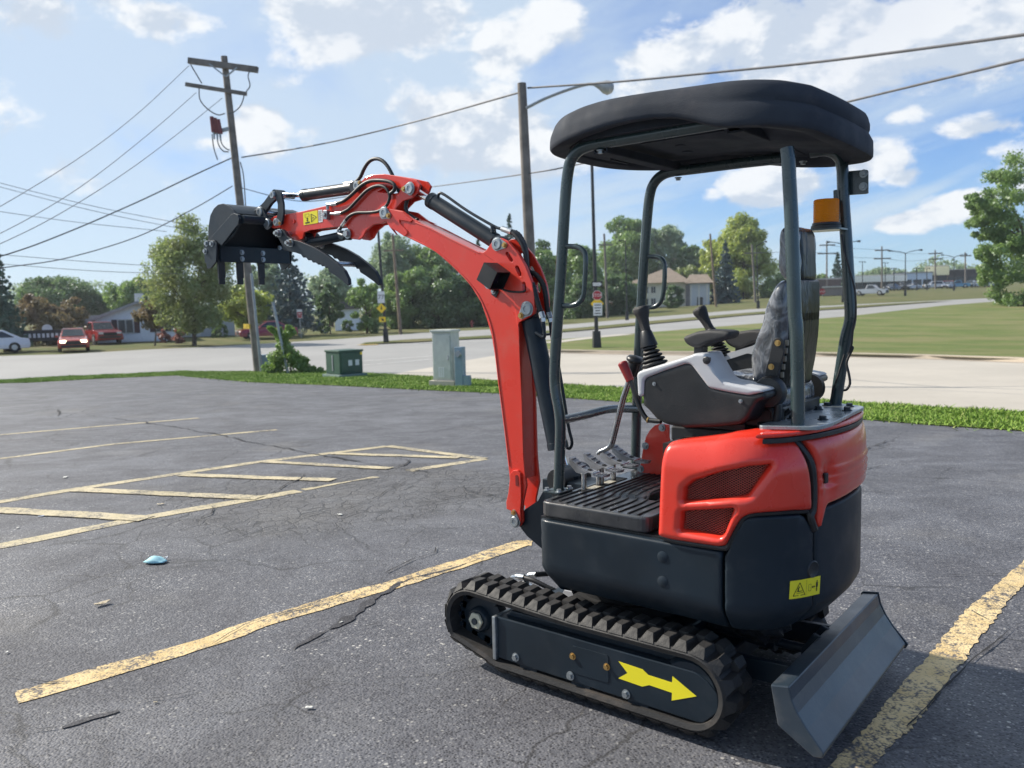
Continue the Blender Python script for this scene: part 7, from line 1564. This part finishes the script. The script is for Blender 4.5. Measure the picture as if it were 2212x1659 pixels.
def wire(label, pts, r, group=None, k=8):
    P = [Vector(depth_at(p, s)) for p, s in pts]; bm = B(); tube(bm, P, r*.62, 6, k=k); o = obj('overhead_wire', bm, WIRE, smooth=True); tag(o, label, 'wire', group); return o
wire('thick cable running from the near utility pole to the lamp pole', [((522, 340), sL), ((700, 310), sL-2), ((900, 262), sL-4), ((1128, 198), sM)], .038)
wire('thick cable running left from the near utility pole', [((503, 340), sL), ((420, 378), sL-.5), ((300, 435), sL-1), ((150, 500), sL-2), ((20, 548), sL-3), ((-160, 595), sL-4)], .038)
wire('thick cable running right from the lamp pole over the canopy', [((1140, 190), sM), ((1330, 177), sM-2), ((1560, 155), sM-4), ((1800, 130), sM-6), ((2212, 75), sM-9), ((2500, 30), sM-11)], .036)
wire('thin cable passing behind the boom and over the canopy tail', [((506, 402), sL), ((642, 434), sL-1), ((756, 424), sL-2), ((922, 405), sL-3), ((1140, 375), sM), ((1250, 355), sM-1), ((1500, 302), sM-4), ((1860, 213), sM-8), ((2212, 128), sM-11), ((2500, 55), sM-13)], .026)
wire('upper of the three thin wires from the crossarm to the left', [((408, 142), sL), ((300, 243), sL-3), ((180, 335), sL-6), ((0, 446), sL-9), ((-150, 520), sL-11)], .016)
wire('middle of the three thin wires from the crossarm to the left', [((424, 200), sL), ((330, 282), sL-3), ((200, 385), sL-6), ((80, 462), sL-8), ((-100, 555), sL-11)], .016)
wire('lowest of the three thin wires from the crossarm to the left', [((480, 212), sL), ((380, 292), sL-3), ((260, 380), sL-6), ((100, 478), sL-9), ((-100, 572), sL-12)], .016)
wire('service cable from low on the near utility pole to the left', [((502, 402), sL), ((420, 450), sL-1), ((300, 510), sL-2), ((150, 556), sL-3), ((40, 574), sL-4), ((-100, 590), sL-5)], .030)
for i, (a, b, c, lb) in enumerate((((-60, 380), (200, 445), (420, 488), 'uppermost of the faint wires along the far side of the street'), ((-60, 388), (200, 455), (420, 500), 'second of the faint wires along the far side of the street'), ((-60, 448), (150, 478), (360, 500), 'third of the faint wires along the far side of the street'), ((-60, 545), (200, 566), (400, 578), 'fourth of the faint wires low over the left trees'), ((-60, 565), (200, 585), (400, 592), 'lowest of the faint wires over the left trees'))):
    wire(lb, [(a, 50), (b, 52), (c, 55)], .03, 'faint wires at left')
# the other wooden poles
GP_ = 'wooden poles across the street'
def cross_pole(label, base, top, s, arms, r=.14, m=WOODB):
    t, b, tp = wooden_pole(label, base, top, s, r, m, group=GP_)
    for (x0, y0, x1, y1) in arms: bar('crossarm', (x0, y0), (x1, y1), s-.15, .13*max(1, s/90), m, t)
    return t
cross_pole('brown wooden pole with one crossarm right of the yellow diamond sign', (863, 722), (848, 505), 72, ((829, 542, 872, 540),), .16)
cross_pole('pale wooden pole with a crossarm right of the stop sign', (1312, 690), (1305, 505), 98, ((1292, 529, 1324, 529),), .17, WOOD)
cross_pole('pale wooden pole between the apartment house and the grey spruce', (1547, 668), (1534, 505), 118, (), .19, WOODB)
cross_pole('wooden pole with a crossarm in front of the big sunlit tree', (1632, 662), (1624, 528), 130, ((1608, 547, 1644, 546),), .2, WOOD)
for px, bt, tp, s, lb, ars in ((1786, 640, 520, 150, 'pole with two crossarms just left of the far rear canopy post', ((1770, 530, 1804, 529), (1766, 548, 1808, 547))), (1905, 640, 532, 165, 'pole with two crossarms above the silver pickup', ((1890, 541, 1921, 540), (1888, 559, 1924, 558))), (2020, 632, 540, 185, 'pole with crossarms above the tan shop', ((2006, 548, 2036, 547), (2006, 560, 2034, 559))), (2085, 632, 545, 205, 'pole with a crossarm left of the big right tree', ((2074, 553, 2098, 552),)), (2161, 652, 482, 82, 'bare brown wooden pole at the edge of the right lawn', ())):
    cross_pole(lb, (px-2 if s < 100 else px, bt), (px, tp), s, ars, .085*s/75 if s > 100 else .14, WOOD)
wire('far wire strung between the crossarm poles behind the shops', [((1640, 546), 130), ((1700, 545), 140), ((1786, 547), 150), ((1850, 556), 158), ((1905, 558), 165), ((1960, 564), 175), ((2020, 559), 185), ((2085, 552), 205)], .05, 'far wires at right'); wire('upper far wire between the crossarm poles at right', [((1786, 529), 150), ((1845, 537), 158), ((1905, 540), 165), ((1960, 548), 175), ((2020, 547), 185)], .045, 'far wires at right')
# black lamp posts
GL_ = 'black lamp posts along the street'
def lamp_post(label, base, top, s, arms=(), foot=.22, r=.075, group=GL_):
    b = ground_at(base[0], s); tp = depth_at(top, s); t = thing('lamp_post', label, 'lamp post', tuple(b), group); bm = B(); cyl(bm, b, tp, r, r*.7, 12); obj('shaft', bm, BLKP, t, smooth=True)
    bm = B(); d = (Vector(tp)-Vector(b)).normalized(); cyl(bm, b, Vector(b)+d*.9, foot, foot*.85, 4 if foot > .2 else 10); obj('foot', bm, BLKP, t)
    for (x0, y0, x1, y1) in arms:
        bm = B(); tube(bm, [depth_at((x0, y0), s), depth_at(((x0+x1)/2, (y0+y1)/2-1), s), depth_at((x1, y1), s)], r*.6, 6, k=3); la = obj('lamp_arm', bm, BLKP, t); bm = B(); cyl(bm, depth_at((x1, y1), s), depth_at((x1+(x1-x0)*.25, y1), s), r*1.0, r*1.6, 8); obj('lamp_head', bm, BLKP, la)
    return t
sS = depth_of((1288, 755)); sY = depth_of((831, 741))
PS = lamp_post('black lamp post carrying a stop sign, between the front canopy posts', (1288, 755), (1278, 330), sS, (), .27, .10, None); PY = lamp_post('black lamp post carrying a yellow diamond sign on the median nose', (831, 737), (816, 486), sY, (), .25, .11, None)
lamp_post('thin black lamp post in front of the apartment house', (1354, 700), (1351, 520), 84, ((1351, 522, 1340, 520),), .2)
lamp_post('black lamp post with a single arm before the big sunlit tree', (1638, 675), (1634, 530), 96, ((1634, 532, 1652, 522),), .2)
for px, bt, tp, s, w, lb in ((1822, 658, 528, 105, 34, 'double-arm street light half behind the far rear canopy post'), (1956, 644, 547, 128, 34, 'double-arm street light above the far road'), (2061, 635, 556, 160, 26, 'double-arm street light left of the big right tree')):
    lamp_post(lb, (px-1, bt), (px, tp), s, ((px, tp, px-w*.85, tp-5), (px, tp, px+w*.85, tp-7)), .2, .09)
for px, tp, lb in ((1863, 566, 'car park light left of the shops'), (1912, 568, 'car park light over the white shop'), (1931, 580, 'low car park light behind the white shop'), (1980, 580, 'car park light over the blue shop'), (2002, 580, 'car park light left of the tan shop')):
    lamp_post(lb, (px, 632), (px, tp), 172, ((px, tp, px-5, tp), (px, tp, px+5, tp)), .15, .10, 'car park lights')
# signs on the two near posts
SIGN_R = mat('sign_red', (.36, .02, .03), .45, var=.03); SIGN_W = mat('sign_white', (.66, .67, .68), .5, var=.02); SIGN_Y = mat('sign_yellow', (.86, .58, .02), .45, var=.03); SIGN_K = mat('sign_black', (.015, .015, .015), .5)
def sign(name, label, cat, center, s, outline, m, ds=.0, group=None, extra=None):
    "a flat plate facing the lot; outline in picture units about its centre"
    c = depth_at(center, s-ds); v = ray(*center); hd = v[:2]/np.linalg.norm(v[:2]); u = Vector((hd[1], -hd[0], 0)); n = Vector((-hd[0], -hd[1], 0)); k = float((s/(v[:2] @ DH))/F); t = thing(name, label, cat, tuple(c), group)
    P = lambda a, b, d=0.0: Vector(c)+u*(a*k)+Vector((0, 0, -b*k))+n*d
    def plate_(pts, d0, d1, mm, nm, par):
        bm = B(); A = [bm.verts.new(P(a, b, d1)) for a, b in pts]; Bq = [bm.verts.new(P(a, b, d0)) for a, b in pts]; bm.faces.new(A); bm.faces.new(Bq[::-1])
        for i in range(len(pts)): bm.faces.new((A[i], A[(i+1) % len(pts)], Bq[(i+1) % len(pts)], Bq[i]))
        return obj(nm, bm, mm, par)
    pl = plate_(outline, 0, .012, m, 'panel', t); M = Matrix(((u.x, 0, n.x, c[0]), (u.y, 0, n.y, c[1]), (0, 1, 0, c[2]), (0, 0, 0, 1)))
    return t, pl, plate_, k, M
octa = lambda r: [(r*math.cos(math.radians(22.5+45*i)), r*math.sin(math.radians(22.5+45*i))) for i in range(8)]
rect = lambda w, h: [(-w/2, -h/2), (w/2, -h/2), (w/2, h/2), (-w/2, h/2)]; dia = lambda r: [(0, -r), (r, 0), (0, r), (-r, 0)]
t, pl, P4, k, M = sign('stop_sign', 'red octagonal stop sign on the black lamp post', 'sign', (1290, 638), sS, octa(11), SIGN_W, .16); P4(octa(10.1), .012, .016, SIGN_R, 'face', pl); text_mesh('lettering', 'STOP', 8.6*k, M @ Matrix.Translation((0, 0, .019)), SIGN_W, pl)
t, pl, P4, k, M = sign('one_way_sign', 'black one way sign above the stop sign', 'sign', (1290, 614), sS, rect(22, 13), SIGN_K, .18); P4([(-9.5, -3.4), (4, -3.4), (4, -5), (10, 0), (4, 5), (4, 3.4), (-9.5, 3.4)], .012, .016, SIGN_W, 'arrow', pl); text_mesh('lettering', 'ONE WAY', 3.2*k, M @ Matrix.Translation((-2.8*k, 0, .018)), SIGN_K, pl)
sign('warning_sign', 'yellow diamond sign mostly hidden behind the stop sign', 'sign', (1290, 656), sS, dia(14.5), SIGN_Y, .12)
t, pl, P4, k, M = sign('notice_sign', 'white notice plate with dark lines under the stop sign', 'sign', (1291, 668), sS, rect(19, 27), SIGN_W, .17)
for yy_, w_ in ((-9, 13), (-3, 14), (3, 10), (9, 13)): P4([(-w_/2, yy_-1), (w_/2, yy_-1), (w_/2, yy_+1), (-w_/2, yy_+1)], .012, .015, SIGN_K, 'print_line', pl)
t, pl, P4, k, M = sign('speed_sign', 'white plate with two black figures above the yellow diamond', 'sign', (823, 642), sY, rect(15, 25), SIGN_W, .16); text_mesh('lettering', '77', 13*k, M @ Matrix.Translation((0, 0, .016)), SIGN_K, pl)
t, pl, P4, k, M = sign('crossing_sign', 'yellow diamond pedestrian sign on the black lamp post', 'sign', (824, 666), sY, dia(10.5), SIGN_Y, .17); P4([(-.9, -3.6), (.9, -3.6), (1.5, 0), (.8, 4.5), (-.2, 1.6), (-1.4, 4.5), (-1.5, 0)], .012, .016, SIGN_K, 'walker', pl); P4([(1.1*math.cos(a), -5.1+1.1*math.sin(a)) for a in np.linspace(0, 6.28, 9)[:-1]], .012, .016, SIGN_K, 'walker_head', pl)
t, pl, P4, k, M = sign('arrow_plaque', 'small yellow arrow plaque under the yellow diamond', 'sign', (826, 690), sY, rect(14, 11), SIGN_Y, .16); P4([(-4, -3.5), (0, -1), (1.5, -3), (4, 3.5), (-2.5, 3), (-.5, 1), (-4.5, -2)], .012, .016, SIGN_K, 'arrow', pl)
def small_sign(name, label, px, py, s, r, shape, m, bt):
    t, pl, P4, k, M = sign(name, label, 'sign', (px, py), s, shape, m, .05); b = ground_at(px, s); bm = B(); cyl(bm, b, depth_at((px, py), s), .035, n=8); obj('post', bm, GALV, t); return t, pl, P4, k, M
t, pl, P4, k, M = small_sign('no_entry_sign', 'small red and white sign on a post in front of the blue spruce', 647, 678, 68, 10, rect(11, 19), SIGN_W, 0); P4(rect(10, 8), .012, .016, SIGN_R, 'face', pl); P4([(x, y+6.5) for x, y in rect(9, 4)], .012, .016, SIGN_R, 'face', pl); P4(rect(6.5, 1.5), .016, .02, SIGN_W, 'bar', pl)
t, pl, P4, k, M = small_sign('stop_sign', 'small far stop sign right of the seat backrest', 1776, 630, 128, 12, octa(6.8), SIGN_R, 0); text_mesh('lettering', 'STOP', 5*k, M @ Matrix.Translation((0, 0, .016)), SIGN_W, pl)
# black notice board with white lines at the far left
f = Fr(88, 57); K = f.k; o = thing('notice_board', 'black notice board with pale lettering under the crab tree', 'notice board', tuple(f.o))
bm = B(); f.box(bm, (0, 0, 30*K), (104*K, .3, 24*K)); bd = obj('board', bm, SIGN_K, o)
for u in (-46, 46): bm = B(); f.box(bm, (u*K, 0, 12*K), (6*K, .3, 24*K)); obj('post', bm, SIGN_K, o)
for i in range(9): bm = B(); f.box(bm, ((-34+i*8.5)*K, -.17, 30*K), (5*K, .03, 9*K)); obj('letter', bm, SIGN_W, bd)
bm = B(); f.cyl(bm, (8*K, -.1, 44*K), (8*K, .1, 44*K), 10*K, n=18); obj('roundel', bm, SIGN_W, bd)
# hydrant
f = Fr(1018, 88); o = thing('fire_hydrant', 'red fire hydrant across the street left of the boom', 'hydrant', tuple(f.o)); bm = B(); lathe(bm, f.P(0, 0, 0), (0, 0, 1), [(.001, 0), (.17, 0), (.17, .06), (.12, .08), (.12, .5), (.16, .52), (.16, .57), (.12, .60), (.09, .70), (.03, .76), (.001, .76)], 14); hb = obj('barrel', bm, mat('hydrant_red', (.30, .05, .04), .5), o, smooth=True); bm = B(); f.cyl(bm, (-.24, 0, .42), (.24, 0, .42), .07, n=10); obj('nozzle', bm, MATS['hydrant_red'], hb)
# green transformer box on its pad
sT = depth_of((738, 812)); f = Fr(738, sT-.45, math.radians(33)); K = f.k; o = thing('transformer_box', 'dark green pad-mounted transformer box on the grass verge', 'transformer', tuple(f.o)); GRN = mat('transformer_green', (.028, .075, .050), .5, var=.1, dust=(.1, .13, .11), damt=.3)
bm = B(); f.box(bm, (0, 0, .04), (1.05, 1.0, .12)); obj('pad', bm, mat('pad_green_grey', (.16, .22, .20), .8), o, bevel=.01); bm = B(); f.box(bm, (0, 0, .46), (.86, .80, .70)); bd = obj('cabinet', bm, GRN, o, bevel=.015); bm = B(); f.box(bm, (0, 0, .835), (.92, .86, .06)); obj('lid', bm, GRN, o, bevel=.015)
bm = B(); f.box(bm, (0, -.415, .48), (.78, .03, .60)); dr = obj('door', bm, GRN, o, bevel=.008)
for u in (-.06, .20): bm = B(); f.box(bm, (u, -.4335, .46), (.14, .006, .18)); obj('label_plate', bm, SIGN_W, dr)
bm = B(); f.box(bm, (.36, -.434, .74), (.08, .006, .08)); obj('label_plate', bm, SIGN_Y, dr); bm = B(); f.box(bm, (-.44, 0, .46), (.015, .06, .5)); obj('hinge_strip', bm, GALV, bd)
# grey-green cabinet and blue pedestal
sC = depth_of((958, 832)); f = Fr(960, sC-.35, math.radians(-30)); o = thing('control_cabinet', 'tall pale grey-green traffic control cabinet on a concrete base', 'cabinet', tuple(f.o)); CAB = mat('cabinet_grey', (.50, .52, .48), .5, metal=.15, var=.06, dust=(.3, .31, .28), damt=.3)
bm = B(); f.box(bm, (0, 0, .06), (.92, .70, .20)); obj('plinth', bm, M_DRIVE, o, bevel=.01); bm = B(); f.box(bm, (0, 0, .79), (.70, .52, 1.26)); cbx = obj('cabinet', bm, CAB, o, bevel=.012); bm = B(); f.box(bm, (0, -.02, 1.445), (.78, .62, .06)); obj('rain_cap', bm, CAB, o, bevel=.012)
bm = B(); f.box(bm, (-.0, -.275, .78), (.62, .03, 1.14)); dr = obj('door', bm, CAB, o, bevel=.008)
for i in range(3): bm = B(); f.box(bm, (-.10+i*.075, -.294, .38), (.045, .008, .26)); obj('vent_slot', bm, SIGN_W, dr)
bm = B(); f.box(bm, (.24, -.30, .75), (.03, .03, .12)); obj('handle', bm, STEEL, dr)
o.scale = (.77, .77, .94)
f = Fr(990, sC-.7, math.radians(-25)); o = thing('meter_pedestal', 'narrow blue-grey meter pedestal beside the control cabinet', 'meter', tuple(f.o)); bm = B(); f.box(bm, (0, 0, .48), (.20, .22, .96)); bd = obj('pedestal', bm, BLUEG, o, bevel=.012); bm = B(); f.cyl(bm, (.02, -.11, .80), (.02, -.19, .80), .075, n=16); obj('meter', bm, GALV, bd, smooth=True); bm = B(); f.box(bm, (.17, 0, .14), (.16, .16, .26)); obj('side_box', bm, BLUEG, o, bevel=.01)
# ------------------------------------------------------------------ litter on the lot
def scrap(name, label, cat, p, size, m, seed=0, curl=.3, group=None):
    rng = random.Random(seed); q = gp(p); bm = B(); n = 5; a0 = rng.uniform(0, 6.28); V = []
    for i in range(n+1):
        r = []
        for j in range(4): u = i/n-.5; v = j/3-.5; w = (1-abs(u)*1.2) if cat == 'leaf' else (1-.3*abs(u)); x = u*size; y = v*size*.55*max(.15, w)+rng.uniform(-1, 1)*size*.03; r.append(bm.verts.new((q[0]+x*math.cos(a0)-y*math.sin(a0), q[1]+x*math.sin(a0)+y*math.cos(a0), q[2]+.006+curl*size*(u*u*.8+v*v*.6)+abs(rng.gauss(0, .02))*size)))
        V.append(r)
    for i in range(n):
        for j in range(3): bm.faces.new((V[i][j], V[i+1][j], V[i+1][j+1], V[i][j+1]))
    o = obj(name, bm, m, smooth=80); s_ = o.modifiers.new('thick', 'SOLIDIFY'); s_.thickness = .0015; tag(o, label, cat, group); return o
LEAFB = mat('dry_leaf', (.42, .36, .26), .8, var=.3, vscale=40); PAP = mat('paper_litter', (.48, .48, .45), .8, var=.1); MASK = mat('mask_blue', (.32, .58, .64), .7, var=.08)
bm = B(); q = gp(g1(680, 792)); L_ = .125
V = []
for i in range(9):
    u = i/8; w = .034*math.sin(math.pi*(.18+.72*u))+.012; hgt = .028*math.sin(math.pi*min(1, u*1.1)); a0 = YAW-math.pi/2-.25
    r = []
    for j in range(7): v = j/6-.5; x = (u-.5)*L_; y = v*2*w; r.append(bm.verts.new((q[0]+x*math.cos(a0)-y*math.sin(a0), q[1]+x*math.sin(a0)+y*math.cos(a0), q[2]+.012+hgt*(1-4*v*v)+.004*math.sin(j*3))))
    V.append(r)
for i in range(8):
    for j in range(6): bm.faces.new((V[i][j], V[i+1][j], V[i+1][j+1], V[i][j+1]))
o = obj('face_mask', bm, MASK, smooth=80); sm_ = o.modifiers.new('thick', 'SOLIDIFY'); sm_.thickness = .002; tag(o, 'light blue disposable face mask lying on the asphalt', 'mask')
bm = B(); e1 = Vector(gp(g1(714, 778))); tube(bm, [e1+Vector((0, 0, .012)), e1+Vector((.02, .012, .018)), e1+Vector((.03, -.006, .012))], .003, 6, k=4); obj('ear_loop', bm, SIGN_W, o)
scrap('dead_leaf', 'curled tan dead leaf on the asphalt below the blue mask', 'leaf', g2(447, 203), .075, LEAFB, 3, .4)
for i, (z, p, sz, m, lb) in enumerate(((g1, (285, 422), .11, PAP, 'white paper scrap above the hatched bay at left'), (g1, (700, 540), .09, LEAFB, 'cream scrap inside the hatched bay'), (g1, (1482, 585), .08, PAP, 'white scrap on the crazed asphalt patch'), (g1, (78, 643), .05, PAP, 'tiny white scrap below the hatched bay at far left'), (g1, (180, 592), .07, mat('blue_scrap', (.35, .42, .55), .7), 'bluish scrap inside the left hatch'), (g2, (32, 413), .03, PAP, 'small white scrap at the left edge above the long stripe end'), (g2, (1487, 282), .03, PAP, 'white curl on the dark patched crack'), (g2, (678, 630), .025, LEAFB, 'small cream crumb on the crack below the long stripe'), (g2, (1348, 655), .05, PAP, 'white splash-like scrap left of the track front'), (g2, (1470, 155), .03, LEAFB, 'tan crumb beside the long stripe crack'))):
    scrap('paper_scrap' if m is not LEAFB else 'dead_leaf', lb, 'litter', z(*p), sz*.55, m, 20+i, .15, 'litter on the lot')

# ------------------------------------------------------------------ the air: thin haze over the whole neighbourhood
def haze():
    m = bpy.data.materials.new('haze_air'); m.use_nodes = True; N = m.node_tree.nodes; N.clear(); o_ = N.new('ShaderNodeOutputMaterial'); v = N.new('ShaderNodeVolumePrincipled')
    v.inputs['Color'].default_value = (.86, .92, 1, 1); v.inputs['Density'].default_value = .00036; v.inputs['Anisotropy'].default_value = .3; m.node_tree.links.new(v.outputs[0], o_.inputs['Volume'])
    bm = B(); x0, y0 = -1900, -1900; box(bm, (0, 0, 8.8), (2800, 2800, 26)); o = obj('haze', bm, m); o['kind'] = 'stuff'
haze()
